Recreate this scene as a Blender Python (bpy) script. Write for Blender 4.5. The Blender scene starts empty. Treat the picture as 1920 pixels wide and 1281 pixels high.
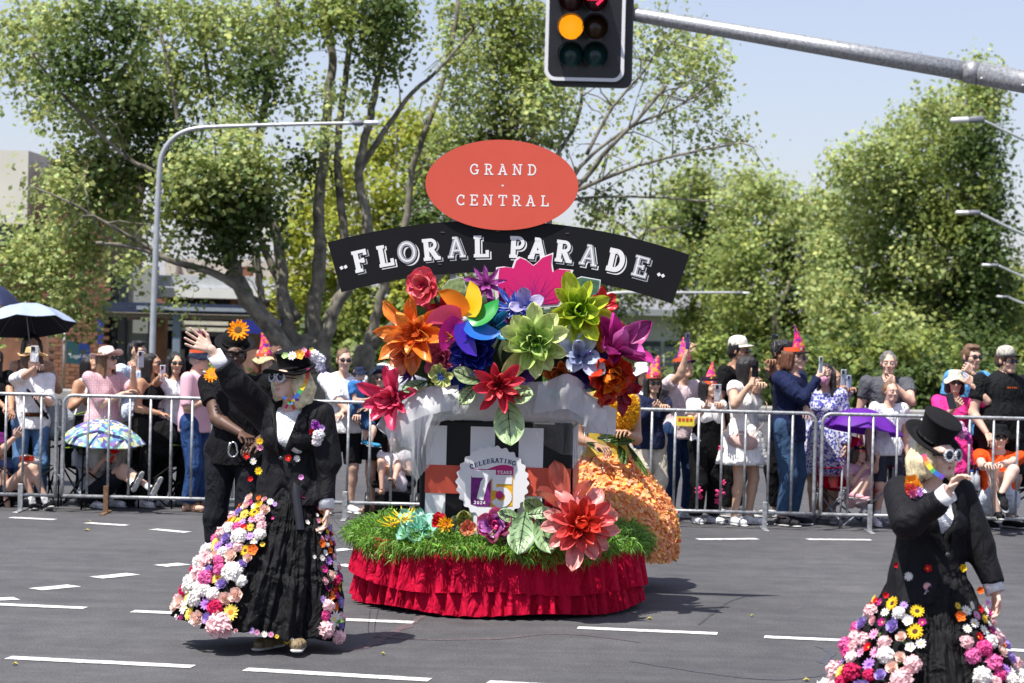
import bpy, math, random
import numpy as np
from mathutils import Vector, Matrix, Quaternion
random.seed(7); np.random.seed(7)
PI = math.pi
sc = bpy.context.scene
COL = sc.collection
# ------------------------------------------------------------------ camera
FPX, HZ, CAMH, ROLL = 4533.0, 572.0, 2.05, math.radians(1.4)
PITCH = math.atan((640.5 - HZ) / FPX)
cam_d = bpy.data.cameras.new('camera'); cam = bpy.data.objects.new('camera', cam_d); COL.objects.link(cam)
cam_d.sensor_width = 36; cam_d.lens = 36 * FPX / 1920; cam_d.clip_start = 0.5; cam_d.clip_end = 4000
cam.location = (0, 0, CAMH)
cam.matrix_world = Matrix.Translation((0, 0, CAMH)) @ Matrix.Rotation(PI / 2 - PITCH, 4, 'X') @ Matrix.Rotation(ROLL, 4, 'Z')
cam_d.dof.use_dof = True; cam_d.dof.focus_distance = 15.6; cam_d.dof.aperture_fstop = 4.5
sc.camera = cam
# ------------------------------------------------------------------ light
SUN = Vector((0.32, 0.34, -1.0)).normalized()            # direction of travel
elev = math.asin(-SUN.z); azim = math.atan2(-SUN.x, -SUN.y)
w = bpy.data.worlds.new('World'); sc.world = w; w.use_nodes = True
nt = w.node_tree; bg = nt.nodes['Background']
sky = nt.nodes.new('ShaderNodeTexSky'); sky.sky_type = 'NISHITA'; sky.sun_disc = False
sky.sun_elevation = elev; sky.sun_rotation = azim; sky.air_density = 1.0; sky.dust_density = 0.8; sky.ozone_density = 1.3
hz = nt.nodes.new('ShaderNodeMix'); hz.data_type = 'RGBA'; hz.inputs[0].default_value = 0.45; hz.inputs[7].default_value = (4.7, 4.7, 6.5, 1)   # pale spring haze, even over the whole sky
nt.links.new(sky.outputs[0], hz.inputs[6]); nt.links.new(hz.outputs[2], bg.inputs[0]); bg.inputs[1].default_value = 0.096
sl = bpy.data.lights.new('sun', 'SUN'); so = bpy.data.objects.new('sun', sl); COL.objects.link(so)
sl.energy = 4.9; sl.angle = math.radians(0.53); sl.color = (1.0, 0.955, 0.89)
so.rotation_euler = SUN.to_track_quat('-Z', 'Y').to_euler(); so.location = (-10, 0, 30)
sc.view_settings.view_transform = 'Standard'; sc.view_settings.look = 'None'
sc.view_settings.exposure = 0.62; sc.view_settings.gamma = 1; sc.view_settings.use_curve_mapping = False
sc.cycles.max_bounces = 6; sc.cycles.transparent_max_bounces = 12; sc.cycles.caustics_reflective = False; sc.cycles.caustics_refractive = False
sc.cycles.use_denoising = True
# ------------------------------------------------------------------ pixel helpers (photo pixels -> world)
CR_, SR_ = math.cos(ROLL), math.sin(ROLL); CP_, SP_ = math.cos(PITCH), math.sin(PITCH)
def ray(px, py):
    dx, dy = px - 960.0, py - 640.5
    x = dx * CR_ + dy * SR_; y = -dx * SR_ + dy * CR_
    return Vector((x / FPX, CP_ - y / FPX * SP_, -SP_ - y / FPX * CP_))
def P(px, py, d):
    v = ray(px, py); return Vector((0, 0, CAMH)) + v * (d / v.y)
def G(px, py, z=0.0):
    v = ray(px, py); return Vector((0, 0, CAMH)) + v * ((z - CAMH) / v.z)
# ------------------------------------------------------------------ materials
MATS = {}
def hexc(h):
    h = h.lstrip('#'); h = ''.join(x * 2 for x in h) if len(h) == 3 else h; c = [int(h[i:i + 2], 16) / 255 for i in (0, 2, 4)]
    return tuple(((x / 12.92) if x <= 0.04045 else ((x + 0.055) / 1.055) ** 2.4) for x in c)
def C3(c): return hexc(c) if isinstance(c, str) else tuple(c)
def mat(name, col, rough=0.6, var=0.12, scale=8.0, bump=0.0, bscale=60.0, metal=0.0, spec=0.4, sheen=0.0, sss=0.0, trans=0.0, vc=False, emit=0.0, aniso=None, wrinkle=0.0):
    if name in MATS: return MATS[name]
    col = C3(col); m = bpy.data.materials.new(name); m.use_nodes = True; MATS[name] = m
    n = m.node_tree; b = n.nodes['Principled BSDF']; L = n.links.new
    b.inputs['Roughness'].default_value = rough; b.inputs['Metallic'].default_value = metal
    b.inputs['Specular IOR Level'].default_value = spec
    if sheen: b.inputs['Sheen Weight'].default_value = sheen; b.inputs['Sheen Roughness'].default_value = 0.5
    if sss: b.inputs['Subsurface Weight'].default_value = sss; b.inputs['Subsurface Radius'].default_value = (0.02, 0.008, 0.004); b.inputs['Subsurface Scale'].default_value = 0.4
    if emit: b.inputs['Emission Color'].default_value = (*col, 1); b.inputs['Emission Strength'].default_value = emit
    tc = n.nodes.new('ShaderNodeTexCoord')
    src = None
    if vc:
        a = n.nodes.new('ShaderNodeAttribute'); a.attribute_name = 'Col'; src = a.outputs['Color']
    if var:
        t = n.nodes.new('ShaderNodeTexNoise'); t.inputs['Scale'].default_value = scale; t.inputs['Detail'].default_value = 5
        L(tc.outputs['Object'], t.inputs['Vector'])
        mr = n.nodes.new('ShaderNodeMapRange'); mr.inputs[1].default_value = 0.3; mr.inputs[2].default_value = 0.7
        mr.inputs[3].default_value = 1 - var; mr.inputs[4].default_value = 1 + var
        L(t.outputs[0], mr.inputs[0])
        mx = n.nodes.new('ShaderNodeMix'); mx.data_type = 'RGBA'; mx.blend_type = 'MULTIPLY'; mx.inputs[0].default_value = 1
        if src: L(src, mx.inputs[6])
        else: mx.inputs[6].default_value = (*col, 1)
        L(mr.outputs[0], mx.inputs[7]); src = mx.outputs[2]
    if src: L(src, b.inputs['Base Color'])
    else: b.inputs['Base Color'].default_value = (*col, 1)
    if bump:
        t = n.nodes.new('ShaderNodeTexNoise'); t.inputs['Scale'].default_value = bscale; t.inputs['Detail'].default_value = 4
        if aniso:
            mp = n.nodes.new('ShaderNodeMapping'); mp.inputs['Scale'].default_value = aniso
            L(tc.outputs['Object'], mp.inputs[0]); L(mp.outputs[0], t.inputs['Vector'])
        else: L(tc.outputs['Object'], t.inputs['Vector'])
        bp = n.nodes.new('ShaderNodeBump'); bp.inputs['Strength'].default_value = bump; bp.inputs['Distance'].default_value = 0.01
        L(t.outputs[0], bp.inputs['Height']); L(bp.outputs[0], b.inputs['Normal'])
        if wrinkle:
            t2 = n.nodes.new('ShaderNodeTexNoise'); t2.inputs['Scale'].default_value = 9; t2.inputs['Detail'].default_value = 2.5; t2.inputs['Distortion'].default_value = 1.6
            mp2 = n.nodes.new('ShaderNodeMapping'); mp2.inputs['Scale'].default_value = (1, 1, .6); mp2.inputs['Rotation'].default_value = (.5, .4, 0); L(tc.outputs['Object'], mp2.inputs[0]); L(mp2.outputs[0], t2.inputs['Vector'])
            b2 = n.nodes.new('ShaderNodeBump'); b2.inputs['Strength'].default_value = wrinkle; b2.inputs['Distance'].default_value = 0.06; L(t2.outputs[0], b2.inputs['Height']); L(b2.outputs[0], bp.inputs['Normal'])
    if trans:
        tr = n.nodes.new('ShaderNodeBsdfTranslucent')
        if src: L(src, tr.inputs[0])
        else: tr.inputs[0].default_value = (*col, 1)
        ms = n.nodes.new('ShaderNodeMixShader'); ms.inputs[0].default_value = trans
        L(b.outputs[0], ms.inputs[1]); L(tr.outputs[0], ms.inputs[2]); L(ms.outputs[0], n.nodes['Material Output'].inputs[0])
    return m
def cloth(col, rough=0.85, **k):
    nm = 'cloth_' + (col.strip('#') if isinstance(col, str) else '_'.join('%.2f' % c for c in col)); return mat(nm, col, rough, var=k.get('var', .12), scale=14, bump=.3, bscale=45, spec=.15, wrinkle=.7)
# ------------------------------------------------------------------ mesh helpers
def newmesh(name, V, F, mats, smooth=True, mi=None, vcol=None):
    me = bpy.data.meshes.new(name)
    V = np.asarray(V, dtype=np.float32).reshape(-1, 3)
    if isinstance(F, np.ndarray):
        nf, k = F.shape
        me.vertices.add(len(V)); me.vertices.foreach_set('co', V.ravel())
        me.loops.add(nf * k); me.loops.foreach_set('vertex_index', F.astype(np.int32).ravel())
        me.polygons.add(nf); me.polygons.foreach_set('loop_start', np.arange(0, nf * k, k, dtype=np.int32))
        me.update(calc_edges=True)
    else:
        me.from_pydata(V.tolist(), [], F)
    for m in (mats if isinstance(mats, (list, tuple)) else [mats]): me.materials.append(m)
    if mi is not None: me.polygons.foreach_set('material_index', np.asarray(mi, dtype=np.int32))
    if smooth: me.polygons.foreach_set('use_smooth', np.ones(len(me.polygons), dtype=bool))
    if vcol is not None:
        a = me.color_attributes.new('Col', 'FLOAT_COLOR', 'POINT')
        c = np.ones((len(V), 4), np.float32); c[:, :3] = vcol; a.data.foreach_set('color', c.ravel())
    me.update(); return me
def link(name, me, parent=None, mw=None):
    o = bpy.data.objects.new(name, me); COL.objects.link(o)
    if parent is not None: o.parent = parent
    if mw is not None: o.matrix_local = mw
    return o
def tag(o, label=None, cat=None, group=None, kind=None):
    for k, v in (('label', label), ('category', cat), ('group', group), ('kind', kind)):
        if v: o[k] = v
    return o
def thing(name, label, cat, loc, group=None):
    o = bpy.data.objects.new(name, None); COL.objects.link(o); o.location = loc; o.empty_display_size = .2
    return tag(o, label, cat, group)
def org(o):
    v = Vector((0, 0, 0))
    while o is not None: v = v + o.location; o = o.parent
    return np.array(v)
def part(name, VF, m, parent, smooth=True, label=None, kind=None, mi=None, vcol=None):
    """mesh given in world coordinates under a parent without rotation"""
    V, F = VF[0], VF[1]
    o = link(name, newmesh(name, np.asarray(V, float).reshape(-1, 3) - org(parent), F, m, smooth, mi, vcol), parent)
    if label: o['label'] = label
    if kind: o['kind'] = kind
    return o
class MB:
    """collects polygons in python lists"""
    def __init__(s): s.V = []; s.F = []; s.M = []
    def add(s, V, F, m=0):
        b = len(s.V); s.V += [tuple(v) for v in V]; s.F += [tuple(i + b for i in f) for f in F]; s.M += [m] * len(F); return s
    def box(s, c, size, R=None, m=0, bev=0.0):
        hx, hy, hz = size[0] / 2, size[1] / 2, size[2] / 2; c = Vector(c); vs = []
        if bev > 0:
            b = min(bev, hx * .9, hy * .9, hz * .9)
            ring = lambda z, i: [(-hx + i, -hy, z), (hx - i, -hy, z), (hx, -hy + i, z), (hx, hy - i, z), (hx - i, hy, z), (-hx + i, hy, z), (-hx, hy - i, z), (-hx, -hy + i, z)]
            inn = lambda z: [(-hx + b, -hy + b, z), (hx - b, -hy + b, z), (hx - b, -hy + b, z), (hx - b, hy - b, z), (hx - b, hy - b, z), (-hx + b, hy - b, z), (-hx + b, hy - b, z), (-hx + b, -hy + b, z)]
            L4 = [inn(-hz), ring(-hz + b, b), ring(hz - b, b), inn(hz)]
            pts = [p for l in L4 for p in l]
            F = []
            for k in range(3):
                for j in range(8): F.append((k * 8 + j, k * 8 + (j + 1) % 8, k * 8 + 8 + (j + 1) % 8, k * 8 + 8 + j))
            F.append(tuple(range(7, -1, -1))); F.append(tuple(range(24, 32)))
        else:
            pts = [(x, y, z) for z in (-hz, hz) for y in (-hy, hy) for x in (-hx, hx)]
            F = [(0, 2, 3, 1), (4, 5, 7, 6), (0, 1, 5, 4), (2, 6, 7, 3), (0, 4, 6, 2), (1, 3, 7, 5)]
        for p in pts:
            v = Vector(p); vs.append(c + (R @ v if R is not None else v))
        return s.add(vs, F, m)
    def tube(s, pts, r, n=8, m=0, cap=True, closed=False):
        V, F = tube(pts, r, n, cap, closed); return s.add(V, F, m)
    def lathe(s, prof, n=24, M=None, m=0, close=False):
        V = []; F = []
        for (r, z) in prof:
            for k in range(n):
                a = 2 * PI * k / n; v = Vector((r * math.cos(a), r * math.sin(a), z)); V.append(M @ v if M is not None else v)
        for i in range(len(prof) - 1):
            for k in range(n): F.append((i * n + k, i * n + (k + 1) % n, (i + 1) * n + (k + 1) % n, (i + 1) * n + k))
        if close: F.append(tuple(range(n - 1, -1, -1))); F.append(tuple(range((len(prof) - 1) * n, len(prof) * n)))
        return s.add(V, F, m)
    def poly(s, pts, m=0): return s.add(pts, [tuple(range(len(pts)))], m)
    def vf(s): return (np.array(s.V, float), s.F)
    def part(s, name, m, parent, smooth=False, label=None, kind=None): return part(name, s.vf(), m, parent, smooth, label, kind, mi=s.M)
def tube(pts, r, n=8, cap=True, closed=False):
    pts = [Vector(p) for p in pts]; N = len(pts)
    rs = list(r) if hasattr(r, '__len__') else [r] * N
    V = []; F = []; up = None
    for i, p in enumerate(pts):
        if closed: t = (pts[(i + 1) % N] - pts[i - 1])
        else: t = pts[min(i + 1, N - 1)] - pts[max(i - 1, 0)]
        t = t.normalized() if t.length > 1e-9 else Vector((0, 0, 1))
        if up is None: up = t.orthogonal().normalized()
        a = (up - t * up.dot(t)); a = a.normalized() if a.length > 1e-6 else t.orthogonal().normalized(); up = a
        b = t.cross(a)
        for k in range(n):
            th = 2 * PI * k / n; V.append(p + (a * math.cos(th) + b * math.sin(th)) * rs[i])
    for i in range(N if closed else N - 1):
        j = (i + 1) % N
        for k in range(n): F.append((i * n + k, i * n + (k + 1) % n, j * n + (k + 1) % n, j * n + k))
    if cap and not closed: F.append(tuple(range(n - 1, -1, -1))); F.append(tuple(range((N - 1) * n, N * n)))
    return V, F
def smoothpath(pts, k=5):
    pts = [Vector(p) for p in pts]; out = []; N = len(pts)
    for i in range(N - 1):
        p0 = pts[max(i - 1, 0)]; p1 = pts[i]; p2 = pts[i + 1]; p3 = pts[min(i + 2, N - 1)]
        for j in range(k):
            t = j / k; out.append(.5 * ((2 * p1) + (p2 - p0) * t + (2 * p0 - 5 * p1 + 4 * p2 - p3) * t * t + (3 * p1 - p0 - 3 * p2 + p3) * t ** 3))
    out.append(pts[-1]); return out
def lerp(a, b, t): return a + (b - a) * t
# ------------------------------------------------------------------ signed-distance modelling (surface nets)
def smin(a, b, k):
    h = np.maximum(k - np.abs(a - b), 0) / k; return np.minimum(a, b) - h * h * (k * .25)
def seg(a, b, ra, rb=None, k=.03, flat=None, fcap=False, cut=False):
    return dict(t='seg', a=np.array(a, np.float32), b=np.array(b, np.float32), ra=ra, rb=ra if rb is None else rb, k=k, flat=flat, fcap=fcap, cut=cut)
def ell(c, r, R=None, k=.03, cut=False):
    return dict(t='ell', c=np.array(c, np.float32), r=np.array(r, np.float32), R=None if R is None else np.array(R, np.float32), k=k, cut=cut)
def pd(p, X, Y, Z):
    if p['t'] == 'seg':
        a, b = p['a'], p['b']; ba = b - a; L2 = float(ba @ ba) + 1e-9
        x, y, z = X - a[0], Y - a[1], Z - a[2]
        t0 = (x * ba[0] + y * ba[1] + z * ba[2]) / L2; t = np.clip(t0, 0, 1)
        dx, dy, dz = x - ba[0] * t, y - ba[1] * t, z - ba[2] * t
        if p['fcap']:
            u = np.clip(t0, 0, 1.15); dx, dy, dz = x - ba[0] * u, y - ba[1] * u, z - ba[2] * u
        d2 = dx * dx + dy * dy + dz * dz
        if p['flat']:
            n, s = p['flat']; q = dx * n[0] + dy * n[1] + dz * n[2]; d2 = d2 + q * q * (s * s - 1)
        d = np.sqrt(d2) - (p['ra'] + (p['rb'] - p['ra']) * t)
        if p['fcap']:
            L = math.sqrt(L2); d = np.maximum(d, (t0 - 1) * L)
        return d
    c, r = p['c'], p['r']; x, y, z = X - c[0], Y - c[1], Z - c[2]
    if p['R'] is not None:
        R = p['R']; x, y, z = (x * R[0, 0] + y * R[1, 0] + z * R[2, 0], x * R[0, 1] + y * R[1, 1] + z * R[2, 1], x * R[0, 2] + y * R[1, 2] + z * R[2, 2])
    q0 = np.sqrt((x / r[0]) ** 2 + (y / r[1]) ** 2 + (z / r[2]) ** 2); q1 = np.sqrt((x / r[0] ** 2) ** 2 + (y / r[1] ** 2) ** 2 + (z / r[2] ** 2) ** 2) + 1e-6
    return q0 * (q0 - 1) / q1
def pbox(p):
    if p['t'] == 'seg': r = max(p['ra'], p['rb']); return np.minimum(p['a'], p['b']) - r, np.maximum(p['a'], p['b']) + r
    r = max(p['r']) if p['R'] is not None else p['r']; return p['c'] - r, p['c'] + r
def sdf(prims, h, disp=None, clips=(), lo=None, hi=None):
    add = [p for p in prims if not p['cut']]
    bl = np.min([pbox(p)[0] for p in add], 0) - 3 * h - .01; bh = np.max([pbox(p)[1] for p in add], 0) + 3 * h + .01
    if lo is not None: bl = np.maximum(bl, lo)
    if hi is not None: bh = np.minimum(bh, hi)
    n = np.ceil((bh - bl) / h).astype(int) + 1
    ax = [(bl[i] + h * np.arange(n[i])).astype(np.float32) for i in range(3)]
    D = np.full(n, .12, np.float32)
    for p in prims:
        l, u = pbox(p); m = p['k'] + 2.5 * h
        i0 = np.maximum(np.floor((l - m - bl) / h).astype(int), 0); i1 = np.minimum(np.ceil((u + m - bl) / h).astype(int) + 1, n)
        if (i1 <= i0).any(): continue
        s = tuple(slice(i0[i], i1[i]) for i in range(3))
        d = pd(p, ax[0][s[0]][:, None, None], ax[1][s[1]][None, :, None], ax[2][s[2]][None, None, :])
        D[s] = -smin(-D[s], d, p['k']) if p['cut'] else smin(D[s], d, p['k'])
    X, Y, Z = ax[0][:, None, None], ax[1][None, :, None], ax[2][None, None, :]
    if disp is not None: D = D + disp(X, Y, Z)
    for (q, nrm) in clips:   # keeps the side the normal points away from
        D = np.maximum(D, (X - q[0]) * nrm[0] + (Y - q[1]) * nrm[1] + (Z - q[2]) * nrm[2])
    D[0] = D[-1] = .1; D[:, 0] = D[:, -1] = .1; D[:, :, 0] = D[:, :, -1] = .1
    return nets(D, bl, h)
def nets(D, lo, h):
    s = D < 0; c = sum(s[a:s.shape[0] - 1 + a, b:s.shape[1] - 1 + b, d:s.shape[2] - 1 + d].astype(np.int8) for a in (0, 1) for b in (0, 1) for d in (0, 1))
    act = (c > 0) & (c < 8); I = np.argwhere(act)
    if len(I) == 0: return np.zeros((0, 3)), np.zeros((0, 4), int)
    idx = -np.ones(act.shape, np.int32); idx[act] = np.arange(len(I))
    acc = np.zeros((len(I), 3), np.float32); cnt = np.zeros(len(I), np.float32)
    for axis in range(3):
        o = [i for i in range(3) if i != axis]
        for u in (0, 1):
            for v in (0, 1):
                c0 = np.zeros(3, int); c0[o[0]] = u; c0[o[1]] = v; c1 = c0.copy(); c1[axis] = 1
                A = I + c0; B = I + c1; da = D[A[:, 0], A[:, 1], A[:, 2]]; db = D[B[:, 0], B[:, 1], B[:, 2]]
                m = (da < 0) != (db < 0); t = np.where(m, da / np.where(m, da - db, 1), 0)
                acc += m[:, None] * (c0 + (c1 - c0) * t[:, None]); cnt += m
    V = lo + h * (I + acc / np.maximum(cnt, 1)[:, None]); Fs = []
    for axis in range(3):
        o = [i for i in range(3) if i != axis]
        a = np.moveaxis(s, axis, 0); dif = np.moveaxis(a[:-1] != a[1:], 0, axis); E = np.argwhere(dif)
        E = E[(E[:, o[0]] >= 1) & (E[:, o[1]] >= 1) & (E[:, o[0]] < s.shape[o[0]] - 1) & (E[:, o[1]] < s.shape[o[1]] - 1)]
        if len(E) == 0: continue
        q = []
        for (u, v) in ((-1, -1), (0, -1), (0, 0), (-1, 0)):
            K = E.copy(); K[:, o[0]] += u; K[:, o[1]] += v; q.append(idx[K[:, 0], K[:, 1], K[:, 2]])
        q = np.stack(q, 1); neg = s[E[:, 0], E[:, 1], E[:, 2]]
        if axis == 1: neg = ~neg
        q[~neg] = q[~neg][:, ::-1]; Fs.append(q)
    F = np.concatenate(Fs); F = F[(F >= 0).all(1)]
    return V.astype(np.float64), F
def folds(seed, amp, f=14.0, az=.35):
    r = np.random.RandomState(seed); K = r.randn(5, 3) * f; K[:, 2] *= az; ph = r.rand(5, 2) * 6.28
    def g(X, Y, Z):
        o = 0
        for i in range(5):
            a = K[i, 0] * X + K[i, 1] * Y + K[i, 2] * Z + ph[i, 0]
            o = o + np.sin(a + 1.3 * np.sin(a * .37 + Z * 5 + ph[i, 1]))
        o = np.abs(o) ** .7 * np.sign(o)
        return (amp / 1.5) * o.astype(np.float32)
    return g
def joinvf(L):
    """several numpy quad meshes -> one, with material index list"""
    Vs = []; Fs = []; M = []; b = 0
    for (V, F, m) in L:
        V = np.asarray(V, float).reshape(-1, 3)
        Vs.append(V); F = F if isinstance(F, np.ndarray) else F
        if isinstance(F, np.ndarray): Fs += (F + b).tolist(); M += [m] * len(F)
        else: Fs += [tuple(i + b for i in f) for f in F]; M += [m] * len(F)
        b += len(V)
    return np.concatenate(Vs), Fs, M
# ------------------------------------------------------------------ slab-serif stroke lettering, real relief
def _arc(cx, cy, rx, ry, a0, a1, n=12): return [(cx + rx * math.cos(math.radians(lerp(a0, a1, i / n))), cy + ry * math.sin(math.radians(lerp(a0, a1, i / n)))) for i in range(n + 1)]
# unit height 1; each glyph: advance, list of (points, weight) ; weight s = stem, t = thin slab
S, T = 'S', 'T'
GLY = {
 'A': (.92, [([(.16, 0), (.46, .97)], S), ([(.76, 0), (.46, .97)], S), ([(.27, .33), (.65, .33)], T), ([(.02, .04), (.32, .04)], T), ([(.60, .04), (.90, .04)], T), ([(.28, .95), (.52, .95)], T)]),
 'B': (.80, [([(.18, 0), (.18, 1)], S), ([(.02, .95), (.45, .95)] + _arc(.45, .74, .2, .21, 90, -90) + [(.2, .53)], T), ([(.2, .53), (.47, .53)] + _arc(.47, .285, .22, .245, 90, -90) + [(.02, .04)], T)]),
 'C': (.82, [(_arc(.45, .5, .35, .44, 48, 312, 18), S), ([(.69, .62), (.69, .95)], T), ([(.70, .05), (.70, .28)], T)]),
 'D': (.86, [([(.2, 0), (.2, 1)], S), ([(.02, .95), (.4, .95)] + _arc(.4, .5, .33, .45, 90, -90, 14) + [(.02, .05)], S)]),
 'E': (.76, [([(.2, 0), (.2, 1)], S), ([(.02, .95), (.68, .95), (.68, .74)], T), ([(.2, .5), (.5, .5)], T), ([(.5, .38), (.5, .62)], T), ([(.02, .05), (.70, .05), (.70, .28)], T)]),
 'F': (.72, [([(.2, 0), (.2, 1)], S), ([(.02, .95), (.66, .95), (.66, .74)], T), ([(.2, .5), (.5, .5)], T), ([(.5, .38), (.5, .62)], T), ([(.02, .04), (.42, .04)], T)]),
 'G': (.86, [(_arc(.45, .5, .35, .44, 48, 352, 20), S), ([(.69, .66), (.69, .93)], T), ([(.5, .42), (.86, .42)], T), ([(.72, .05), (.72, .42)], T)]),
 'I': (.42, [([(.21, 0), (.21, 1)], S), ([(.03, .95), (.39, .95)], T), ([(.03, .05), (.39, .05)], T)]),
 'L': (.72, [([(.2, 0), (.2, 1)], S), ([(.02, .95), (.40, .95)], T), ([(.02, .05), (.68, .05), (.68, .32)], T)]),
 'N': (.92, [([(.19, 0), (.19, .97)], T), ([(.2, .97), (.73, .03)], S), ([(.74, .03), (.74, 1)], T), ([(.02, .95), (.26, .95)], T), ([(.02, .05), (.36, .05)], T), ([(.57, .95), (.91, .95)], T)]),
 'O': (.92, [(_arc(.46, .5, .36, .44, 0, 360, 28), S)]),
 'P': (.78, [([(.2, 0), (.2, 1)], S), ([(.02, .95), (.42, .95)] + _arc(.42, .71, .24, .24, 90, -90) + [(.2, .47)], T), ([(.02, .04), (.42, .04)], T)]),
 'R': (.86, [([(.2, 0), (.2, 1)], S), ([(.02, .95), (.42, .95)] + _arc(.42, .73, .22, .22, 90, -90) + [(.2, .51)], T), ([(.42, .5), (.68, .04)], S), ([(.02, .04), (.40, .04)], T), ([(.58, .04), (.86, .04)], T)]),
 'S': (.72, [(_arc(.36, .72, .24, .23, 30, 270, 10) + _arc(.36, .26, .26, .23, 90, -150, 10)[1:], S), ([(.60, .72), (.60, .97)], T), ([(.08, .03), (.08, .28)], T)]),
 'T': (.80, [([(.4, 0), (.4, 1)], S), ([(.06, .72), (.06, .95), (.74, .95), (.74, .72)], T), ([(.2, .04), (.6, .04)], T)]),
 'Y': (.88, [([(.14, .97), (.44, .45)], S), ([(.74, .97), (.44, .45), (.44, .0)], S), ([(.0, .95), (.3, .95)], T), ([(.6, .95), (.9, .95)], T), ([(.26, .04), (.62, .04)], T)]),
 '2': (.70, [(_arc(.34, .70, .23, .26, 170, -30, 10) + [(.1, .06), (.62, .06)], S)]),
 '0': (.74, [(_arc(.37, .5, .25, .45, 0, 360, 24), S)]),
 '4': (.74, [([(.5, 0), (.5, .95), (.06, .28), (.70, .28)], S)]),
 '7': (.80, [([(.05, .84), (.72, .84)], 'W'), ([(.70, .90), (.46, .55), (.34, .0)], 'W')]),
 '5': (.84, [([(.18, .86), (.76, .86)], 'W'), ([(.17, .95), (.17, .52)], 'M'), (_arc(.40, .31, .26, .24, 125, -155, 14), 'W')]),
 '-': (.45, [([(.08, .45), (.38, .45)], S)]), ' ': (.45, []),
}
def stroke(pts, w, cap=0.0):
    pts = [np.array(p, float) for p in pts]; n = len(pts); closed = np.linalg.norm(pts[0] - pts[-1]) < 1e-6; L = []; R = []
    for i in range(n):
        a = pts[i - 1] if i else (pts[-2] if closed else pts[i]); b = pts[i + 1] if i < n - 1 else (pts[1] if closed else pts[i])
        d0 = pts[i] - a; d1 = b - pts[i]
        l0, l1 = np.linalg.norm(d0), np.linalg.norm(d1)
        if l0 < 1e-9: d0 = d1; l0 = l1
        if l1 < 1e-9: d1 = d0; l1 = l0
        n0 = np.array((-d0[1], d0[0])) / l0; n1 = np.array((-d1[1], d1[0])) / l1; m = n0 + n1; m /= max(np.linalg.norm(m), .3); q = w / 2 / max(float(m @ n0), .45)
        L.append(pts[i] + m * q); R.append(pts[i] - m * q)
    return L, R
def glyph_mesh(ch, h, ws, wt_, y0, th, grow=0.0, off=(0, 0)):
    """flat lettering facing -Y in the XZ plane, thickness th in front of y0"""
    mb = MB(); k = 0
    for pts, kind in GLY[ch][1]:
        w = {'S': ws, 'T': wt_, 'W': ws * 1.25, 'M': ws * .8}[kind] + 2 * grow
        pts = [(p[0] * h, p[1] * h) for p in pts]
        if grow and len(pts) >= 2:
            def ext(a, b): d = np.array(a) - np.array(b); return tuple(np.array(a) + d / np.linalg.norm(d) * grow)
            if pts[0] != pts[-1]: pts = [ext(pts[0], pts[1])] + pts[1:-1] + [ext(pts[-1], pts[-2])]
        L, R = stroke(pts, w); n = len(L); yf = y0 - th - k * .00025; k += 1
        V = [(p[0] + off[0], yf, p[1] + off[1]) for p in L] + [(p[0] + off[0], yf, p[1] + off[1]) for p in R] + [(p[0] + off[0], y0, p[1] + off[1]) for p in L] + [(p[0] + off[0], y0, p[1] + off[1]) for p in R]
        F = []
        for i in range(n - 1): F += [(i, n + i, n + i + 1, i + 1), (i, i + 1, 2 * n + i + 1, 2 * n + i), (n + i, 3 * n + i, 3 * n + i + 1, n + i + 1)]
        F += [(0, 2 * n, 3 * n, n), (n - 1, 2 * n - 1, 4 * n - 1, 3 * n - 1)]
        mb.add(V, F)
    return mb
def glyph(name, ch, h, ws, wt_, y0, th, m, parent, M, **k):
    mb = glyph_mesh(ch, h, ws, wt_, y0, th, **k); return link(name, newmesh(name, mb.V, mb.F, m, False), parent, M)
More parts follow.
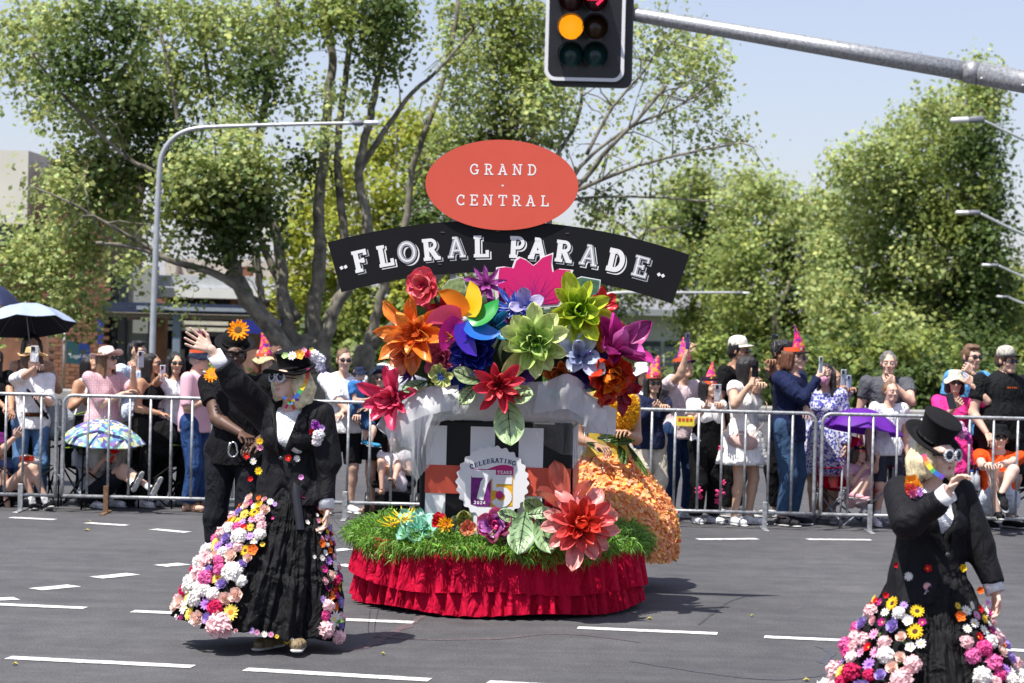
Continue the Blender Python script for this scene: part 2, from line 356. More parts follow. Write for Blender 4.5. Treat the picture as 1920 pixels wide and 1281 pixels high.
# ------------------------------------------------------------------ ground
def asphalt_mat(name, base, warm=0.0):
    m = bpy.data.materials.new(name); m.use_nodes = True; n = m.node_tree; b = n.nodes['Principled BSDF']; L = n.links.new
    tc = n.nodes.new('ShaderNodeTexCoord')
    def noise(s, det=6, rough=.6, sc3=None):
        t = n.nodes.new('ShaderNodeTexNoise'); t.inputs['Scale'].default_value = s; t.inputs['Detail'].default_value = det; t.inputs['Roughness'].default_value = rough
        if sc3:
            mp = n.nodes.new('ShaderNodeMapping'); mp.inputs['Scale'].default_value = sc3; L(tc.outputs['Object'], mp.inputs[0]); L(mp.outputs[0], t.inputs['Vector'])
        else: L(tc.outputs['Object'], t.inputs['Vector'])
        return t.outputs[0]
    def ramp(src, a, b_, ca, cb):
        r = n.nodes.new('ShaderNodeValToRGB'); r.color_ramp.elements[0].position = a; r.color_ramp.elements[1].position = b_
        r.color_ramp.elements[0].color = (*ca, 1); r.color_ramp.elements[1].color = (*cb, 1); L(src, r.inputs[0]); return r.outputs[0]
    def mul(x, y, f=1.0, bt='MULTIPLY'):
        q = n.nodes.new('ShaderNodeMix'); q.data_type = 'RGBA'; q.blend_type = bt; q.inputs[0].default_value = f; L(x, q.inputs[6]); L(y, q.inputs[7]); return q.outputs[2]
    c0 = ramp(noise(75, 3, .8), .38, .66, tuple(x * .62 for x in base), tuple(x * 1.45 for x in base))      # aggregate
    c1 = ramp(noise(.5, 5, .6, (1, .35, 1)), .35, .68, (.80, .80, .81), (1.17, 1.16, 1.14))                  # wheel-worn drifts
    c2 = ramp(noise(4.5, 6, .7), .4, .62, (.86, .86, .87), (1.08, 1.08, 1.07))
    col = mul(mul(c0, c1), c2)
    v = n.nodes.new('ShaderNodeTexVoronoi'); v.inputs['Scale'].default_value = 22; L(tc.outputs['Object'], v.inputs['Vector'])
    spots = ramp(v.outputs['Distance'], .045, .07, (1.7, 1.68, 1.6), (1, 1, 1)); col = mul(col, spots, .55)
    c3 = ramp(noise(1.3, 3, .5, (.25, 3.2, 1)), .42, .6, (.9, .9, .9), (1.04, 1.04, 1.04)); col = mul(col, c3)       # tyre-polished streaks along the lanes
    L(col, b.inputs['Base Color']); b.inputs['Roughness'].default_value = .8; b.inputs['Specular IOR Level'].default_value = .35
    bp = n.nodes.new('ShaderNodeBump'); bp.inputs['Strength'].default_value = .7; bp.inputs['Distance'].default_value = .006
    L(noise(95, 4, .7), bp.inputs['Height']); L(bp.outputs[0], b.inputs['Normal']); return m
road_m = asphalt_mat('asphalt', (.088, .088, .092))
def sheet(name, x0, x1, y0, y1, z, m, kind='structure'):
    o = link(name, newmesh(name, [(x0, y0, z), (x1, y0, z), (x1, y1, z), (x0, y1, z)], [(0, 1, 2, 3)], m, False)); o['kind'] = kind; return o
sheet('road', -60, 60, -30, 48, 0, road_m)
sheet('ground', -1200, 1200, -400, 2500, -.14, mat('dry_turf', (.085, .095, .04), .95, var=.3, scale=.6, bump=.5, bscale=20))
kerb_m = mat('kerb_concrete', (.33, .32, .30), .85, var=.15, scale=5, bump=.3)
mb = MB()
mb.box((0, 48.1, .02), (120, .2, .28), bev=.03); o = link('kerb', newmesh('kerb', mb.V, mb.F, kerb_m, False)); o['kind'] = 'structure'
paint = mat('road_paint', (.62, .62, .60), .6, var=.42, scale=22, bump=.4, bscale=90)
def ribbon(p0, p1, wd, z=.004, jag=.5):
    a = G(*p0); b = G(*p1); t = (b - a); L = t.length; t.normalize(); nrm = Vector((-t.y, t.x, 0)); V = []; k = max(6, int(L / .06))
    for s in (-1, 1):
        for i in range(k + 1):
            q = a + t * (L * i / k) + nrm * (s * wd / 2 * (1 + jag * random.uniform(-.1, .1))); V.append((q.x, q.y, z))
    return V, [(i, i + 1, k + 2 + i, k + 1 + i) for i in range(k)]
marks = [((15, 1234), (362, 1251)), ((460, 1256), (806, 1276)), ((915, 1280), (1260, 1300)), ((-190, 1126), (160, 1141)), ((248, 1147), (590, 1161)), ((585, 1160), (775, 1168)),
         ((1083, 1178), (1345, 1189)), ((1433, 1195), (1790, 1211)), ((1880, 1219), (2230, 1236)), ((700, 1100), (900, 1110)),
         ((20, 971), (103, 975)), ((162, 981), (238, 986)), ((287, 993), (352, 999)), ((1308, 1012), (1420, 1011)), ((1513, 1012), (1633, 1013)), ((618, 1034), (655, 1030)), ((636, 1059), (668, 1064))]
for p0, p1 in marks:
    V, F = ribbon(p0, p1, .12); o = link('lane_marking', newmesh('lane_marking', V, F, paint, False)); o['kind'] = 'structure'
for p0, p1 in (((-40, 1126), (31, 1123)), ((66, 1106), (139, 1099)), ((180, 1084), (250, 1077)), ((300, 1062), (346, 1058))):
    V, F = ribbon(p0, p1, .15); o = link('turning_arc_marking', newmesh('turning_arc_marking', V, F, paint, False)); o['kind'] = 'structure'
# old stains and sealed cracks in the asphalt
def stain(name, pts, wd, col, seed):
    rnd = random.Random(seed); P_ = smoothpath([G(*p) for p in pts], 8); V = []; F = []
    for i, q in enumerate(P_):
        t = (P_[min(i + 1, len(P_) - 1)] - P_[max(i - 1, 0)]).normalized(); nn = Vector((-t.y, t.x, 0)); ww = wd * rnd.uniform(.35, 1.1) * (1 - abs(i / (len(P_) - 1) - .5) * 1.2)
        V += [(q.x + nn.x * ww, q.y + nn.y * ww, .0025), (q.x - nn.x * ww, q.y - nn.y * ww, .0025)]
    for i in range(len(P_) - 1): F.append((2 * i, 2 * i + 1, 2 * i + 3, 2 * i + 2))
    o = link(name, newmesh(name, V, F, mat('stain_' + str(seed), col, .85, var=.3, scale=25, bump=.5, bscale=95), False)); o['kind'] = 'structure'
stain('red_stain', [(640, 1222), (690, 1212), (725, 1192), (770, 1170), (800, 1150)], .07, (.105, .078, .082), 1)
stain('red_stain', [(700, 1195), (810, 1200), (930, 1198), (1060, 1189), (1200, 1205)], .035, (.10, .08, .082), 2)
stain('tar_mark', [(1180, 1240), (1320, 1262), (1450, 1275), (1540, 1268)], .03, (.062, .064, .075), 3)
stain('tar_mark', [(1530, 1212), (1560, 1225), (1545, 1240), (1560, 1252), (1545, 1266)], .05, (.066, .068, .082), 4)
stain('tar_mark', [(1310, 1172), (1335, 1152), (1365, 1130), (1400, 1118)], .018, (.05, .05, .055), 5)
# tiny litter and fallen leaves on the road
lm = mat('dry_leaf', (.35, .3, .08), .8)
for i, (a, b) in enumerate([(28, 1245), (168, 978), (540, 1042), (163, 994), (718, 1226), (1512, 1275), (1410, 1155), (1218, 1160)]):
    q = G(a, b, .008); s = random.uniform(.012, .03); V = [(q.x - s, q.y, .006), (q.x, q.y - s, .016), (q.x + s, q.y, .006), (q.x, q.y + s, .02)]
    o = link('fallen_leaf', newmesh('fallen_leaf', V, [(0, 1, 2, 3)], lm, True)); tag(o, 'small dry leaf on the asphalt ' + ['at the bottom left corner', 'by the left barrier foot', 'behind the waving performer', 'below the left camp chairs', 'in front of the red stain', 'at the bottom near the right performer', 'beside the thin tar crack', 'right of the red float skirt'][i], 'leaf', 'fallen leaves on the road')
# ------------------------------------------------------------------ crowd barriers
galv = mat('galvanised_steel', (.36, .37, .38), .45, var=.35, scale=30, metal=.55, bump=.12, bscale=80)
rust = mat('rusty_steel', (.16, .09, .05), .8, var=.4, scale=30)
BD = 22.7
def barrier(x0, x1, bars, foot, label, d=BD, top=1.1, low=.155, fm=None, y0=0.0):
    a = P(x0, 850, d); b = P(x1, 850, d + y0); base = Vector(((a.x + b.x) / 2, (a.y + b.y) / 2, 0))
    t = thing('crowd_barrier', label, 'barrier', base, 'steel crowd barriers along the road')
    def at(x, z): f = (x - a.x) / (b.x - a.x); return Vector((x, lerp(a.y, b.y, f), z))
    r = .085; pts = []
    for (cx, cz, a0) in ((a.x + r, low + .03, 180), (a.x + r, top - r, 180), (b.x - r, top - r, 90), (b.x - .03, low + .03, 0)):
        pass
    pts = [at(a.x, low)] + [at(a.x, low + (top - r - low) * i / 6) for i in range(1, 7)]
    for k in range(1, 7): an = PI - k * PI / 12; pts.append(at(a.x + r + r * math.cos(an), top - r + r * math.sin(an)))
    pts.append(at((a.x + b.x) / 2, top))
    for k in range(6): an = PI / 2 - k * PI / 12; pts.append(at(b.x - r + r * math.cos(an), top - r + r * math.sin(an)))
    pts += [at(b.x, top - r - (top - r - low) * i / 6) for i in range(0, 7)]
    mb = MB(); mb.tube(pts, .0175, 10); mb.tube([at(a.x - .005, low), at(b.x + .005, low)], .0165, 10); mb.part('frame', galv, t, True)
    for q in bars:
        x = P(q, 850, d).x
        if a.x + .03 < x < b.x - .03:
            mb = MB(); mb.tube([at(x, low + .01), at(x, top - .012)], .0125, 8); mb.part('bar', galv, t, True)
    for q in foot:
        p = at(P(q, 900, d).x, 0); mb = MB(); mb.box((p.x, p.y - .03, .13), (.046, .012, .26), bev=.003); mb.box((p.x, p.y, .006), (.05, .5, .012), bev=.003)
        mb.part('foot', fm if (fm and q == foot[0]) else galv, t, False)
    for z in (.35, .8): # hooks
        mb = MB(); p = at(b.x + .02, z); mb.tube([p + Vector((-.02, 0, 0)), p + Vector((.015, 0, 0)), p + Vector((.02, 0, -.05))], .006, 6); mb.part('hook', galv, t, True)
    return t
def span(a, b, s): return [a + s * i for i in range(int((b - a) / s) + 1)]
barrier(-330, 105, span(-320, 100, 33.0), [-270, 40], 'galvanised crowd barrier at the left edge in front of the woman in the straw hat')
barrier(118, 556, span(164, 550, 39), [200, 500], 'galvanised crowd barrier with one rusty foot in front of the boy in the camp chair', fm=rust)
barrier(570, 1010, span(611, 1000, 41), [648, 940], 'galvanised crowd barrier standing behind the waving performer and the float')
barrier(1092, 1528, span(1133, 1527, 44), [1130, 1435], 'galvanised crowd barrier in front of the phone-holding group right of the float')
barrier(1541, 1985, span(1591, 1980, 45.2), [1632, 1930], 'galvanised crowd barrier in front of the purple umbrella and red camp chair')
mb = MB(); p = P(1285, 790, BD - .03); R = Matrix.Rotation(0, 3, 'Y'); mb.box(p, (.17, .006, .09), R); o = link('barrier_notice', newmesh('barrier_notice', mb.V, mb.F, mat('notice_yellow', (.75, .6, .05), .5), False)); tag(o, 'small yellow notice tied to the barrier top rail below the phone group', 'sign')
for k in range(4):
    mb = MB(); mb.box(p + Vector((-.055 + k * .036, -.005, .015)), (.024, .003, .03 - .006 * (k % 2))); q = link('print', newmesh('print', mb.V, mb.F, mat('notice_red', (.6, .05, .03), .5), False), o)
# ------------------------------------------------------------------ buildings behind the trees
BW = 52.0
brickm = mat('brick_wall', (.23, .105, .065), .85, var=.25, scale=4, bump=.3)
def slab(mb, x0, y0, x1, y1, d, dep=.3, m=0, bev=0):
    """upright box whose front face fills photo rectangle x0..x1, y0..y1 at depth d"""
    a = P((x0 + x1) / 2, y0, d); b = P((x0 + x1) / 2, y1, d); l = P(x0, (y0 + y1) / 2, d); r = P(x1, (y0 + y1) / 2, d)
    mb.box(((l.x + r.x) / 2, d + dep / 2, (a.z + b.z) / 2), (abs(r.x - l.x), dep, abs(a.z - b.z)), None, m, bev); return mb
def bpart(name, rect, d, dep, m, parent, bev=0.0, **k): mb = MB(); slab(mb, *rect, d, dep, 0, bev); return mb.part(name, m, parent, False, **k)
cream = mat('cream_render', (.62, .60, .52), .8, var=.06, scale=1, bump=.1)
navyf = mat('navy_frame', (.025, .035, .07), .4, var=.1)
glass = mat('shop_glass', (.03, .04, .05), .08, var=.2, scale=.5, spec=.7)
greyp = mat('grey_panel', (.24, .26, .25), .6, var=.08, scale=1)
white = mat('white_paint', (.72, .73, .72), .6, var=.06, scale=2)
dark = mat('dark_interior_and_shade', (.015, .016, .02), .9)
t = thing('office_building', 'brick and cream office building with navy window frames behind the left plane tree', 'building', (P(120, 600, BW).x, BW, 0))
bpart('wall', (-160, 280, 52, 418, ), BW - .4, 6, cream, t); bpart('window_band', (-160, 419, 52, 452), BW, 5, glass, t)
bpart('wall', (-160, 453, 87, 800), BW + .1, 5, brickm, t)
mb = MB(); slab(mb, 88, 300, 197, 830, BW - .35, 5); w0 = mb.part('brick_pier', mat('mortar', (.20, .13, .10), .9), t, False)
# bricks of the pier, proud of the mortar
a = P(90, 700, BW - .38); b = P(196, 700, BW - .38); bm = MB(); bm.box((0, 0, 0), (.225, .03, .074), bev=.004); bme = newmesh('brick', bm.V, bm.F, brickm, False)
bme2 = newmesh('brick', bm.V, bm.F, mat('brick_dark', (.15, .07, .045), .85, var=.3), False)
nb = 0; row = 0; z = P(150, 745, BW).z
while nb < 290:
    off = (row % 2) * .12; x = a.x + off
    while x < b.x - .1 and nb < 290:
        o = link('brick', bme if random.random() < .75 else bme2, w0, Matrix.Translation(Vector((x + .11, BW - .36 - random.uniform(0, .006), z)) - Vector(t.location))); nb += 1; x += .237
    z += .086; row += 1
bpart('pane', (198, 495, 214, 760), BW, .1, glass, t); bpart('panel', (236, 500, 290, 568), BW + .05, .1, greyp, t); bpart('panel', (236, 600, 276, 770), BW + .05, .1, greyp, t)
bpart('pane', (217, 500, 233, 770), BW + .04, .1, mat('smoked_glass', (.07, .09, .10), .15), t)
for r in ((194, 495, 198, 770), (214, 495, 217, 770), (233, 495, 236, 770), (276, 598, 289, 770), (290, 500, 296, 598)): bpart('mullion', r, BW - .08, .14, navyf, t)
bpart('canopy_beam', (188, 569, 470, 588), BW - 1.6, .4, navyf, t); bpart('canopy_edge', (256, 576, 468, 583), BW - 1.7, .08, mat('canopy_steel', (.25, .29, .34), .5), t); bpart('soffit', (190, 589, 470, 597), BW - 1.4, 1.3, mat('soffit', (.25, .22, .17), .8), t)
bpart('brick_column', (289, 560, 307, 800), BW - .2, .5, brickm, t)
bpart('column', (322, 590, 336, 800), BW - 1.5, .2, mat('blue_grey_column', (.16, .2, .26), .5), t)
t = thing('shop_building', 'low white fronted shop with louvred window seen under the plane tree branches', 'building', (P(420, 600, 56).x, 56, 0))
bpart('wall', (290, 560, 640, 830), 56.4, 4, mat('pink_brick', (.27, .15, .12), .85, var=.25, scale=5, bump=.3), t)
bpart('fascia', (292, 543, 640, 561), 56, .35, white, t); bpart('gutter', (292, 520, 640, 541), 56.2, .3, mat('parapet_grey', (.42, .45, .48), .7, var=.1), t)
bpart('parapet', (330, 488, 640, 519), 58, .3, mat('roof_cream', (.55, .53, .48), .8, var=.15, scale=2), t); bpart('chimney', (310, 484, 330, 515), 57.5, .5, cream, t); bpart('roof_vent', (440, 500, 470, 517), 57.3, .6, brickm, t)
bpart('painted_shade_strip', (309, 562, 430, 576), 56.2, .3, dark, t)  # dark slab on the wall, colour stands in for shade under the fascia
bpart('window', (308, 600, 430, 740), 56.2, .1, dark, t)
for i in range(2): bpart('louvre', (302, 602 + i * 12, 428, 609 + i * 12), 56.0, .08, mat('louvre_cream', (.6, .58, .48), .6), t)
bpart('poster', (306, 655, 345, 740), 56.0, .05, mat('poster_beige', (.35, .31, .24), .7), t)
mb = MB(); slab(mb, 438, 600, 540, 626, 54, .05); o = mb.part('sign_panel', mat('sign_blue', (.02, .03, .25), .5), t, False)
bpart('sign_panel', (183, 596, 193, 645), BW - .6, .05, mat('sign_blue', (.02, .03, .25), .5), t)
t = thing('hanging_sign', 'blue and teal office sign with white lettering on the brick wall behind the straw hat', 'sign', (P(146, 665, BW - 1.2).x, BW - 1.2, 0))
a = [P(124, 638, BW - 1.2), P(124, 681, BW - 1.2), P(168, 686, BW - 1.0), P(168, 646, BW - 1.0)]
for (lo, hi, mm) in ((0, .55, mat('sign_teal', (.03, .10, .12), .5)), (.55, 1, mat('sign_blue2', (.02, .05, .22), .5))):
    T = lambda u, v: lerp(lerp(a[0], a[3], u), lerp(a[1], a[2], u), v)
    q = [T(lo, 0), T(lo, 1), T(hi, 1), T(hi, 0)]; V = q + [p + Vector((0, .05, 0)) for p in q]
    part('panel', (V, [(0, 1, 2, 3), (7, 6, 5, 4), (0, 4, 5, 1), (1, 5, 6, 2), (2, 6, 7, 3), (3, 7, 4, 0)]), mm, t, False)
def fonttext(txt, size, loc, m, parent, rz=0.0, ext=.002):
    cu = bpy.data.curves.new('lettering', 'FONT'); cu.body = txt; cu.size = size; cu.extrude = ext; cu.align_x = 'CENTER'; cu.align_y = 'CENTER'; cu.materials.append(m); cu.resolution_u = 3
    tmp = bpy.data.objects.new('lettering', cu); me = bpy.data.meshes.new_from_object(tmp); bpy.data.objects.remove(tmp); o = bpy.data.objects.new('lettering', me); COL.objects.link(o); o.parent = parent
    o.matrix_local = Matrix.Translation(Vector(loc) - Vector(parent.location)) @ Matrix.Rotation(rz, 4, 'Z') @ Matrix.Rotation(PI / 2, 4, 'X'); return o
fonttext('Legal Aid', .115, P(150, 668, BW - 1.28), white, t, .4)
mb = MB(); c = P(131, 660, BW - 1.25); mb.poly([c + Vector((-.03, 0, -.06)), c + Vector((.03, 0, -.06)), c + Vector((0, 0, .07))]); mb.part('logo', white, t, False)
mb = MB(); mb.tube([P(119, 740, 50), P(121, 600, 50)], .025, 8); o = link('thin_post', newmesh('thin_post', mb.V, mb.F, mat('galvanised_steel', (0, 0, 0)), True)); tag(o, 'thin grey post in front of the brick wall beside the office sign', 'post')
t = thing('white_building', 'far white building with dark windows behind the crowd right of the float', 'building', (P(1230, 620, 92).x, 92, 0))
bpart('wall', (1150, 592, 1292, 760), 92, 8, white, t); bpart('roof', (1145, 580, 1296, 592), 91.5, 9, mat('roof_grey', (.3, .33, .36), .6), t)
for x in (1160, 1204, 1246): bpart('window', (x, 640, x + 34, 700), 91.9, .3, mat('far_glass', (.05, .07, .09), .2), t)
t = thing('cream_building', 'far cream wall with flat roof seen through the leaves under the sign', 'building', (P(1010, 600, 98).x, 98, 0))
bpart('wall', (880, 600, 1140, 760), 98, 8, cream, t); bpart('roof', (875, 590, 1145, 600), 97.5, 9, mat('roof_grey', (.3, .33, .36), .6), t)
# ------------------------------------------------------------------ trees
def leafmat(name, tr=.45):
    return mat(name, (.1, .15, .05), .55, var=0, vc=True, trans=tr, spec=.35)
leaf_m = leafmat('leaves')
bark = mat('plane_bark', (.17, .155, .12), .9, var=.62, scale=5.5, bump=.9, bscale=11, aniso=(1, 1, .4))
barkd = mat('dark_bark', (.13, .115, .09), .9, var=.4, scale=4, bump=.5, bscale=14)
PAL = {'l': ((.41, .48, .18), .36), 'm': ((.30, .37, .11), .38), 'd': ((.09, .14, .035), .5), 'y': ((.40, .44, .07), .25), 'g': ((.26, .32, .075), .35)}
def crown(blobs, size, per, rnd, thick=1.0, cl=.30, nl=11):
    Vs = []; Cs = []; Fs = []; base = 0
    shp = np.array([(0, -.52, .04), (.5, .0, .0), (.0, .56, -.05), (-.5, .08, .02)]); fc = np.array([(0, 1, 2), (0, 2, 3)])
    for (c, r, tone) in blobs:
        col, cv = PAL[tone[0]]; dens = float(tone[1:] or 1)
        n = max(2, int(per * dens ** 1.05 * (r[0] * r[2]) ** .85))
        q = rnd.randn(n, 3); q /= np.linalg.norm(q, axis=1)[:, None]; rad = rnd.rand(n) ** .55 * rnd.uniform(.65, 1.45, n)
        cc = np.array(c) + q * rad[:, None] * np.array(r)
        L = np.repeat(cc, nl, 0) + rnd.randn(n * nl, 3) * cl * .5
        out = np.repeat(q * (.3 + .7 * rad[:, None]), nl, 0)
        nrm = out * .8 + np.array((0, -.15, .75)) + rnd.randn(len(L), 3) * .75; nrm /= np.linalg.norm(nrm, axis=1)[:, None]
        t = np.cross(nrm, rnd.randn(len(L), 3)); t /= np.linalg.norm(t, axis=1)[:, None] + 1e-9; b = np.cross(nrm, t)
        s = size * rnd.uniform(.4, 1.4, len(L))
        V = L[:, None, :] + s[:, None, None] * (shp[None, :, 0, None] * t[:, None, :] + shp[None, :, 1, None] * b[:, None, :] + shp[None, :, 2, None] * nrm[:, None, :])
        k = len(shp); F = fc[None] + (np.arange(len(L)) * k)[:, None, None] + base
        br = np.repeat(rnd.uniform(1 - cv, 1 + cv, n), nl) * rnd.uniform(.8, 1.2, len(L)); hue = rnd.uniform(-.12, .15, len(L))
        C = np.stack([col[0] * br * (1 + hue), col[1] * br, col[2] * br * (1 - hue)], 1)
        Vs.append(V.reshape(-1, 3)); Fs.append(F.reshape(-1, 3)); Cs.append(np.repeat(C, k, 0)); base += len(L) * k
    return np.concatenate(Vs), np.concatenate(Fs), np.concatenate(Cs)
def tree(label, name, limbs, blobs, d, size, per, seed, barkm, trunk_i=1, twigs=0, cl=.32, dz=1.0, group=None, cat='tree'):
    """limbs: ([(px,py,depth offset)...], px width start, px width end); blobs: (px,py,rx,ry,tone[,depth offset])"""
    rnd = np.random.RandomState(seed); R_ = random.Random(seed); s = FPX / d
    p0 = limbs[0][0][0]; g = P(p0[0], p0[1], d + p0[2]); t = thing(name, label, cat, (g.x, g.y, 0), group)
    for i, (pts, w0_, w1_) in enumerate(limbs):
        W = [P(x, y, d + o) for (x, y, o) in pts]
        if i == 0: W[0].z = -.05
        W = smoothpath(W, 5); N = len(W); k = max(.5, .02 * s / 10)
        rr = [lerp(w0_, w1_, (j / (N - 1)) ** .6) * .80 / s / 2 * (1.25 if (i == 0 and j < 2) else 1) for j in range(N)]
        W = [p + Vector((R_.uniform(-.25, .25), R_.uniform(-.25, .25), R_.uniform(-.2, .2))) * rr[j] for j, p in enumerate(W)]
        mb = MB(); mb.tube(W, rr, 12 if w0_ > 20 else 8)
        tw = []
        if twigs and w0_ < 60:
            for j in range(int(twigs * (1 if i else 0))):
                q = W[R_.randrange(N // 3, N)]; dr = Vector((R_.uniform(-1, 1), R_.uniform(-.8, .8), R_.uniform(-.3, 1))).normalized(); a = [q]
                for _ in range(4): dr = (dr + Vector((R_.uniform(-.5, .5), R_.uniform(-.5, .5), R_.uniform(-.5, .45)))).normalized(); a.append(a[-1] + dr * R_.uniform(.12, .38) * dz)
                mb.tube(a, [.016 * dz, .013 * dz, .01 * dz, .007 * dz, .004 * dz], 5)
        mb.part('trunk' if i == 0 else 'limb', barkm, t, True)
    B = []
    for bl in blobs:
        x, y, rx, ry, tone = bl[:5]; o = bl[5] if len(bl) > 5 else R_.uniform(-1, 1.2) * dz
        B.append((P(x, y, d + o), (rx * 1.12 / s, (rx + ry) / 2 / s, ry * 1.12 / s), tone))
    V, F, Cc = crown(B, size, per, rnd, cl=cl)
    part('crown', (V, F), leaf_m, t, True, kind='stuff', vcol=Cc); return t
LT = 42
tree('large plane tree with pale forked trunk and dark leaf clumps behind the lamp post', 'plane_tree', [
    ([(588, 790, 0), (586, 720, 0), (584, 660, 0)], 150, 100),
    ([(560, 700, -.2), (510, 625, -.5), (462, 560, -.6), (440, 510, -.7), (425, 470, -.8), (395, 420, -1)], 62, 26),
    ([(560, 690, -.4), (500, 610, -.8), (452, 545, -1), (400, 512, -1.2), (330, 492, -1.4), (255, 465, -1.5), (180, 455, -1.6)], 36, 8),
    ([(560, 670, 0), (533, 580, 0), (525, 490, .2), (512, 425, .2), (485, 370, .3), (478, 300, .3), (500, 170, .4), (520, 40, .5), (520, -80, .5)], 38, 14),
    ([(560, 600, .2), (520, 520, .3), (490, 450, .3), (478, 400, .4), (440, 330, .4), (400, 200, .5), (380, 60, .6)], 24, 10),
    ([(480, 470, .1), (486, 530, .1), (492, 570, .1)], 20, 16),
    ([(585, 680, 0), (590, 570, .1), (602, 480, .2), (598, 400, .3), (608, 290, .3), (616, 180, .4), (622, 95, .5), (603, 20, .6), (590, -60, .6)], 44, 15),
    ([(600, 640, .3), (640, 540, .4), (645, 440, .4), (632, 320, .5), (640, 210, .5), (656, 80, .6), (668, -30, .6)], 30, 12),
    ([(600, 680, -.3), (622, 590, -.3), (660, 520, -.3), (690, 430, 0), (672, 330, .2), (695, 218, .3), (707, 156, .3), (720, 90, .4), (735, 0, .4)], 40, 12),
    ([(672, 320, .3), (718, 250, .4), (773, 175, .5), (820, 133, .5), (900, 40, .6)], 20, 6),
    ([(510, 425, .2), (360, 330, -.5), (340, 260, -.6), (322, 160, -.7), (300, 60, -.7)], 18, 8),
    ([(400, 420, -.8), (300, 330, -1), (230, 290, -1), (120, 180, -1), (60, 100, -1)], 16, 6),
    ([(395, 430, -1), (350, 370, -1.3), (390, 330, -1.4), (440, 300, -1.5)], 12, 5),
    ([(320, 490, -1.4), (220, 430, -1.6), (130, 380, -1.7), (60, 350, -1.7)], 12, 4),
    ], [
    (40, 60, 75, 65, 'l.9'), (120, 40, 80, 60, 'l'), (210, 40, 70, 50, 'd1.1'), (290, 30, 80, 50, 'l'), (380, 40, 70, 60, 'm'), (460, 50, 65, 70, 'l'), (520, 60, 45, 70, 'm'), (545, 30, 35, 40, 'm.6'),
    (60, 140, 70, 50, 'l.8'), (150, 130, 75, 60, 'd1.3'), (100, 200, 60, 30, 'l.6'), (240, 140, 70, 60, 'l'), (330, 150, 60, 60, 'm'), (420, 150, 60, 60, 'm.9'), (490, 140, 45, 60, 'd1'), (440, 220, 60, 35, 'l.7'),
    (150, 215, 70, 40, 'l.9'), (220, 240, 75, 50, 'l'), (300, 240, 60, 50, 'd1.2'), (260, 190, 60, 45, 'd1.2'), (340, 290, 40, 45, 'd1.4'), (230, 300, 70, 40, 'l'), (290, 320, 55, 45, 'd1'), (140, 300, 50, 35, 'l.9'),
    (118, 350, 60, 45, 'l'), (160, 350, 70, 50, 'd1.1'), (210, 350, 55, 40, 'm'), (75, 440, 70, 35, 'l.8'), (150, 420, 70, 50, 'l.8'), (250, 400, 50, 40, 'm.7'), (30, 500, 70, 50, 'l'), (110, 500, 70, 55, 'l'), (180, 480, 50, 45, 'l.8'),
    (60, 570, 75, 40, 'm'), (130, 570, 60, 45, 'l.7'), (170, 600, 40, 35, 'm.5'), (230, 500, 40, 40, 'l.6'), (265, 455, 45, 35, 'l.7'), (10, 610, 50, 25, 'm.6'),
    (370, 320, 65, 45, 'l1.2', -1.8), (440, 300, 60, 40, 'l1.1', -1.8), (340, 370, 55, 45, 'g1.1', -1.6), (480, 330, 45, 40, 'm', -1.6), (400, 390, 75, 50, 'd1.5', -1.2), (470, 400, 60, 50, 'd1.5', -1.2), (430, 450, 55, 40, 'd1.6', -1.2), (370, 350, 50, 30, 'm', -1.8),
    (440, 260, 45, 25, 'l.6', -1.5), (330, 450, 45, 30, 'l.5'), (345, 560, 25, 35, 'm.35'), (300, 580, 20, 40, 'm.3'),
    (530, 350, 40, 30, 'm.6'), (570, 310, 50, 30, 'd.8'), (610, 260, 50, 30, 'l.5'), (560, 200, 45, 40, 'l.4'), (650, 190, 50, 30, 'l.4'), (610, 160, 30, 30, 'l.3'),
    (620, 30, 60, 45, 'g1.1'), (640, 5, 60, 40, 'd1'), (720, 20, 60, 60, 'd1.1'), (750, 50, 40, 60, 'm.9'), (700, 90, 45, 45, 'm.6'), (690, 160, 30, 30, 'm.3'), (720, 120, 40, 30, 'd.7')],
    LT, .088, 215, 3, bark, twigs=5, group='plane trees along the far side')
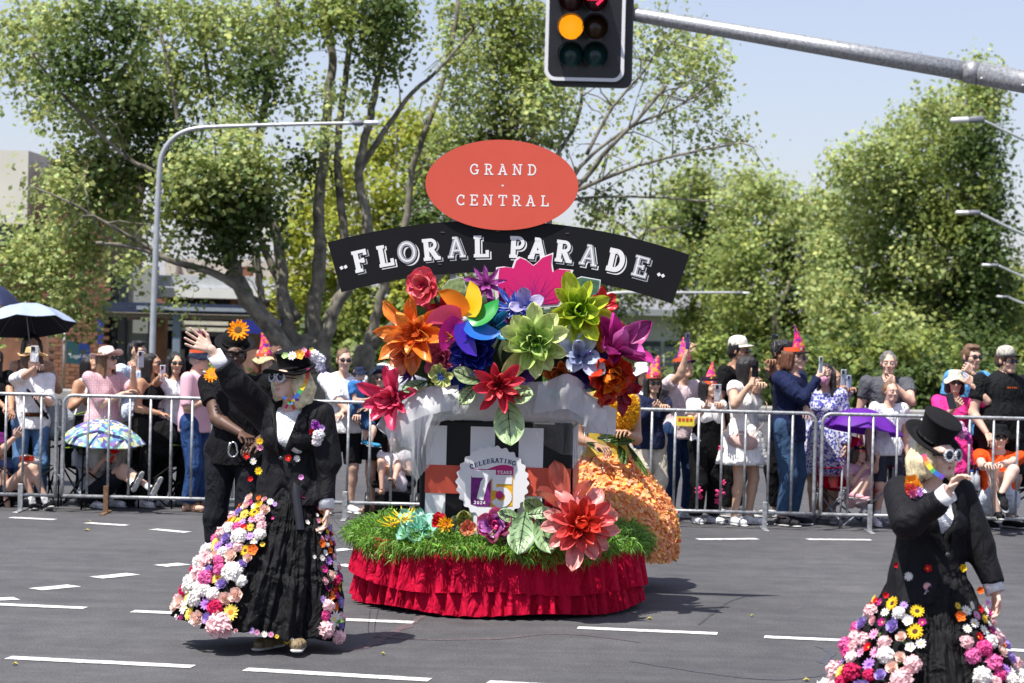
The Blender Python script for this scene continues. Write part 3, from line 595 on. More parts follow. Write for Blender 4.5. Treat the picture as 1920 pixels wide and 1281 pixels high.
tree('second plane tree behind the banner with long sparse branches reaching right', 'plane_tree', [
    ([(700, 790, 0), (690, 720, 0), (684, 650, 0)], 75, 48),
    ([(684, 670, 0), (700, 610, 0), (720, 540, 0), (745, 470, 0), (765, 400, 0), (770, 330, 0), (800, 240, 0), (840, 120, 0), (860, 0, 0)], 30, 10),
    ([(690, 650, 0), (760, 590, -.2), (820, 520, -.3), (900, 440, -.4), (1000, 390, -.5), (1080, 350, -.6), (1140, 280, -.8), (1190, 230, -.9), (1250, 160, -1)], 30, 7),
    ([(1000, 390, -.5), (1085, 355, -.7), (1200, 310, -.9), (1300, 285, -1), (1390, 268, -1.1)], 15, 4),
    ([(960, 400, -.4), (1090, 372, -.5), (1220, 370, -.6), (1330, 378, -.8)], 11, 4),
    ([(1060, 360, -.6), (1100, 300, -.6), (1180, 240, -.8), (1270, 200, -1), (1340, 150, -1)], 12, 4),
    ([(1100, 290, -.6), (1150, 200, -.6), (1210, 130, -.7), (1250, 60, -.8)], 10, 4),
    ([(1085, 375, -.6), (1130, 400, -.6), (1190, 440, -.7), (1215, 470, -.7)], 8, 3),
    ([(1000, 390, -.5), (1000, 250, 0), (980, 120, 0), (960, 0, 0)], 20, 8),
    ([(1010, 340, -.3), (1080, 230, -.3), (1090, 150, -.3), (1080, 60, -.3)], 13, 5),
    ], [
    (880, 30, 60, 60, 'm'), (950, 30, 65, 60, 'g1.1'), (1010, 40, 45, 60, 'm'), (860, 110, 50, 50, 'l.8'), (930, 110, 60, 60, 'g1.2'), (990, 130, 60, 60, 'g1.2'), (870, 190, 50, 50, 'l.9'), (940, 200, 60, 50, 'g1.3'), (1010, 200, 50, 50, 'l'),
    (1040, 180, 45, 40, 'l.7'), (860, 260, 50, 40, 'm'), (930, 250, 60, 30, 'd1'), (1040, 250, 40, 40, 'm.6'), (1060, 210, 40, 40, 'l.4'), (980, 260, 50, 30, 'g'),
    (1230, 60, 40, 55, 'l.5'), (1290, 80, 50, 45, 'l.7'), (1200, 110, 35, 40, 'l.4'), (1330, 120, 35, 55, 'l.8'), (1270, 140, 45, 35, 'l.6'), (1330, 190, 40, 35, 'l.6'), (1220, 180, 45, 30, 'l.4'), (1240, 230, 60, 30, 'm.35'), (1150, 200, 35, 40, 'l.3'),
    (1310, 250, 45, 20, 'l.4'), (1380, 250, 35, 20, 'l.5'), (1400, 280, 22, 16, 'l.5'), (1300, 290, 50, 15, 'm.3'), (1140, 310, 40, 20, 'l.25'), (1220, 330, 60, 18, 'l.3'), (1200, 290, 50, 20, 'l.25'), (1150, 380, 50, 30, 'd.5'), (1150, 440, 30, 30, 'm.5'), (1120, 400, 30, 40, 'm.5'),
    (700, 60, 30, 50, 'm.5'), (1190, 40, 15, 30, 'l.4')],
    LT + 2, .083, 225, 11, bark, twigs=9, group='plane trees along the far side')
tree('yellow green leafy tree behind the forked trunk left of the sign', 'leafy_tree', [([(760, 770, 0), (755, 650, 0), (750, 520, 0)], 40, 26), ([(750, 540, 0), (800, 400, 0), (790, 260, 0)], 20, 6), ([(750, 540, 0), (680, 420, 0), (640, 330, 0)], 18, 6), ([(750, 520, 0), (740, 380, 0), (745, 240, 0)], 16, 5)],
    [(560, 430, 40, 90, 'y1.2'), (600, 380, 45, 60, 'y'), (650, 330, 50, 50, 'y'), (700, 290, 50, 50, 'y1.1'), (760, 250, 50, 50, 'y1.2'), (810, 260, 40, 50, 'g1.2'), (640, 430, 60, 60, 'y1.1'), (720, 380, 60, 60, 'y1.1'), (790, 340, 50, 60, 'g1.1'),
     (580, 530, 50, 60, 'y1.1'), (650, 530, 55, 60, 'y1.1'), (720, 480, 60, 60, 'y'), (800, 430, 60, 60, 'd1.3'), (720, 580, 60, 60, 'g1.2'), (790, 560, 60, 60, 'y'), (850, 540, 60, 60, 'g1.1'), (650, 610, 60, 50, 'g1.2'), (730, 650, 60, 60, 'd1.3'), (800, 650, 60, 60, 'y'), (600, 620, 40, 50, 'd1.1'), (540, 560, 30, 60, 'y'), (860, 640, 60, 60, 'g'), (760, 720, 90, 50, 'd1.3'), (640, 710, 60, 50, 'd1.3')],
    54, .11, 150, 21, barkd, cl=.34, dz=1.5)
def bigtree(label, d, trunk, blobs, seed, size=.13, per=165.0, limbs=(), name='leafy_tree', tb=bark): return tree(label, name, [(trunk[0], trunk[1], trunk[2])] + list(limbs), blobs, d, size, per, seed, tb, cl=.48, dz=2.0, group='round crowned trees beyond the crowd')
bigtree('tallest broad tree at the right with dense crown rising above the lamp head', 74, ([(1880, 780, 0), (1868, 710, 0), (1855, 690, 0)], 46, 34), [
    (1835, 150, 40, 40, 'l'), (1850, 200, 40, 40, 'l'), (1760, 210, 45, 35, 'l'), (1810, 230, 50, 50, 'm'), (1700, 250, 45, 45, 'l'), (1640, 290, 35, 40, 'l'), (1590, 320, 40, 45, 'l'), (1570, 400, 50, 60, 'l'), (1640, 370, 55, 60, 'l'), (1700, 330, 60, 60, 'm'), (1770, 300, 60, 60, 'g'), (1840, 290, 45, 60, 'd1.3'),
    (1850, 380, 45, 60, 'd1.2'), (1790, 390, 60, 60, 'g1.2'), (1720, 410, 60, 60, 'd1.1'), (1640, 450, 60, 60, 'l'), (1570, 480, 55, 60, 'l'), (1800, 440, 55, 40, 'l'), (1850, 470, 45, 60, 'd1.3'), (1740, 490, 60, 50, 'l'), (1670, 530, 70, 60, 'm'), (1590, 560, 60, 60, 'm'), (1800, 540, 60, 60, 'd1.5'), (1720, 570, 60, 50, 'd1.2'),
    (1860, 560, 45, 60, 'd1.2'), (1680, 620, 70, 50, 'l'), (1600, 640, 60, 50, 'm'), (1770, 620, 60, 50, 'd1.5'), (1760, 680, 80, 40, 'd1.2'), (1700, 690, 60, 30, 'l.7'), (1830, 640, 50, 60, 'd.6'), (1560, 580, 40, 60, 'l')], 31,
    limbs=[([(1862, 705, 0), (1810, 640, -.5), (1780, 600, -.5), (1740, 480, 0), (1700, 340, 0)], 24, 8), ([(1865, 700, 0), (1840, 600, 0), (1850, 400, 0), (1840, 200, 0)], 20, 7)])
bigtree('rounded tree in the middle distance just right of the banner end', 84, ([(1460, 790, 0), (1458, 700, 0), (1450, 560, 0)], 26, 16), [
    (1400, 350, 40, 35, 'l'), (1440, 370, 45, 45, 'l'), (1380, 400, 45, 50, 'l'), (1450, 440, 50, 50, 'm'), (1500, 400, 50, 45, 'l'), (1540, 440, 30, 50, 'm'), (1400, 480, 55, 50, 'm'), (1480, 500, 60, 50, 'd1.1'), (1540, 530, 40, 50, 'm'), (1400, 560, 60, 50, 'm'), (1470, 590, 60, 50, 'd1.1'), (1530, 610, 50, 50, 'g'), (1400, 630, 60, 50, 'g'), (1480, 660, 60, 40, 'l'), (1350, 520, 40, 50, 'm')], 32, limbs=[([(1450, 600, 0), (1400, 480, 0), (1400, 380, 0)], 14, 5), ([(1450, 600, 0), (1500, 480, 0), (1500, 400, 0)], 14, 5)])
bigtree('paler tree behind the banner end above the white building', 88, ([(1300, 790, 0), (1300, 700, 0), (1300, 560, 0)], 22, 14), [
    (1270, 370, 35, 40, 'm'), (1310, 350, 40, 45, 'm'), (1240, 420, 40, 45, 'l'), (1310, 420, 45, 50, 'd'), (1350, 440, 40, 50, 'm'), (1260, 490, 45, 45, 'm'), (1320, 510, 50, 50, 'd'), (1350, 580, 50, 50, 'm'), (1290, 600, 30, 40, 'm.7'), (1340, 640, 50, 50, 'm'), (1230, 540, 35, 30, 'm.6'), (1190, 520, 40, 40, 'm'), (1130, 480, 50, 50, 'm'), (1120, 560, 60, 50, 'd'), (1080, 500, 50, 60, 'm'), (1000, 520, 70, 70, 'm'), (1060, 600, 50, 40, 'd')], 33)
bigtree('small yellowish tree at the far right edge beneath the lamps', 96, ([(1960, 790, 0), (1960, 700, 0), (1955, 620, 0)], 24, 14), [(1890, 520, 30, 35, 'm'), (1920, 560, 40, 45, 'y'), (1890, 600, 40, 50, 'm'), (1930, 640, 50, 50, 'l'), (1880, 670, 40, 50, 'm'), (1960, 700, 50, 50, 'm'), (1900, 720, 60, 40, 'm'), (1840, 700, 30, 40, 'm.6')], 34)
bigtree('leafy tree filling the gap left of the yellow green tree', 90, ([(500, 800, 0), (500, 700, 0), (500, 600, 0)], 22, 14), [(520, 640, 60, 50, 'g'), (470, 700, 60, 40, 'd'), (560, 690, 60, 50, 'd')], 35)
def hedge(label, x0, x1, y, ry, d, tone, seed, group='low hedges behind the crowd'):
    rnd = np.random.RandomState(seed); s = FPX / d; g = P((x0 + x1) / 2, 800, d); t = thing('hedge', label, 'hedge', (g.x, d, 0), group)
    B = [(P(x, y + rnd.uniform(-6, 10), d + rnd.uniform(-.3, .5)), (26 / s, .5, (ry + rnd.uniform(-22, 8)) / s), tone if rnd.rand() < .65 else 'd1.1') for x in range(int(x0), int(x1), 22)]
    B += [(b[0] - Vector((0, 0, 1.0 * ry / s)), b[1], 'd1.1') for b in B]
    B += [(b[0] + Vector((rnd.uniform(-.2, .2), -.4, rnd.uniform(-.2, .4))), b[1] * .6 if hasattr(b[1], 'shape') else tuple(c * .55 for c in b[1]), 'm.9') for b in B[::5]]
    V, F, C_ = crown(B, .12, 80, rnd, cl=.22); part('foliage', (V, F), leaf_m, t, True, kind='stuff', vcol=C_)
    for x in range(int(x0), int(x1), 90): q = P(x, y, d); mb = MB(); mb.tube([(q.x, d, -.05), (q.x + .05, d, q.z)], .03, 6); mb.part('stem', barkd, t, True)
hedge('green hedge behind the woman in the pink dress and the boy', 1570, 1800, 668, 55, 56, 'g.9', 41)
hedge('dark shaded hedge below the tall tree at the right', 1790, 2100, 680, 60, 58, 'd1.2', 42)  # shade beneath the tall tree is put into the dark leaf tone
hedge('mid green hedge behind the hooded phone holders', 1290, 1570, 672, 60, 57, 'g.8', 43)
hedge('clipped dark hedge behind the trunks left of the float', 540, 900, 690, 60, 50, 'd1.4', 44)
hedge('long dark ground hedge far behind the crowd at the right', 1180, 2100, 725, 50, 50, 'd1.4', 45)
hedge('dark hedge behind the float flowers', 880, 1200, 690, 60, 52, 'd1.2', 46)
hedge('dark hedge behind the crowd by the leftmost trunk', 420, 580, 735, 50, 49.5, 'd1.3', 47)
# ------------------------------------------------------------------ street lamps
lampm = mat('lamp_grey', (.42, .44, .46), .45, var=.1, metal=.3)
def lamp(label, d, pole, arm, head, r0=.055, r1=.04, hl=None):
    g = P(pole[0][0], pole[0][1], d); t = thing('street_lamp', label, 'street lamp', (g.x, g.y, 0), 'street lamps along the road'); s = FPX / d
    W = [P(x, y, d) for (x, y) in pole]; W[0].z = 0
    n = len(W) + len(arm); mb = MB(); A = smoothpath(W + [P(x, y, d) for (x, y) in arm], 6); N = len(A)
    mb.tube(A, [lerp(r0, r1, i / (N - 1)) for i in range(N)], 10); mb.part('pole', lampm, t, True)
    a, b = P(*head[0], d), P(*head[1], d); ax = (b - a); L = ax.length; R = ax.to_track_quat('X', 'Z').to_matrix()
    mb = MB(); mb.box(a.lerp(b, .22), (L * .45, .16, L * .2), R, 0, .03); mb.part('housing', mat('lamp_housing', (.16, .17, .2), .5), t, True)
    mb = MB(); mb.box(a.lerp(b, .72), (L * .56, .2, L * .17), R, 0, .04); mb.part('diffuser', mat('lamp_lens', (.62, .63, .66), .3), t, True)
lamp('tall grey street lamp with swan neck arm standing before the plane tree', 38, [(283, 760), (286, 640), (291, 500), (296, 380), (300, 310)], [(306, 285), (322, 262), (345, 247), (375, 240), (430, 237), (560, 233), (664, 231)], [(660, 231), (711, 231)], .052, .026)
lamp('highest street lamp head at the right edge against the sky', 58, [(2170, 760), (2175, 420), (2170, 372)], [(2150, 355), (2080, 325), (1980, 283), (1920, 262), (1842, 225)], [(1845, 224), (1782, 226)], .08, .03)
lamp('second street lamp head at the right edge in front of the tall tree', 62, [(2100, 760), (2105, 540), (2100, 508)], [(2080, 495), (2000, 466), (1920, 440), (1835, 399)], [(1838, 399), (1791, 399)], .09, .035)
lamp('third street lamp arm at the right edge below the second', 67, [(2060, 740), (2062, 590), (2055, 575)], [(2030, 562), (1980, 545), (1920, 520), (1872, 498)], [(1873, 498), (1840, 497)], .075, .03)
lamp('lowest street lamp arm at the right edge by the yellowish tree', 71, [(2030, 730), (2030, 615), (2020, 603)], [(2000, 592), (1960, 580), (1915, 568), (1890, 557)], [(1891, 557), (1868, 556)], .07, .03)
lamp('thin street lamp with level arm right of the black banner end', 70, [(1130, 760), (1132, 600), (1134, 562)], [(1140, 553), (1170, 549), (1250, 549), (1385, 549)], [(1380, 549), (1406, 550)], .09, .035)
mb = MB(); mb.tube([(P(645, 700, 62).x, 62, 0), P(648, 560, 62), P(650, 380, 62)], .075, 10); o = link('light_pole', newmesh('light_pole', mb.V, mb.F, lampm, True)); tag(o, 'plain grey pole behind the trunks above the man in sunglasses', 'pole')
# ------------------------------------------------------------------ traffic signal
TD = 29.5
bk = mat('signal_black', (.012, .012, .014), .4, var=.2, scale=20, spec=.5); wt = mat('signal_white', (.75, .76, .78), .5, var=.05)
t = thing('traffic_signal', 'black twin column traffic signal with lit amber lamp hanging from the mast arm', 'traffic light', P(1100, 60, TD))
def rrect(cx, cz, hx, hz, r, n=5):
    out = []
    for (sx, sz, a0) in ((1, 1, 0), (-1, 1, 90), (-1, -1, 180), (1, -1, 270)):
        for i in range(n + 1): a = math.radians(a0 + 90 * i / n); out.append((cx + sx * (hx - r) + r * math.cos(a), cz + sz * (hz - r) + r * math.sin(a)))
    return out
def plate(mb, ring, y0, y1, m=0):
    n = len(ring); V = [(x, y0, z) for x, z in ring] + [(x, y1, z) for x, z in ring]
    return mb.add(V, [tuple(range(n)), tuple(range(2 * n - 1, n - 1, -1))] + [(i, i + n, (i + 1) % n + n, (i + 1) % n) for i in range(n)], m)
s20 = FPX / TD; K_ = TD / 20; c = P(1098, 27, TD); hx, hz = 74.5 / s20, 125 / s20
mb = MB(); plate(mb, rrect(c.x, c.z, hx, hz, .13), TD, TD + .004); mb.part('backboard', bk, t)
mb = MB(); A_ = rrect(c.x, c.z, hx, hz, .13, 8); B_ = rrect(c.x, c.z, hx - .042, hz - .042, .10, 8); n = len(A_)
V = [(x, TD - .004, z) for x, z in A_] + [(x, TD - .004, z) for x, z in B_]; mb.add(V, [(i, (i + 1) % n, (i + 1) % n + n, i + n) for i in range(n)]); V2 = [(x, TD - .001, z) for x, z in A_]; b0 = len(mb.V) - 2 * n
mb.part('border', wt, t)
mb = MB(); plate(mb, rrect(c.x + .085, c.z - .06, hx + .02, hz, .1), TD + .09, TD + .2); mb.part('rear_board', bk, t)
mb = MB(); mb.box((c.x, TD + .1, c.z), (.75, .18, 1.4), bev=.02); mb.part('housing', bk, t)
lens = {'off_red': mat('lens_off_red', (.05, .01, .012), .12), 'off_amber': mat('lens_off_amber', (.05, .022, .006), .12), 'off_green': mat('lens_off_green', (.015, .06, .06), .12), 'amber': mat('lens_amber_lit', (.95, .33, .008), .4, var=.25, scale=120, emit=.75), 'red': mat('arrow_red_lit', (1, .02, .08), .4, emit=1.2)}
for col, px in enumerate((1071, 1117)):
    for rw, py in enumerate((-1, 51, 103)):
        q = P(px, py, TD); r = .15
        hb = MB(); n = 20; V = []
        for k in range(n + 1):
            a = math.radians(-60 + 300 * k / n); L = .25
            V += [(q.x + r * 1.04 * math.cos(a), TD - .005, q.z + r * 1.04 * math.sin(a)), (q.x + r * 1.06 * math.cos(a) - .012, TD - L * (1 - .35 * max(0, -math.sin(a))), q.z + r * 1.02 * math.sin(a) - .012)]
        hb.add(V, [(2 * k, 2 * k + 1, 2 * k + 3, 2 * k + 2) for k in range(n)]); hv = hb.part('visor', bk, t, True)
        key = ('off_red', 'amber' if col == 0 else 'off_amber', 'off_green')[rw]
        mb = MB(); M = Matrix.Translation(q) @ Matrix.Rotation(PI / 2, 4, 'X'); mb.lathe([(.001, .04), (r * .45, .034), (r * .8, .02), (r, .0)], 28, M @ Matrix.Translation((0, 0, 0))); mb.part('lens', lens[key], t, True)
        if rw == 0 and col == 1:
            mb = MB(); y = TD - .05
            mb.box((q.x - .045, y, q.z), (.13, .004, .033)); mb.box((q.x + .052, y, q.z + .03), (.11, .004, .033), Matrix.Rotation(math.radians(45), 3, 'Y')); mb.box((q.x + .052, y - .001, q.z - .03), (.11, .004, .033), Matrix.Rotation(math.radians(-45), 3, 'Y'))
            mb.part('arrow', lens['red'], t)
arm = thing('mast_arm', 'long grey steel mast arm crossing the sky above the right side', 'signal pole', (P(2120, 600, 27.5).x, 27.5, 0))
a = P(1170, 24, TD + .25); b = P(1835, 138, 28.2); e = P(2120, 190, 27.5)
mb = MB(); mb.tube([P(1100, 12, TD + .28), a, a.lerp(b, .5), b], [.085, .085, .10, .115], 18); mb.part('arm', galv, arm, True)
mb = MB(); mb.tube([a.lerp(b, .965), b], [.135, .137], 18); mb.tube([b, e], [.13, .14], 18); mb.part('sleeve', galv, arm, True)
mb = MB(); mb.tube([(e.x, e.y, 0), (e.x, e.y, e.z + .5)], [.2, .16], 18); mb.part('post', galv, arm, True)
for (px, py) in ((1836, 150), (1913, 163)): mb = MB(); q = P(px, py, 28); mb.lathe([(.001, .03), (.02, .024), (.024, 0)], 8, Matrix.Translation(q + Vector((0, -.14, 0))) @ Matrix.Rotation(PI / 2, 4, 'X')); mb.part('bolt', galv, arm, True)
mb = MB(); q = P(1725, 103, 28.6); mb.tube([q + Vector((.022 * math.cos(a_), 0, .018 + .022 * math.sin(a_))) for a_ in [k * PI / 5 for k in range(10)]], .003, 5, closed=True); mb.part('eyelet', galv, arm, True)
# ------------------------------------------------------------------ parade float
FD = 16.65
fc = P(932, 1130, FD); FC = Vector((fc.x, FD, 0))
fl = thing('parade_float', 'round red skirted float carrying a striped box, giant flowers and the black arched sign', 'parade float', FC)
FO = np.array(FC)
red_c = mat('crimson_cotton', (.46, .003, .032), .8, var=.14, scale=6, bump=.35, bscale=30, spec=.12, wrinkle=.8)
def tier(name, z0, z1, r0, r1, amp, nf, seed, lift=0.0):
    rnd = random.Random(seed); NT, NZ = 900, 12; V = []; ph = [rnd.uniform(0, 6.28) for _ in range(8)]
    for j in range(NZ + 1):
        v = j / NZ
        for i in range(NT):
            th = 2 * PI * i / NT
            a = th + .02 * math.sin(7 * th + ph[0]) + .013 * math.sin(19 * th + ph[1])
            f = math.sin(nf * a + ph[2] + .5 * v * math.sin(5 * th)) + .6 * math.sin(nf * 1.63 * a + ph[3]) * (1 - .5 * v) + .35 * math.sin(nf * .37 * a + ph[4]) * v
            f = math.copysign(abs(f) ** .8, f)
            am = amp * (.38 + .62 * v ** 1.1) * (1 + .35 * math.sin(4 * th + ph[5]))
            r = lerp(r0, r1, v ** .9) + am * f * .6 + .015 * math.sin(3 * th + ph[6])
            z = lerp(z0, z1, v) + v * (.012 * math.sin(6 * th + ph[7]) + .006 * f) + lift * v * max(0, -math.cos(th)) ** 8
            V.append((FC.x + r * math.cos(th), FC.y + r * math.sin(th) * .98, z))
    F = [(j * NT + i, j * NT + (i + 1) % NT, (j + 1) * NT + (i + 1) % NT, (j + 1) * NT + i) for j in range(NZ) for i in range(NT)]
    part(name, (V, F), red_c, fl, True)
tier('skirt_tier', .30, .030, .945, .995, .046, 62, 5)
tier('skirt_tier', .475, .168, .965, 1.015, .040, 55, 6, .05)
mb = MB(); mb.lathe([(.0, .44), (.93, .44), (.93, .47), (.0, .47)], 48, Matrix.Translation(FC)); mb.part('platform', mat('plywood', (.3, .2, .1), .8), fl)
mb = MB(); mb.lathe([(.0, .1), (.9, .1), (.9, .16), (.0, .16)], 48, Matrix.Translation(FC)); mb.part('base_frame', bk, fl)
for a in range(4):
    q = FC + Vector((.75 * math.cos(a * PI / 2 + .7), .75 * math.sin(a * PI / 2 + .7), .06)); mb = MB(); mb.lathe([(.001, -.02), (.055, -.02), (.06, 0), (.055, .02), (.001, .02)], 16, Matrix.Translation(q) @ Matrix.Rotation(PI / 2, 4, 'X')); mb.part('wheel', bk, fl, True)
mb = MB(); q = P(1203, 1045, 16.7); mb.tube([q, q + Vector((.02, 0, -.06)), q + Vector((.01, 0, -.12)), q + Vector((-.03, 0, -.17))], .004, 6); mb.part('cable', bk, fl)
# grass garland: sprigs of thin blades
def grass():
    rnd = np.random.RandomState(4); Vs = []; C_ = []
    N = 4200
    th = rnd.rand(N) * 2 * PI; rr = np.where(rnd.rand(N) < .62, rnd.uniform(.80, 1.0, N), rnd.uniform(.45, .9, N))
    zt = .50 + .035 * rnd.randn(N) * .7
    hang = (rnd.rand(N) < .5) & (rr > .86)
    sag = (.5 + .5 * np.sin(5 * th + 1)) ** 2 * .09 + (.5 + .5 * np.sin(13 * th)) * .02
    zt = np.where(hang, .49 - rnd.rand(N) * (.03 + sag), zt); rr = np.where(hang, rnd.uniform(.985, 1.05, N), rr)
    base = np.stack([FC.x + rr * np.cos(th), FC.y + rr * np.sin(th), zt], 1); out = np.stack([np.cos(th), np.sin(th), np.zeros(N)], 1)
    for k in range(9):
        d = out * rnd.uniform(.0, .8, (N, 1)) + rnd.randn(N, 3) * .6; d[:, 2] += np.where(hang, -.5, .55); d /= np.linalg.norm(d, axis=1)[:, None]
        L = rnd.uniform(.025, .075, (N, 1)); s = np.cross(d, rnd.randn(N, 3)); s /= np.linalg.norm(s, axis=1)[:, None]; w = rnd.uniform(.0018, .0042, (N, 1))
        b = base + rnd.randn(N, 3) * .014; mid = b + d * L * .55; tip = b + d * L + np.array((0, 0, -.25)) * L
        Vs.append(np.stack([b - s * w, b + s * w, mid + s * w, tip, mid - s * w], 1).reshape(-1, 3))
        br = rnd.uniform(.55, 1.35, (N, 1)); c = np.array((.17, .36, .045)) * br; c[rnd.rand(N) < .2] = (.10, .2, .03); C_.append(np.repeat(c, 5, 0))
    V = np.concatenate(Vs); n = len(V) // 5; F = (np.array([(0, 1, 2), (0, 2, 4), (4, 2, 3)])[None] + (np.arange(n) * 5)[:, None, None]).reshape(-1, 3)
    part('grass_garland', (V, F), mat('plastic_grass', (.1, .3, .03), .5, var=0, vc=True, trans=.25), fl, False, kind='stuff', vcol=np.concatenate(C_))
grass()
# ---- striped box
bw = mat('box_white', (.78, .79, .80), .45, var=.03, scale=2); bb = mat('box_black', (.008, .008, .009), .4, var=.15, scale=3, spec=.25); br_ = mat('box_coral', (.62, .095, .055), .5, var=.05, scale=2)
S2 = FPX / 16.05; bc = P(934, 790, 16.05); BM = Matrix.Translation(Vector((bc.x, 16.05, 0)) - FC) @ Matrix.Rotation(math.radians(-4.0), 4, 'Z'); ZT = bc.z; BW2 = 1.005
def bx(name, x0, x1, z0, z1, y0, y1, m, bev=0.0, parent=None):
    mb = MB(); mb.box(((x0 + x1) / 2, (y0 + y1) / 2, (z0 + z1) / 2), (x1 - x0, y1 - y0, z1 - z0), None, 0, bev); return link(name, newmesh(name, mb.V, mb.F, m, False), parent or fl, BM if parent is None else None)
X = lambda px: (px - 934) / S2
Zf = lambda py: ZT - (py - 790) / S2
body = bx('box_body', X(789), X(1075), .44, ZT, .0, .88, bb, .012)
for x0, x1 in ((800, 838), (883, 929), (974, 1020)): bx('white_stripe', X(x0), X(x1), .45, Zf(801), -.005, .0, bw, parent=body)
bx('red_band', X(799), X(1073), Zf(928), Zf(875), -.010, -.0052, br_, parent=body)
for k, y in enumerate((.05, .3, .55)): bx('white_stripe', X(1075) + .0, X(1075) + .005, .45, Zf(801), y, y + .12, bw, parent=body)
bx('red_band', X(1075) + .0052, X(1075) + .0095, Zf(928), Zf(875), .0, .88, br_, parent=body)
# ---- scalloped anniversary badge
BY = -.05; bcx, bcz = X(927), Zf(904); rad = .238
ring = [(bcx + (rad + .008 * math.cos(26 * a)) * math.cos(a), bcz + (rad + .008 * math.cos(26 * a)) * math.sin(a)) for a in [2 * PI * i / 208 for i in range(208)]]
mb = MB(); plate(mb, ring, BY, BY + .008); badge = link('badge', newmesh('badge', mb.V, mb.F, mat('badge_white', (.8, .81, .83), .5, var=.02), False), fl, BM)
mb = MB(); mb.box((bcx + .01, BY + .012, (.45 + bcz) / 2 - .02), (.26, .008, bcz - .45)); link('badge_stem', newmesh('badge_stem', mb.V, mb.F, bw, False), fl, BM)
navy = mat('print_navy', (.03, .035, .13), .6, var=0); mag = mat('print_magenta', (.52, .015, .17), .55, var=.15, scale=30); pur = mat('print_purple', (.17, .012, .18), .55, var=.35, scale=35); yel = mat('print_yellow', (.78, .42, .02), .55, var=.25, scale=40)
B_ = lambda px, py: ((px - 934) / S2, Zf(py))
def poly_on(name, pts, y, m, th=.0015):
    mb = MB(); plate(mb, [B_(*p) for p in pts][::-1], y - th, y); return link(name, newmesh(name, mb.V, mb.F, m, False), badge)
top = [(887 + 79 * i / 12, 877.5 - 4.5 * math.sin(i / 12 * 2 * PI + PI) - (i / 12) * 3.5) for i in range(13)]
poly_on('flag_band', top + [(966, 879.5), (887, 879.5)], BY, mag)
poly_on('flag_band', [(933, 879.5), (966, 879.5), (966, 889.5), (933, 889.5)], BY, mag)
poly_on('flag_panel', [(887, 893.5), (924.5, 893.5), (924.5, 950), (900, 950), (887, 946)], BY, pur)
poly_on('flag_panel', [(925, 897), (964, 897), (964, 948), (925, 950)], BY, yel)
poly_on('flag_band', [(964, 889.5), (966, 889.5), (966, 948), (964, 948)], BY, yel)
poly_on('print_flower', [(941 + 7.5 * math.cos(a), 927 + 7.5 * math.sin(a)) for a in [k * PI / 8 for k in range(16)]], BY - .0055, mag)
poly_on('print_leaf', [(917, 943), (926, 944), (930, 949), (920, 949)], BY, mat('print_green', (.08, .2, .04), .6))
def lett(ch, px, py, h, ws, wt_, m, parent, y, rot=0.0, th=.002, name='letter'):
    adv = GLY[ch][0] * h; x, z = B_(px, py); M = Matrix.Translation((x, 0, z)) @ Matrix.Rotation(rot, 4, 'Y') @ Matrix.Translation((-adv / 2, 0, -h / 2)); return glyph(name, ch, h, ws, wt_, y, th, m, parent, M)
w7 = mat('badge_white', (0, 0, 0))
lett('7', 908, 908.5, .200, .036, .036, w7, badge, BY - .002, name='numeral'); lett('5', 945, 920.5, .196, .034, .034, w7, badge, BY - .0025, name='numeral')
for i, ch in enumerate('CELEBRATING'):
    u = i / 10; lett(ch, 887.5 + 79 * u, 870.5 - 8.0 * math.sin(u * 2 * PI * .55 - .5) * .9 + 1 - 3.2 * u, .03, .0065, .003, navy, badge, BY - .001, rot=-.18 * math.cos(u * 3.6 - .5) , th=.001)
for i, ch in enumerate('YEARS'): lett(ch, 938.5 + 5.6 * i, 884.5, .020, .0045, .003, w7, badge, BY - .002, th=.001)
for i, ch in enumerate('2024'): lett(ch, 895.5 + 5.8 * i, 942.5, .020, .0045, .004, w7, badge, BY - .0022, th=.001, name='numeral')
# ---- oval and banner signs
SD = 16.6; S3 = FPX / SD
oc = P(941, 347, SD - .03); ov_m = mat('sign_coral', (.62, .09, .055), .5, var=.04, scale=3, bump=.05, bscale=4, aniso=(1, 1, 60))
TI = math.radians(.0)
ring = [(143 / S3 * math.cos(a), 84.5 / S3 * math.sin(a)) for a in [2 * PI * i / 96 for i in range(96)]]
mb = MB(); plate(mb, ring, 0, .016); oval = link('oval_sign', newmesh('oval_sign', mb.V, mb.F, ov_m, False), fl, Matrix.Translation(oc - FC) @ Matrix.Rotation(-TI, 4, 'Y'))
lw = mat('letter_white', (.8, .8, .8), .5, var=.02); lg = mat('letter_grey', (.36, .37, .40), .5, var=.1, scale=90)
iMo = (Matrix.Translation(oc)).inverted()
def olet(ch, px, py, h):
    q = P(px, py, SD - .03) - oc; adv = GLY[ch][0] * h; glyph('letter', ch, h, .0095, .0085, -.0003, .0008, lw, oval, Matrix.Translation((q.x - adv / 2, 0, q.z - h / 2)))
for ch, x in zip('GRAND', (889.3, 916.7, 942.6, 970, 998)): olet(ch, x, 318 + (x - 942) * .012, .074)
for ch, x in zip('CENTRAL', (863.8, 888.6, 914.8, 942.6, 969.2, 995, 1021.3)): olet(ch, x, 376 + (x - 942) * .012, .074)
olet('-', 942.6, 347.5, .05)
bm_ = P(944, 414, SD); RB = 1131 / S3; TH = 97 / S3; A0 = math.asin(339 / 1131); tilt = math.radians(-.55)
cen = bm_ - Vector((0, 0, RB))
def barc(r, a): a = a - tilt; return (r * math.sin(a), r * math.cos(a))
n = 60; V = []; F = []
for y in (0, .014):
    for i in range(n + 1):
        a = lerp(-A0, A0 * 1.003, i / n)
        for r in (RB, RB - TH): x, z = barc(r, a); V.append((x, y, z))
o2 = 2 * (n + 1)
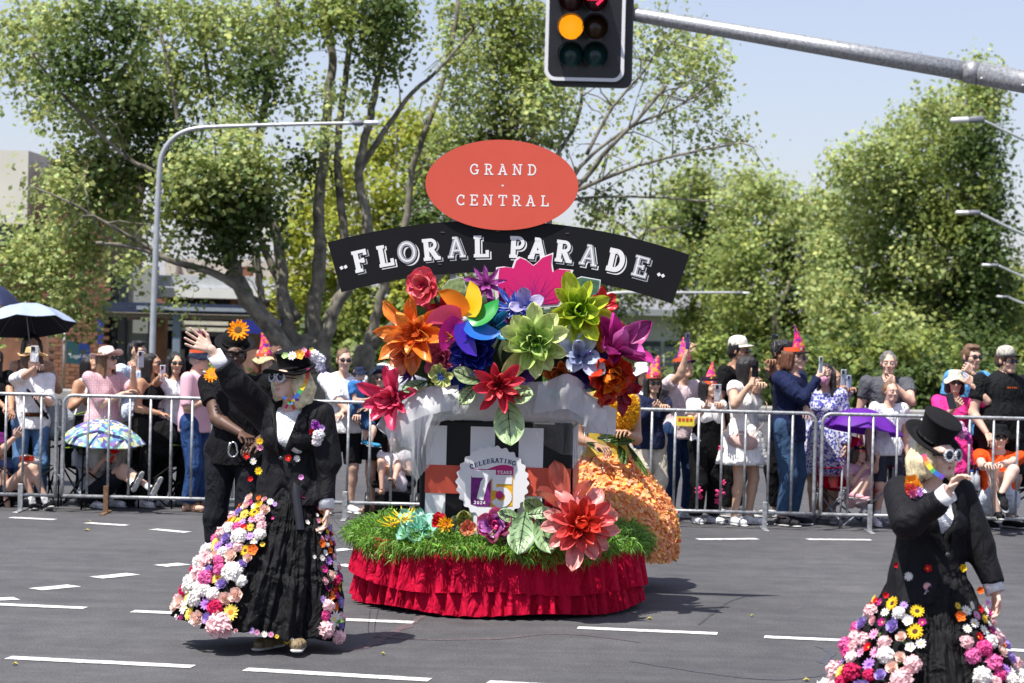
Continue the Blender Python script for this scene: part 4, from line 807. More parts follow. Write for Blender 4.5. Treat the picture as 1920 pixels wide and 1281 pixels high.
for i in range(n):
    F += [(2 * i, 2 * i + 1, 2 * i + 3, 2 * i + 2), (o2 + 2 * i, o2 + 2 * i + 2, o2 + 2 * i + 3, o2 + 2 * i + 1), (2 * i, 2 * i + 2, o2 + 2 * i + 2, o2 + 2 * i), (2 * i + 1, o2 + 2 * i + 1, o2 + 2 * i + 3, 2 * i + 3)]
F += [(0, o2, o2 + 1, 1), (2 * n, 2 * n + 1, o2 + 2 * n + 1, o2 + 2 * n)]
ban = link('arched_banner', newmesh('arched_banner', V, F, mat('banner_black', (.008, .008, .010), .5, var=.1, scale=4, spec=.2), False), fl, Matrix.Translation(cen - FC))
for ch, px, g in (('F', 675.6, 0), ('L', 721.5, 0), ('O', 763, 1), ('R', 808, 0), ('A', 855, 1), ('L', 900.5, 0), ('P', 969, 0), ('A', 1007.5, 0), ('R', 1057, 0), ('A', 1104, 1), ('D', 1154.6, 0), ('E', 1200.5, 1)):
    a = math.asin((px - 944 + 2) / (1131 - 50)) + tilt; h = .140; adv = GLY[ch][0] * h; x, z = barc(RB - TH / 2 - .012, a)
    M = Matrix.Translation((x, 0, z)) @ Matrix.Rotation(a - tilt, 4, 'Y') @ Matrix.Translation((-adv / 2, 0, -h / 2 + .012))
    sh = glyph('letter_shadow', ch, h, .036, .024, -.0005, .001, lg if (px < 690 or 790 < px < 880 or 1000 < px < 1070 or px > 1190) else lw, ban, M, off=(.014, -.013), grow=.002)
    glyph('letter_gap', ch, h, .036, .024, -.0016, .001, mat('banner_black', (0, 0, 0)), ban, M, grow=.0042, off=(.003, -.003))
    glyph('letter', ch, h, .034, .023, -.003, .002, lg if g else lw, ban, M)
    if g: glyph('letter_inline', ch, h, .012, .008, -.0056, .001, lw, ban, M)
for px in (640, 647.5, 1236.5, 1244):
    a = math.asin((px - 944 + 2) / (1131 - 50)) + tilt; x, z = barc(RB - TH / 2 - .016, a); mb = MB(); mb.box((x, -.002, z), (.021, .003, .021), Matrix.Rotation(math.radians(45 + 12), 3, 'Y')); link('diamond', newmesh('diamond', mb.V, mb.F, lw, False), ban)
for px, py in ((830, 436), (933, 434), (1064, 438), (825, 496), (1065, 498)):
    q = P(px, py, SD) - cen; mb = MB(); mb.box((q.x, -.002, q.z), (.028, .004, .007), bev=.001); link('bracket', newmesh('bracket', mb.V, mb.F, mat('bracket_dark', (.06, .06, .065), .4), False), ban)
for px in (852, 1030): mb = MB(); a = P(px, 405, SD + .05); mb.box((a.x, SD + .05, (a.z + 1.0) / 2), (.04, .03, a.z - 1.0)); mb.part('sign_post', mat('post_white', (.55, .56, .6), .5), fl)
# ---- paper and film wrapping over the box
paper = mat('wrap_paper', (.80, .81, .83), .4, var=.03, scale=3, bump=.5, bscale=11, trans=.5, aniso=(1, 1, .35), wrinkle=.5)
film = bpy.data.materials.new('clear_film'); film.use_nodes = True; n_ = film.node_tree
for nd in list(n_.nodes):
    if nd.type != 'OUTPUT_MATERIAL': n_.nodes.remove(nd)
tr = n_.nodes.new('ShaderNodeBsdfTransparent'); gl = n_.nodes.new('ShaderNodeBsdfGlossy'); gl.inputs['Roughness'].default_value = .12; df = n_.nodes.new('ShaderNodeBsdfDiffuse'); df.inputs[0].default_value = (.8, .82, .85, 1)
tr.inputs[0].default_value = (.93, .94, .96, 1); m1 = n_.nodes.new('ShaderNodeMixShader'); m2 = n_.nodes.new('ShaderNodeMixShader'); m1.inputs[0].default_value = .45; lwt = n_.nodes.new('ShaderNodeLayerWeight'); lwt.inputs[0].default_value = .25
mr = n_.nodes.new('ShaderNodeMapRange'); mr.inputs[3].default_value = .04; mr.inputs[4].default_value = .6
n_.links.new(gl.outputs[0], m1.inputs[1]); n_.links.new(df.outputs[0], m1.inputs[2]); n_.links.new(lwt.outputs['Facing'], mr.inputs[0]); n_.links.new(mr.outputs[0], m2.inputs[0]); n_.links.new(tr.outputs[0], m2.inputs[1]); n_.links.new(m1.outputs[0], m2.inputs[2]); n_.links.new(m2.outputs[0], n_.nodes['Material Output'].inputs[0])
def sheetgrid(name, rows, m, sub=8, wob=.03, seed=1, parent=None):
    """rows: list of rows of world points; smooth interpolated sheet with crumple"""
    rnd = np.random.RandomState(seed); R2 = [smoothpath(r, sub) for r in rows]; cols = list(zip(*R2)); C2 = [smoothpath(list(c), sub) for c in cols]
    nu, nv = len(C2), len(C2[0]); K = rnd.randn(5, 3) * 9; ph = rnd.rand(5) * 6; V = []
    for ci, c in enumerate(C2):
        for pi_, p in enumerate(c):
            u_ = ci / nu * 6.28 * max(1.5, nu / 12); v_ = pi_ / nv
            V.append(p + Vector((0, -1, .25)) * (wob * .55 * (math.sin(u_ * 1.1 + ph[0] + v_ * .8) + .55 * math.sin(u_ * 2.3 + ph[1] - v_) + .4 * math.sin(u_ * 4.9 + ph[2] + 2 * v_) + .3 * math.sin(7 * v_ + u_ + ph[3]))))
    F = [(i * nv + j, (i + 1) * nv + j, (i + 1) * nv + j + 1, i * nv + j + 1) for i in range(nu - 1) for j in range(nv - 1)]
    return part(name, (V, F), m, parent or fl, True)
D = 16.0
sheetgrid('paper_wrap', [[P(862, 722, D + .1), P(900, 716, D - .05), P(950, 716, D - .1), P(1010, 716, D - .1), P(1060, 712, D), P(1100, 735, D + .2)],
                         [P(815, 738, D), P(870, 745, D - .12), P(940, 748, D - .15), P(1010, 748, D - .12), P(1070, 745, D - .05), P(1105, 765, D + .2)],
                         [P(800, 775, D - .02), P(860, 778, D - .1), P(940, 780, D - .1), P(1010, 781, D - .1), P(1075, 782, D - .04), P(1100, 795, D + .2)],
                         [P(798, 789, D + .0), P(860, 788, D - .02), P(940, 789, D - .02), P(1010, 790, D - .02), P(1076, 792, D), P(1096, 800, D + .2)]], paper, seed=3)
sheetgrid('paper_wrap', [[P(880, 712, D + .1), P(840, 716, D), P(800, 728, D - .03), P(770, 745, D), P(745, 775, D + .05), P(722, 803, D + .05)],
                         [P(880, 735, D), P(845, 745, D - .1), P(812, 752, D - .1), P(785, 768, D - .05), P(758, 790, D), P(735, 812, D + .05)],
                         [P(870, 765, D), P(845, 770, D - .08), P(815, 780, D - .08), P(790, 795, D - .05), P(765, 815, D + .0), P(742, 820, D + .05)],
                         [P(850, 789, D), P(830, 789, D - .02), P(806, 792, D - .02), P(786, 815, D), P(772, 840, D + .05), P(752, 838, D + .1)]], paper, seed=4)
sheetgrid('paper_flap', [[P(1098, 735, D + .3), P(1125, 752, D + .3), P(1156, 768, D + .32)], [P(1096, 775, D + .3), P(1125, 790, D + .3), P(1155, 800, D + .3)], [P(1096, 812, D + .3), P(1125, 813, D + .3), P(1154, 816, D + .3)]], paper, wob=.003, seed=5)
sheer = bpy.data.materials.new('sheer_tulle'); sheer.use_nodes = True; n_ = sheer.node_tree; pb = n_.nodes['Principled BSDF']; pb.inputs['Base Color'].default_value = (.82, .83, .85, 1); pb.inputs['Roughness'].default_value = .35
tr = n_.nodes.new('ShaderNodeBsdfTransparent'); ms = n_.nodes.new('ShaderNodeMixShader'); lwt = n_.nodes.new('ShaderNodeLayerWeight'); lwt.inputs[0].default_value = .3; mr = n_.nodes.new('ShaderNodeMapRange'); mr.inputs[3].default_value = .42; mr.inputs[4].default_value = .95
n_.links.new(lwt.outputs['Facing'], mr.inputs[0]); n_.links.new(mr.outputs[0], ms.inputs[0]); n_.links.new(tr.outputs[0], ms.inputs[1]); n_.links.new(pb.outputs[0], ms.inputs[2]); n_.links.new(ms.outputs[0], n_.nodes['Material Output'].inputs[0])
sheetgrid('sheer_wrap', [[P(722, 800, D), P(752, 775, D - .12), P(792, 764, D - .18), P(815, 780, D - .2), P(828, 787, D - .16)], [P(731, 835, D), P(757, 818, D - .14), P(788, 806, D - .12), P(804, 810, D - .16), P(818, 808, D - .12)], [P(752, 868, D + .05), P(766, 862, D - .05), P(786, 850, D - .14), P(798, 846, D - .08), P(810, 838, D - .1)], [P(775, 898, D + .05), P(782, 902, D - .02), P(790, 890, D - .09), P(798, 882, D - .05), P(808, 868, D - .08)]], sheer, seed=6, wob=.035)
sheetgrid('sheer_wrap', [[P(705, 800, D + .1), P(735, 760, D), P(790, 735, D - .06), P(860, 722, D - .1)], [P(716, 812, D + .08), P(745, 783, D - .04), P(795, 757, D - .12), P(860, 748, D - .16)], [P(732, 822, D + .05), P(757, 800, D - .06), P(800, 778, D - .14), P(862, 770, D - .18)]], sheer, seed=16, wob=.035)
sheetgrid('sheer_wrap', [[P(1010, 722, D - .22), P(1060, 702, D - .2), P(1100, 722, D - .05), P(1140, 765, D + .1)], [P(1005, 750, D - .22), P(1060, 735, D - .22), P(1098, 752, D - .08), P(1135, 788, D + .05)], [P(1000, 776, D - .2), P(1058, 768, D - .2), P(1092, 782, D - .08), P(1124, 806, D + .05)]], sheer, seed=17, wob=.035)
sheetgrid('clear_film', [[P(1000, 735, D - .2), P(1050, 705, D - .2), P(1090, 722, D - .1), P(1120, 760, D), P(1140, 800, D)], [P(990, 765, D - .2), P(1050, 750, D - .22), P(1085, 765, D - .12), P(1112, 795, D - .02), P(1138, 830, D)], [P(1000, 800, D - .2), P(1050, 800, D - .2), P(1082, 812, D - .1), P(1100, 830, D - .02), P(1133, 855, D)], [P(1010, 830, D - .18), P(1050, 850, D - .18), P(1080, 860, D - .1), P(1092, 900, D - .02), P(1130, 880, D)]], film, seed=7, wob=.02)
for a, b in (((1078, 792, D - .03), (1078, 985, D - .03)), ((1096, 800, D + .02), (1094, 985, D + .02)), ((1060, 738, D - .2), (1096, 800, D)), ((1140, 800, D), (1129, 885, D))):
    mb = MB(); mb.tube([P(*a), P(*a).lerp(P(*b), .5), P(*b)], .004, 6); mb.part('film_edge', film, fl, True)
# ------------------------------------------------------------------ giant flowers
def petal_mesh(L, W, cup=.3, bend=0.0, point=0.0, c0=(1, 0, 0), c1=(1, .5, .5), m=None, nu=8, nv=6, name='petal', base=.25, rip=.0, seed=0, ruf=0.0):
    if name == 'petal': W = W * 1.45
    rnd = random.Random(seed); V = []; C_ = []; c0 = C3(c0); c1 = C3(c1); ang = 0; y = z = 0; last = 0
    for i in range(nu + 1):
        t = i / nu; ang = bend * t; dy = L / nu
        if i: y += dy * math.cos(ang); z += dy * math.sin(ang)
        wd = W / 2 * (base + (1 - base) * math.sin(PI * min(1, t ** (.8 + .2 * point)) * .5) ** 1.0) * (1 - t ** (3.2 - 1.8 * point)) ** (.5 + .35 * point) if t < 1 else 0.0
        for j in range(nv + 1):
            s = j / nv * 2 - 1; k = s * s
            zz = z + cup * wd * (k - .3) + rip * W * (.10 * math.sin(s * 9 + t * 4 + seed) + .05 * math.sin(s * 21 + t * 9 + seed)) * t + ruf * W * .15 * k * math.sin(t * 11 + seed + s)
            V.append((wd * s * (1 - .12 * cup * k), y - cup * wd * (k - .3) * math.sin(ang) * .5, zz))
            f = min(1, .28 + .72 * max(0, t * 1.15 - .1 + .12 * math.sin(j * 2.1 + seed) + .08 * k)); f2 = .88 + .22 * math.sin(j * 1.7 + i * .9 + seed)
            C_.append([lerp(a, b, f) * f2 for a, b in zip(c0, c1)])
    n = nv + 1; F = [(i * n + j, i * n + j + 1, (i + 1) * n + j + 1, (i + 1) * n + j) for i in range(nu) for j in range(nv)]
    return newmesh(name, V, F, m or petal_m, True, vcol=np.clip(np.array(C_), 0, 1))
petal_m = mat('dyed_foam', (.8, .1, .1), .38, var=.10, vc=True, scale=30, trans=.22, spec=.5)
def look(n, roll=0.0):
    n = Vector(n).normalized(); q = n.to_track_quat('Z', 'Y').to_matrix().to_4x4(); return q @ Matrix.Rotation(roll, 4, 'Z')
def flower(label, px, py, d, nrm, rings, core=None, parent=None, roll=0.0, seed=0):
    """rings: (count, length, width, tilt deg, cup, bend, point, c0, c1[, radius, ruf])"""
    rnd = random.Random(seed + int(px)); par = parent or fl; pos = P(px, py, d)
    mb = MB(); cr_, cc = (core or (.02, '#40501a')); mb.lathe([(cr_ * math.sin(a), -cr_ * .7 * math.cos(a)) for a in [PI * k / 8 for k in range(9)]], 14)
    f = link('flower', newmesh('flower', mb.V, mb.F, mat('core_' + cc.strip('#'), cc, .7, var=.4, scale=90, bump=.8, bscale=150), True), par, Matrix.Translation(pos - Vector(org(par))) @ look(nrm, roll))
    f['label'] = label
    for ri, rg in enumerate(rings):
        n, L, W, tl, cup, bend, pt, c0, c1 = rg[:9]; r0 = rg[9] if len(rg) > 9 else cr_ * .6; ruf = rg[10] if len(rg) > 10 else 0
        ms = [petal_mesh(L * rnd.uniform(.9, 1.1), W * rnd.uniform(.85, 1.1), cup * rnd.uniform(.5, 1.5), bend + rnd.uniform(-.2, .25), pt, c0, c1, seed=rnd.random() * 9, ruf=max(ruf, .25), rip=.7) for _ in range(min(5, n))]
        for k in range(n):
            a = 2 * PI * (k + .5 * (ri % 2)) / n + rnd.uniform(-.12, .12); s = rnd.uniform(.82, 1.18)
            M = Matrix.Rotation(a, 4, 'Z') @ Matrix.Translation((0, r0, .004 * ri)) @ Matrix.Rotation(math.radians(tl + rnd.uniform(-14, 14)), 4, 'X') @ Matrix.Rotation(rnd.uniform(-.3, .3), 4, 'Y') @ Matrix.Diagonal((s, s, s, 1))
            link('petal', ms[k % len(ms)], f, M)
    return f
def bigleaf(label, pts, L, W, dirv, nrm, c0='#8ab468', c1='#c2dca8', parent=None, vein='#1d2a18', cup=.25, bend=.3):
    """pts = (px,py,depth) of the stalk end; dirv = direction of the blade; nrm = face direction"""
    par = parent or fl; pos = P(*pts); y = Vector(dirv).normalized(); z = Vector(nrm); z = (z - y * z.dot(y)).normalized(); x = y.cross(z)
    M = Matrix.Translation(pos - Vector(org(par))) @ Matrix((x, y, z)).transposed().to_4x4()
    W *= 1.35; me = petal_mesh(L, W, cup, bend, .4, c0, c1, nu=12, nv=8, name='leaf', base=.12, rip=.7, seed=int(pts[0])); f = link('leaf', me, par, M); f['label'] = label
    vv = np.array([v.co for v in me.vertices]).reshape(13, 9, 3); mb = MB(); up = Vector((0, 0, .003))
    mb.tube([Vector(vv[i, 4]) + up for i in range(13)], [.003 * (1 - i / 14) + .001 for i in range(13)], 5)
    for i in range(1, 10, 2):
        for s in (1, -1): mb.tube([Vector(vv[i, 4]) + up, Vector(vv[min(12, i + 1), 4 + s * 2]) + up, Vector(vv[min(12, i + 2), 4 + s * 3]) + up], [.0018, .0014, .0008], 5)
    link('veins', newmesh('veins', mb.V, mb.F, mat('leaf_vein', vein, .7), True), f); return f
N0 = lambda x=0, z=0: (x, -1, z)
# filler behind the blooms
rnd = np.random.RandomState(2)
V, F, C_ = [], [], []
fil = sdf([ell(P(950, 655, 16.42), (.62, .30, .33), k=.1), ell(P(1100, 640, 16.4), (.25, .25, .3), k=.1), ell(P(820, 640, 16.4), (.25, .25, .3), k=.1)], .03, folds(4, .05, 12, 1)); part('bouquet_core', fil, mat('bouquet_foam', (.03, .05, .02), .9, var=.5, scale=9), fl)
fd = 15.95
flower('pink red magnolia flower at the top left of the bouquet', 794, 536, 16.1, (-.25, -1, .25), [(6, .125, .125, 8, .5, .25, 0, '#c0123a', '#ff6a7a'), (5, .085, .095, 40, .6, .3, 0, '#b00d35', '#ff8f92'), (9, .045, .02, 65, .2, 0, 1, '#8c0a2a', '#e8456a')], (.022, '#7a1030'))
flower('purple star flower with narrow pointed petals beneath the banner', 912, 534, 16.15, (0, -1, .4), [(9, .145, .06, 22, .7, -.2, 1, '#6a1560', '#b04fae'), (6, .09, .04, 55, .7, 0, 1, '#7a1a70', '#d06fc0')], (.02, '#451040'))
flower('blue spiky flower behind the lime flower', 962, 578, 16.05, (0, -1, .5), [(9, .135, .055, 25, .6, 0, 1, '#1b2c80', '#5b7ce0'), (12, .1, .012, 30, .1, .1, 1, '#5b7ce0', '#c8d8ff'), (6, .09, .05, 60, .6, 0, 1, '#23389a', '#6f90ee')], (.02, '#15205a'))
flower('pair of pale lavender petals between the blue and lime flowers', 985, 574, 16.0, (.3, -1, .3), [(2, .16, .11, 12, .5, .3, .3, '#8a80c8', '#d6cef2'), (2, .13, .1, 30, .5, .3, .3, '#6a70c0', '#b8b0ea')], (.01, '#303060'), roll=-1.3)
flower('yellow green dahlia at the upper right of the bouquet', 1082, 584, 15.98, (.2, -1, .2), [(9, .245, .105, 12, .8, .15, .3, '#5e7a12', '#d9e84a'), (8, .155, .085, 32, .9, .3, .2, '#6d9a18', '#cfe24a'), (7, .095, .06, 55, 1.0, .2, .2, '#4f8a1c', '#a8cc3c')], (.032, '#24300e'), roll=.25)
flower('large pale lime dahlia at the centre of the bouquet', 1003, 643, 15.78, (.02, -1, .12), [(10, .265, .13, 8, .7, .12, .15, '#8ab83a', '#e9f0a8'), (8, .185, .11, 26, .8, .25, .1, '#74aa2c', '#d8ea90'), (7, .12, .075, 46, .9, .3, .1, '#5c9a2a', '#cfe690'), (7, .065, .04, 62, 1.0, .3, .1, '#5c9a2a', '#b9dc6c')], (.028, '#5f9a30'))
flower('dark blue dahlia left of the lime dahlia', 890, 660, 15.86, (-.1, -1, .15), [(9, .165, .105, 12, .8, .2, 0, '#0e1440', '#26339a'), (8, .115, .085, 34, .9, .3, 0, '#0c1138', '#2c3aa6'), (12, .05, .016, 50, .2, 0, 1, '#080c2a', '#1e2a80')], (.03, '#0a0e30'))
flower('large orange lily with long curling petals at the left side', 780, 625, 15.95, (-.45, -1, .1), [(8, .265, .115, 22, .8, -.25, .7, '#d8360c', '#ff9a3a', .02, .6), (5, .2, .1, 50, .9, -.3, .5, '#e84a10', '#ffb050', .02, .6), (8, .09, .06, 40, .8, .4, .2, '#c83008', '#ff8a48', .02, 1)], (.03, '#b03808'))
flower('orange blossom hanging beneath the orange lily', 762, 660, 16.0, (-.7, -1, -.3), [(8, .13, .09, 25, .8, .3, .2, '#e06030', '#ffb48a', .02, 1), (6, .08, .06, 50, .8, .3, .2, '#d85020', '#ff9a6a', .02, 1)], (.02, '#a04010'))
flower('mauve pink broad petals between the lily and the dark blue dahlia', 850, 648, 15.98, (-.3, -1, .1), [(3, .17, .12, 15, .8, .2, .1, '#a83a78', '#ec9ac4')], (.015, '#702050'), roll=1.35)
flower('red magenta tropical flower at the lower middle of the bouquet', 936, 722, 15.68, (-.05, -1, -.05), [(8, .19, .075, 14, 1.0, .1, .5, '#8c0818', '#f0405a'), (7, .125, .055, 38, 1.1, .1, .4, '#a00a1e', '#ff5a60'), (6, .06, .03, 60, 1, 0, .5, '#60061a', '#c81e3a')], (.022, '#50060f'), roll=.2)
flower('tall magenta tulip shaped flower at the right of the bouquet', 1150, 655, 15.95, (.55, -.8, .55), [(4, .30, .17, 42, 1.0, -.1, .8, '#8a0a50', '#c83a9a', .02, .3), (3, .24, .15, 68, 1.1, -.1, .8, '#6a0848', '#e070c0', .02, .3), (3, .2, .14, 5, 1.0, .2, .7, '#780a48', '#b02c80', .02, .3)], (.03, '#400828'), roll=.4)
flower('orange red crumpled blossom beneath the magenta tulip', 1142, 705, 15.98, (.5, -1, -.35), [(8, .17, .12, 15, .8, .2, .2, '#8a0a20', '#e8401c', .02, 1), (6, .13, .1, 42, .9, .3, .2, '#b8200c', '#ff8a20', .02, 1), (5, .08, .07, 60, .9, .3, .2, '#a01810', '#ff6a18', .02, 1)], (.02, '#60100c'))
flower('dark crimson petals hanging at the lower right of the bouquet', 1160, 735, 16.1, (.6, -1, -.6), [(6, .14, .09, 25, .8, .2, .4, '#600418', '#b01038', .02, .6)], (.02, '#400410'))
flower('crimson pink flower drooping at the far left lower corner', 738, 748, 15.98, (-.5, -1, .1), [(8, .20, .085, 18, .9, .1, .4, '#a80838', '#f04a78', .02, .4), (7, .11, .07, 45, .9, .2, .2, '#b80a40', '#ff6a90', .02, .4)], (.025, '#7a0628'), roll=.3)
flower('tiny blue centred green flower under the orange lily', 827, 708, 15.8, (-.2, -1, .3), [(9, .085, .055, 20, .8, .3, .1, '#6a8a30', '#d8d890'), (12, .035, .01, 40, .2, 0, 1, '#1a3a8a', '#4a7ad8')], (.018, '#1a3070'))
flower('violet tufted flower half hidden behind the orange lily', 772, 700, 16.05, (-.5, -1, 0), [(20, .09, .02, 35, .2, .2, 1, '#3a1a70', '#8a5ad0'), (16, .07, .015, 60, .2, .1, 1, '#4a2288', '#9a6ae0')], (.02, '#2a1050'))
flower('coral and yellow petals behind the yellow green dahlia', 1122, 625, 16.05, (.4, -1, .1), [(3, .17, .11, 20, .8, .3, .2, '#d85a30', '#ff9a6a'), (3, .15, .1, 10, .8, .3, .2, '#d89010', '#ffc83a')], (.015, '#904010'), roll=-1.2)
flower('pale blue and white petals left of the orange red blossom', 1085, 668, 15.92, (.2, -1, .2), [(4, .17, .13, 14, .5, .1, .3, '#5a78c8', '#e8eef8'), (3, .12, .1, 30, .5, .2, .3, '#2a3a78', '#b8c8ec')], (.015, '#202c60'), roll=-.6)
flower('red petals behind the pinwheel', 838, 590, 16.15, (-.2, -1, .2), [(5, .16, .1, 20, .8, .1, .4, '#7a0614', '#d8142c')], (.02, '#40060c'))
flower('deep purple petals under the magenta cut out flower', 940, 588, 16.1, (0, -1, .2), [(7, .14, .07, 15, .8, .1, .7, '#40083a', '#801a70')], (.02, '#300828'))
flower('navy petals low at the centre of the bouquet', 880, 695, 15.95, (-.1, -1, -.2), [(8, .15, .09, 15, .8, .2, .1, '#0a1446', '#2a48b8')], (.02, '#0a1030'))
flower('dark violet petals low at the right of the bouquet', 1100, 692, 16.0, (.2, -1, -.2), [(8, .15, .09, 15, .8, .2, .3, '#180a30', '#4a2a80')], (.02, '#140820'))
flower('small violet bloom tucked between the red flower and the lime dahlia', 975, 702, 15.9, (.1, -1, -.1), [(7, .10, .07, 20, .8, .2, .3, '#3a1a6a', '#8a5ac8')], (.02, '#201040'))
flower('rust orange bloom tucked under the lavender petals', 1050, 700, 15.95, (.1, -1, -.2), [(8, .11, .07, 18, .8, .2, .2, '#8a2a10', '#e87a38'), (6, .07, .05, 45, .8, .2, .2, '#8a2a10', '#f09048')], (.02, '#501a0a'))
flower('rose pink bloom tucked between the dark blue dahlia and the lily', 828, 672, 15.98, (-.3, -1, -.1), [(8, .11, .075, 18, .8, .2, .2, '#a02050', '#f07aa0'), (6, .07, .05, 45, .8, .2, .2, '#a02050', '#ff90b0')], (.02, '#601030'))
flower('teal blue bloom tucked above the dark blue dahlia', 925, 612, 16.0, (0, -1, .1), [(8, .11, .07, 18, .8, .2, .2, '#104a70', '#3a9ac8')], (.02, '#0a2a40'))
flower('red bloom tucked behind the yellow green dahlia', 1128, 575, 16.15, (.4, -1, .3), [(7, .12, .07, 18, .8, .2, .3, '#8a0a18', '#e8303c')], (.02, '#50060c'))
bigleaf('light green veined leaf hanging below the red flower', (950, 745, 15.74), .33, .22, (.12, -.15, -1), (0, -1, -.1))
bigleaf('green veined leaf right of the red flower', (945, 740, 15.72), .22, .15, (.8, -.3, -.05), (0, -1, .4))
bigleaf('pale green leaf left of the red flower', (905, 715, 15.8), .22, .13, (-1, -.2, .25), (0, -1, .5), '#7a9a5a', '#c0d4a0')
bigleaf('pale green leaf drooping left of the red flower', (890, 725, 15.8), .16, .11, (-.6, -.2, -.8), (0, -1, .3), '#7a9a5a', '#c0d4a0')
bigleaf('small green leaf above the dark blue dahlia', (900, 632, 15.9), .15, .09, (-1, -.2, .2), (0, -1, .5))
bigleaf('broad green leaf under the dark blue dahlia', (905, 705, 15.95), .24, .15, (-.4, -.1, -.8), (0, -1, .3), '#3a6a30', '#7aa860')
bigleaf('broad green leaf under the lime dahlia', (1020, 700, 15.95), .22, .14, (.5, -.1, -.7), (0, -1, .3), '#2f5a2a', '#6a9a50')
bigleaf('dark green leaf behind the orange lily', (800, 615, 16.1), .2, .13, (-.5, -.1, .7), (0, -1, .3), '#1f5a2a', '#4a9a50')
bigleaf('green leaf at the left edge of the paper wrap', (800, 715, 15.95), .18, .1, (-1, -.1, -.5), (0, -1, .6), '#5a7a4a', '#9aba8a')
mb = MB(); mb.tube([P(815, 555, 16.15), P(822, 580, 16.15), P(835, 620, 16.2)], .011, 8); mb.part('stem', mat('stem_dark', (.03, .015, .02), .6), fl, True)
mb = MB(); mb.tube([P(798, 555, 16.12), P(803, 590, 16.15)], [.022, .028], 10); mb.part('stem', mat('stem_pink', (.6, .05, .09), .5), fl, True)
# pinwheel
pw = P(872, 599, 15.8); hub = MB(); hub.lathe([(.001, .02), (.016, .018), (.024, .006), (.024, 0)], 16); hb = link('pinwheel', newmesh('pinwheel', hub.V, hub.F, mat('pinwheel_hub', (.5, .5, .5), .5, var=.5, scale=120, bump=1, bscale=120), True), fl, Matrix.Translation(pw - FC) @ look((-.05, -1, .1)))
hb['label'] = 'rainbow pinwheel with grey hub among the giant flowers'
for k, c in enumerate(('#f08a1a', '#f2c41c', '#1f9a3a', '#1c6ac8', '#4a2ab8', '#c81a90', '#f05a80', '#e8702a')[:7]):
    a = math.radians(150 - k * 360 / 7); V = []; nu, nv = 9, 5
    for i in range(nu + 1):
        t = i / nu
        for j in range(nv + 1):
            s = j / nv; r = .02 + .235 * t; w_ = .13 * math.sin(PI * min(1, t * .9 + .08)) ** .7 * (1 if t < .97 else .4)
            aa = -s * w_ / max(r, .06) - .25 * t; V.append((r * math.cos(aa), r * math.sin(aa), .004 + .055 * s ** 1.6 * math.sin(PI * t * .95) + .01))
    n = nv + 1; F = [(i * n + j, i * n + j + 1, (i + 1) * n + j + 1, (i + 1) * n + j) for i in range(nu) for j in range(nv)]
    link('blade', newmesh('blade', V, F, mat('foil_' + c[1:], c, .3, var=.05, trans=.25, spec=.6), True), hb, Matrix.Rotation(a, 4, 'Z'))
# cut-out printed flower and boards
def cutout(name, label, pts, d, m1, m2, grow=1.09, th=.008):
    c = sum((P(x, y, d) for x, y in pts), Vector()) / len(pts); r1 = [((P(x, y, d) - c).x, (P(x, y, d) - c).z) for x, y in pts]
    mb = MB(); plate(mb, [(x * grow, z * grow) for x, z in r1], 0, th); o = link(name, newmesh(name, mb.V, mb.F, m1, False), fl, Matrix.Translation(c - FC)); o['label'] = label
    mb = MB(); plate(mb, r1, -.004, -.0005); link('print', newmesh('print', mb.V, mb.F, m2, False), o); return o, c
tr_ = [(948, 850), (942, 800), (944, 760), (950, 700), (985, 696), (1022, 702), (1035, 665), (1055, 650), (1085, 662), (1120, 690), (1135, 680), (1165, 650), (1213, 632), (1208, 680), (1215, 722), (1240, 706), (1305, 712), (1290, 750), (1300, 790), (1275, 830), (1240, 880), (1100, 890)]
tr_ = [(x / 2.667 + 580, y / 2.667 + 240) for x, y in tr_]
magp = mat('print_magenta_flower', (.62, .01, .14), .5, var=.0)
co, cc = cutout('cutout_flower', 'flat magenta printed lily board with a white edge', tr_, 16.2, bw, magp)
ctr = P(1003, 572, 16.2) - cc; mb = MB(); rr_ = random.Random(5)
for k in range(46):
    a = math.radians(lerp(4, 176, k / 45) + rr_.uniform(-2, 2)); Lk = rr_.uniform(.15, .27) * (1.0 if 50 < math.degrees(a) < 140 else .85); b_ = rr_.uniform(-.04, .04)
    pts = [Vector((ctr.x + math.cos(a) * Lk * t + b_ * math.sin(t * 3), -.0048, ctr.z + math.sin(a) * Lk * t * .92)) for t in (.15, .35, .55, .75, .9)]
    for i in range(4):
        p, q = pts[i], pts[i + 1]; nn = Vector((-(q - p).z, 0, (q - p).x)).normalized() * .0012 * (1 - i / 5); mb.poly([p - nn, q - nn, q + nn, p + nn])
link('print_line', newmesh('print_line', mb.V, mb.F, mat('print_line_purple', (.26, .01, .22), .5), False), co)
lf = mat('print_leaf_dark', (.06, .15, .09), .6, var=.4, scale=30)
cutout('cutout_leaf', 'dark green printed leaf board with a white edge right of the magenta board', [(1068, 530), (1090, 520), (1124, 526), (1122, 545), (1108, 558), (1080, 566), (1066, 556)], 16.3, bw, lf, 1.08)
cutout('cutout_leaf', 'pale green printed leaf board behind the magnolia', [(830, 540), (842, 526), (868, 520), (874, 545), (858, 575), (836, 580)], 16.3, mat('cut_beige', (.55, .55, .5), .6), mat('print_leaf_pale', (.22, .3, .12), .6, var=.5, scale=40), 1.05)
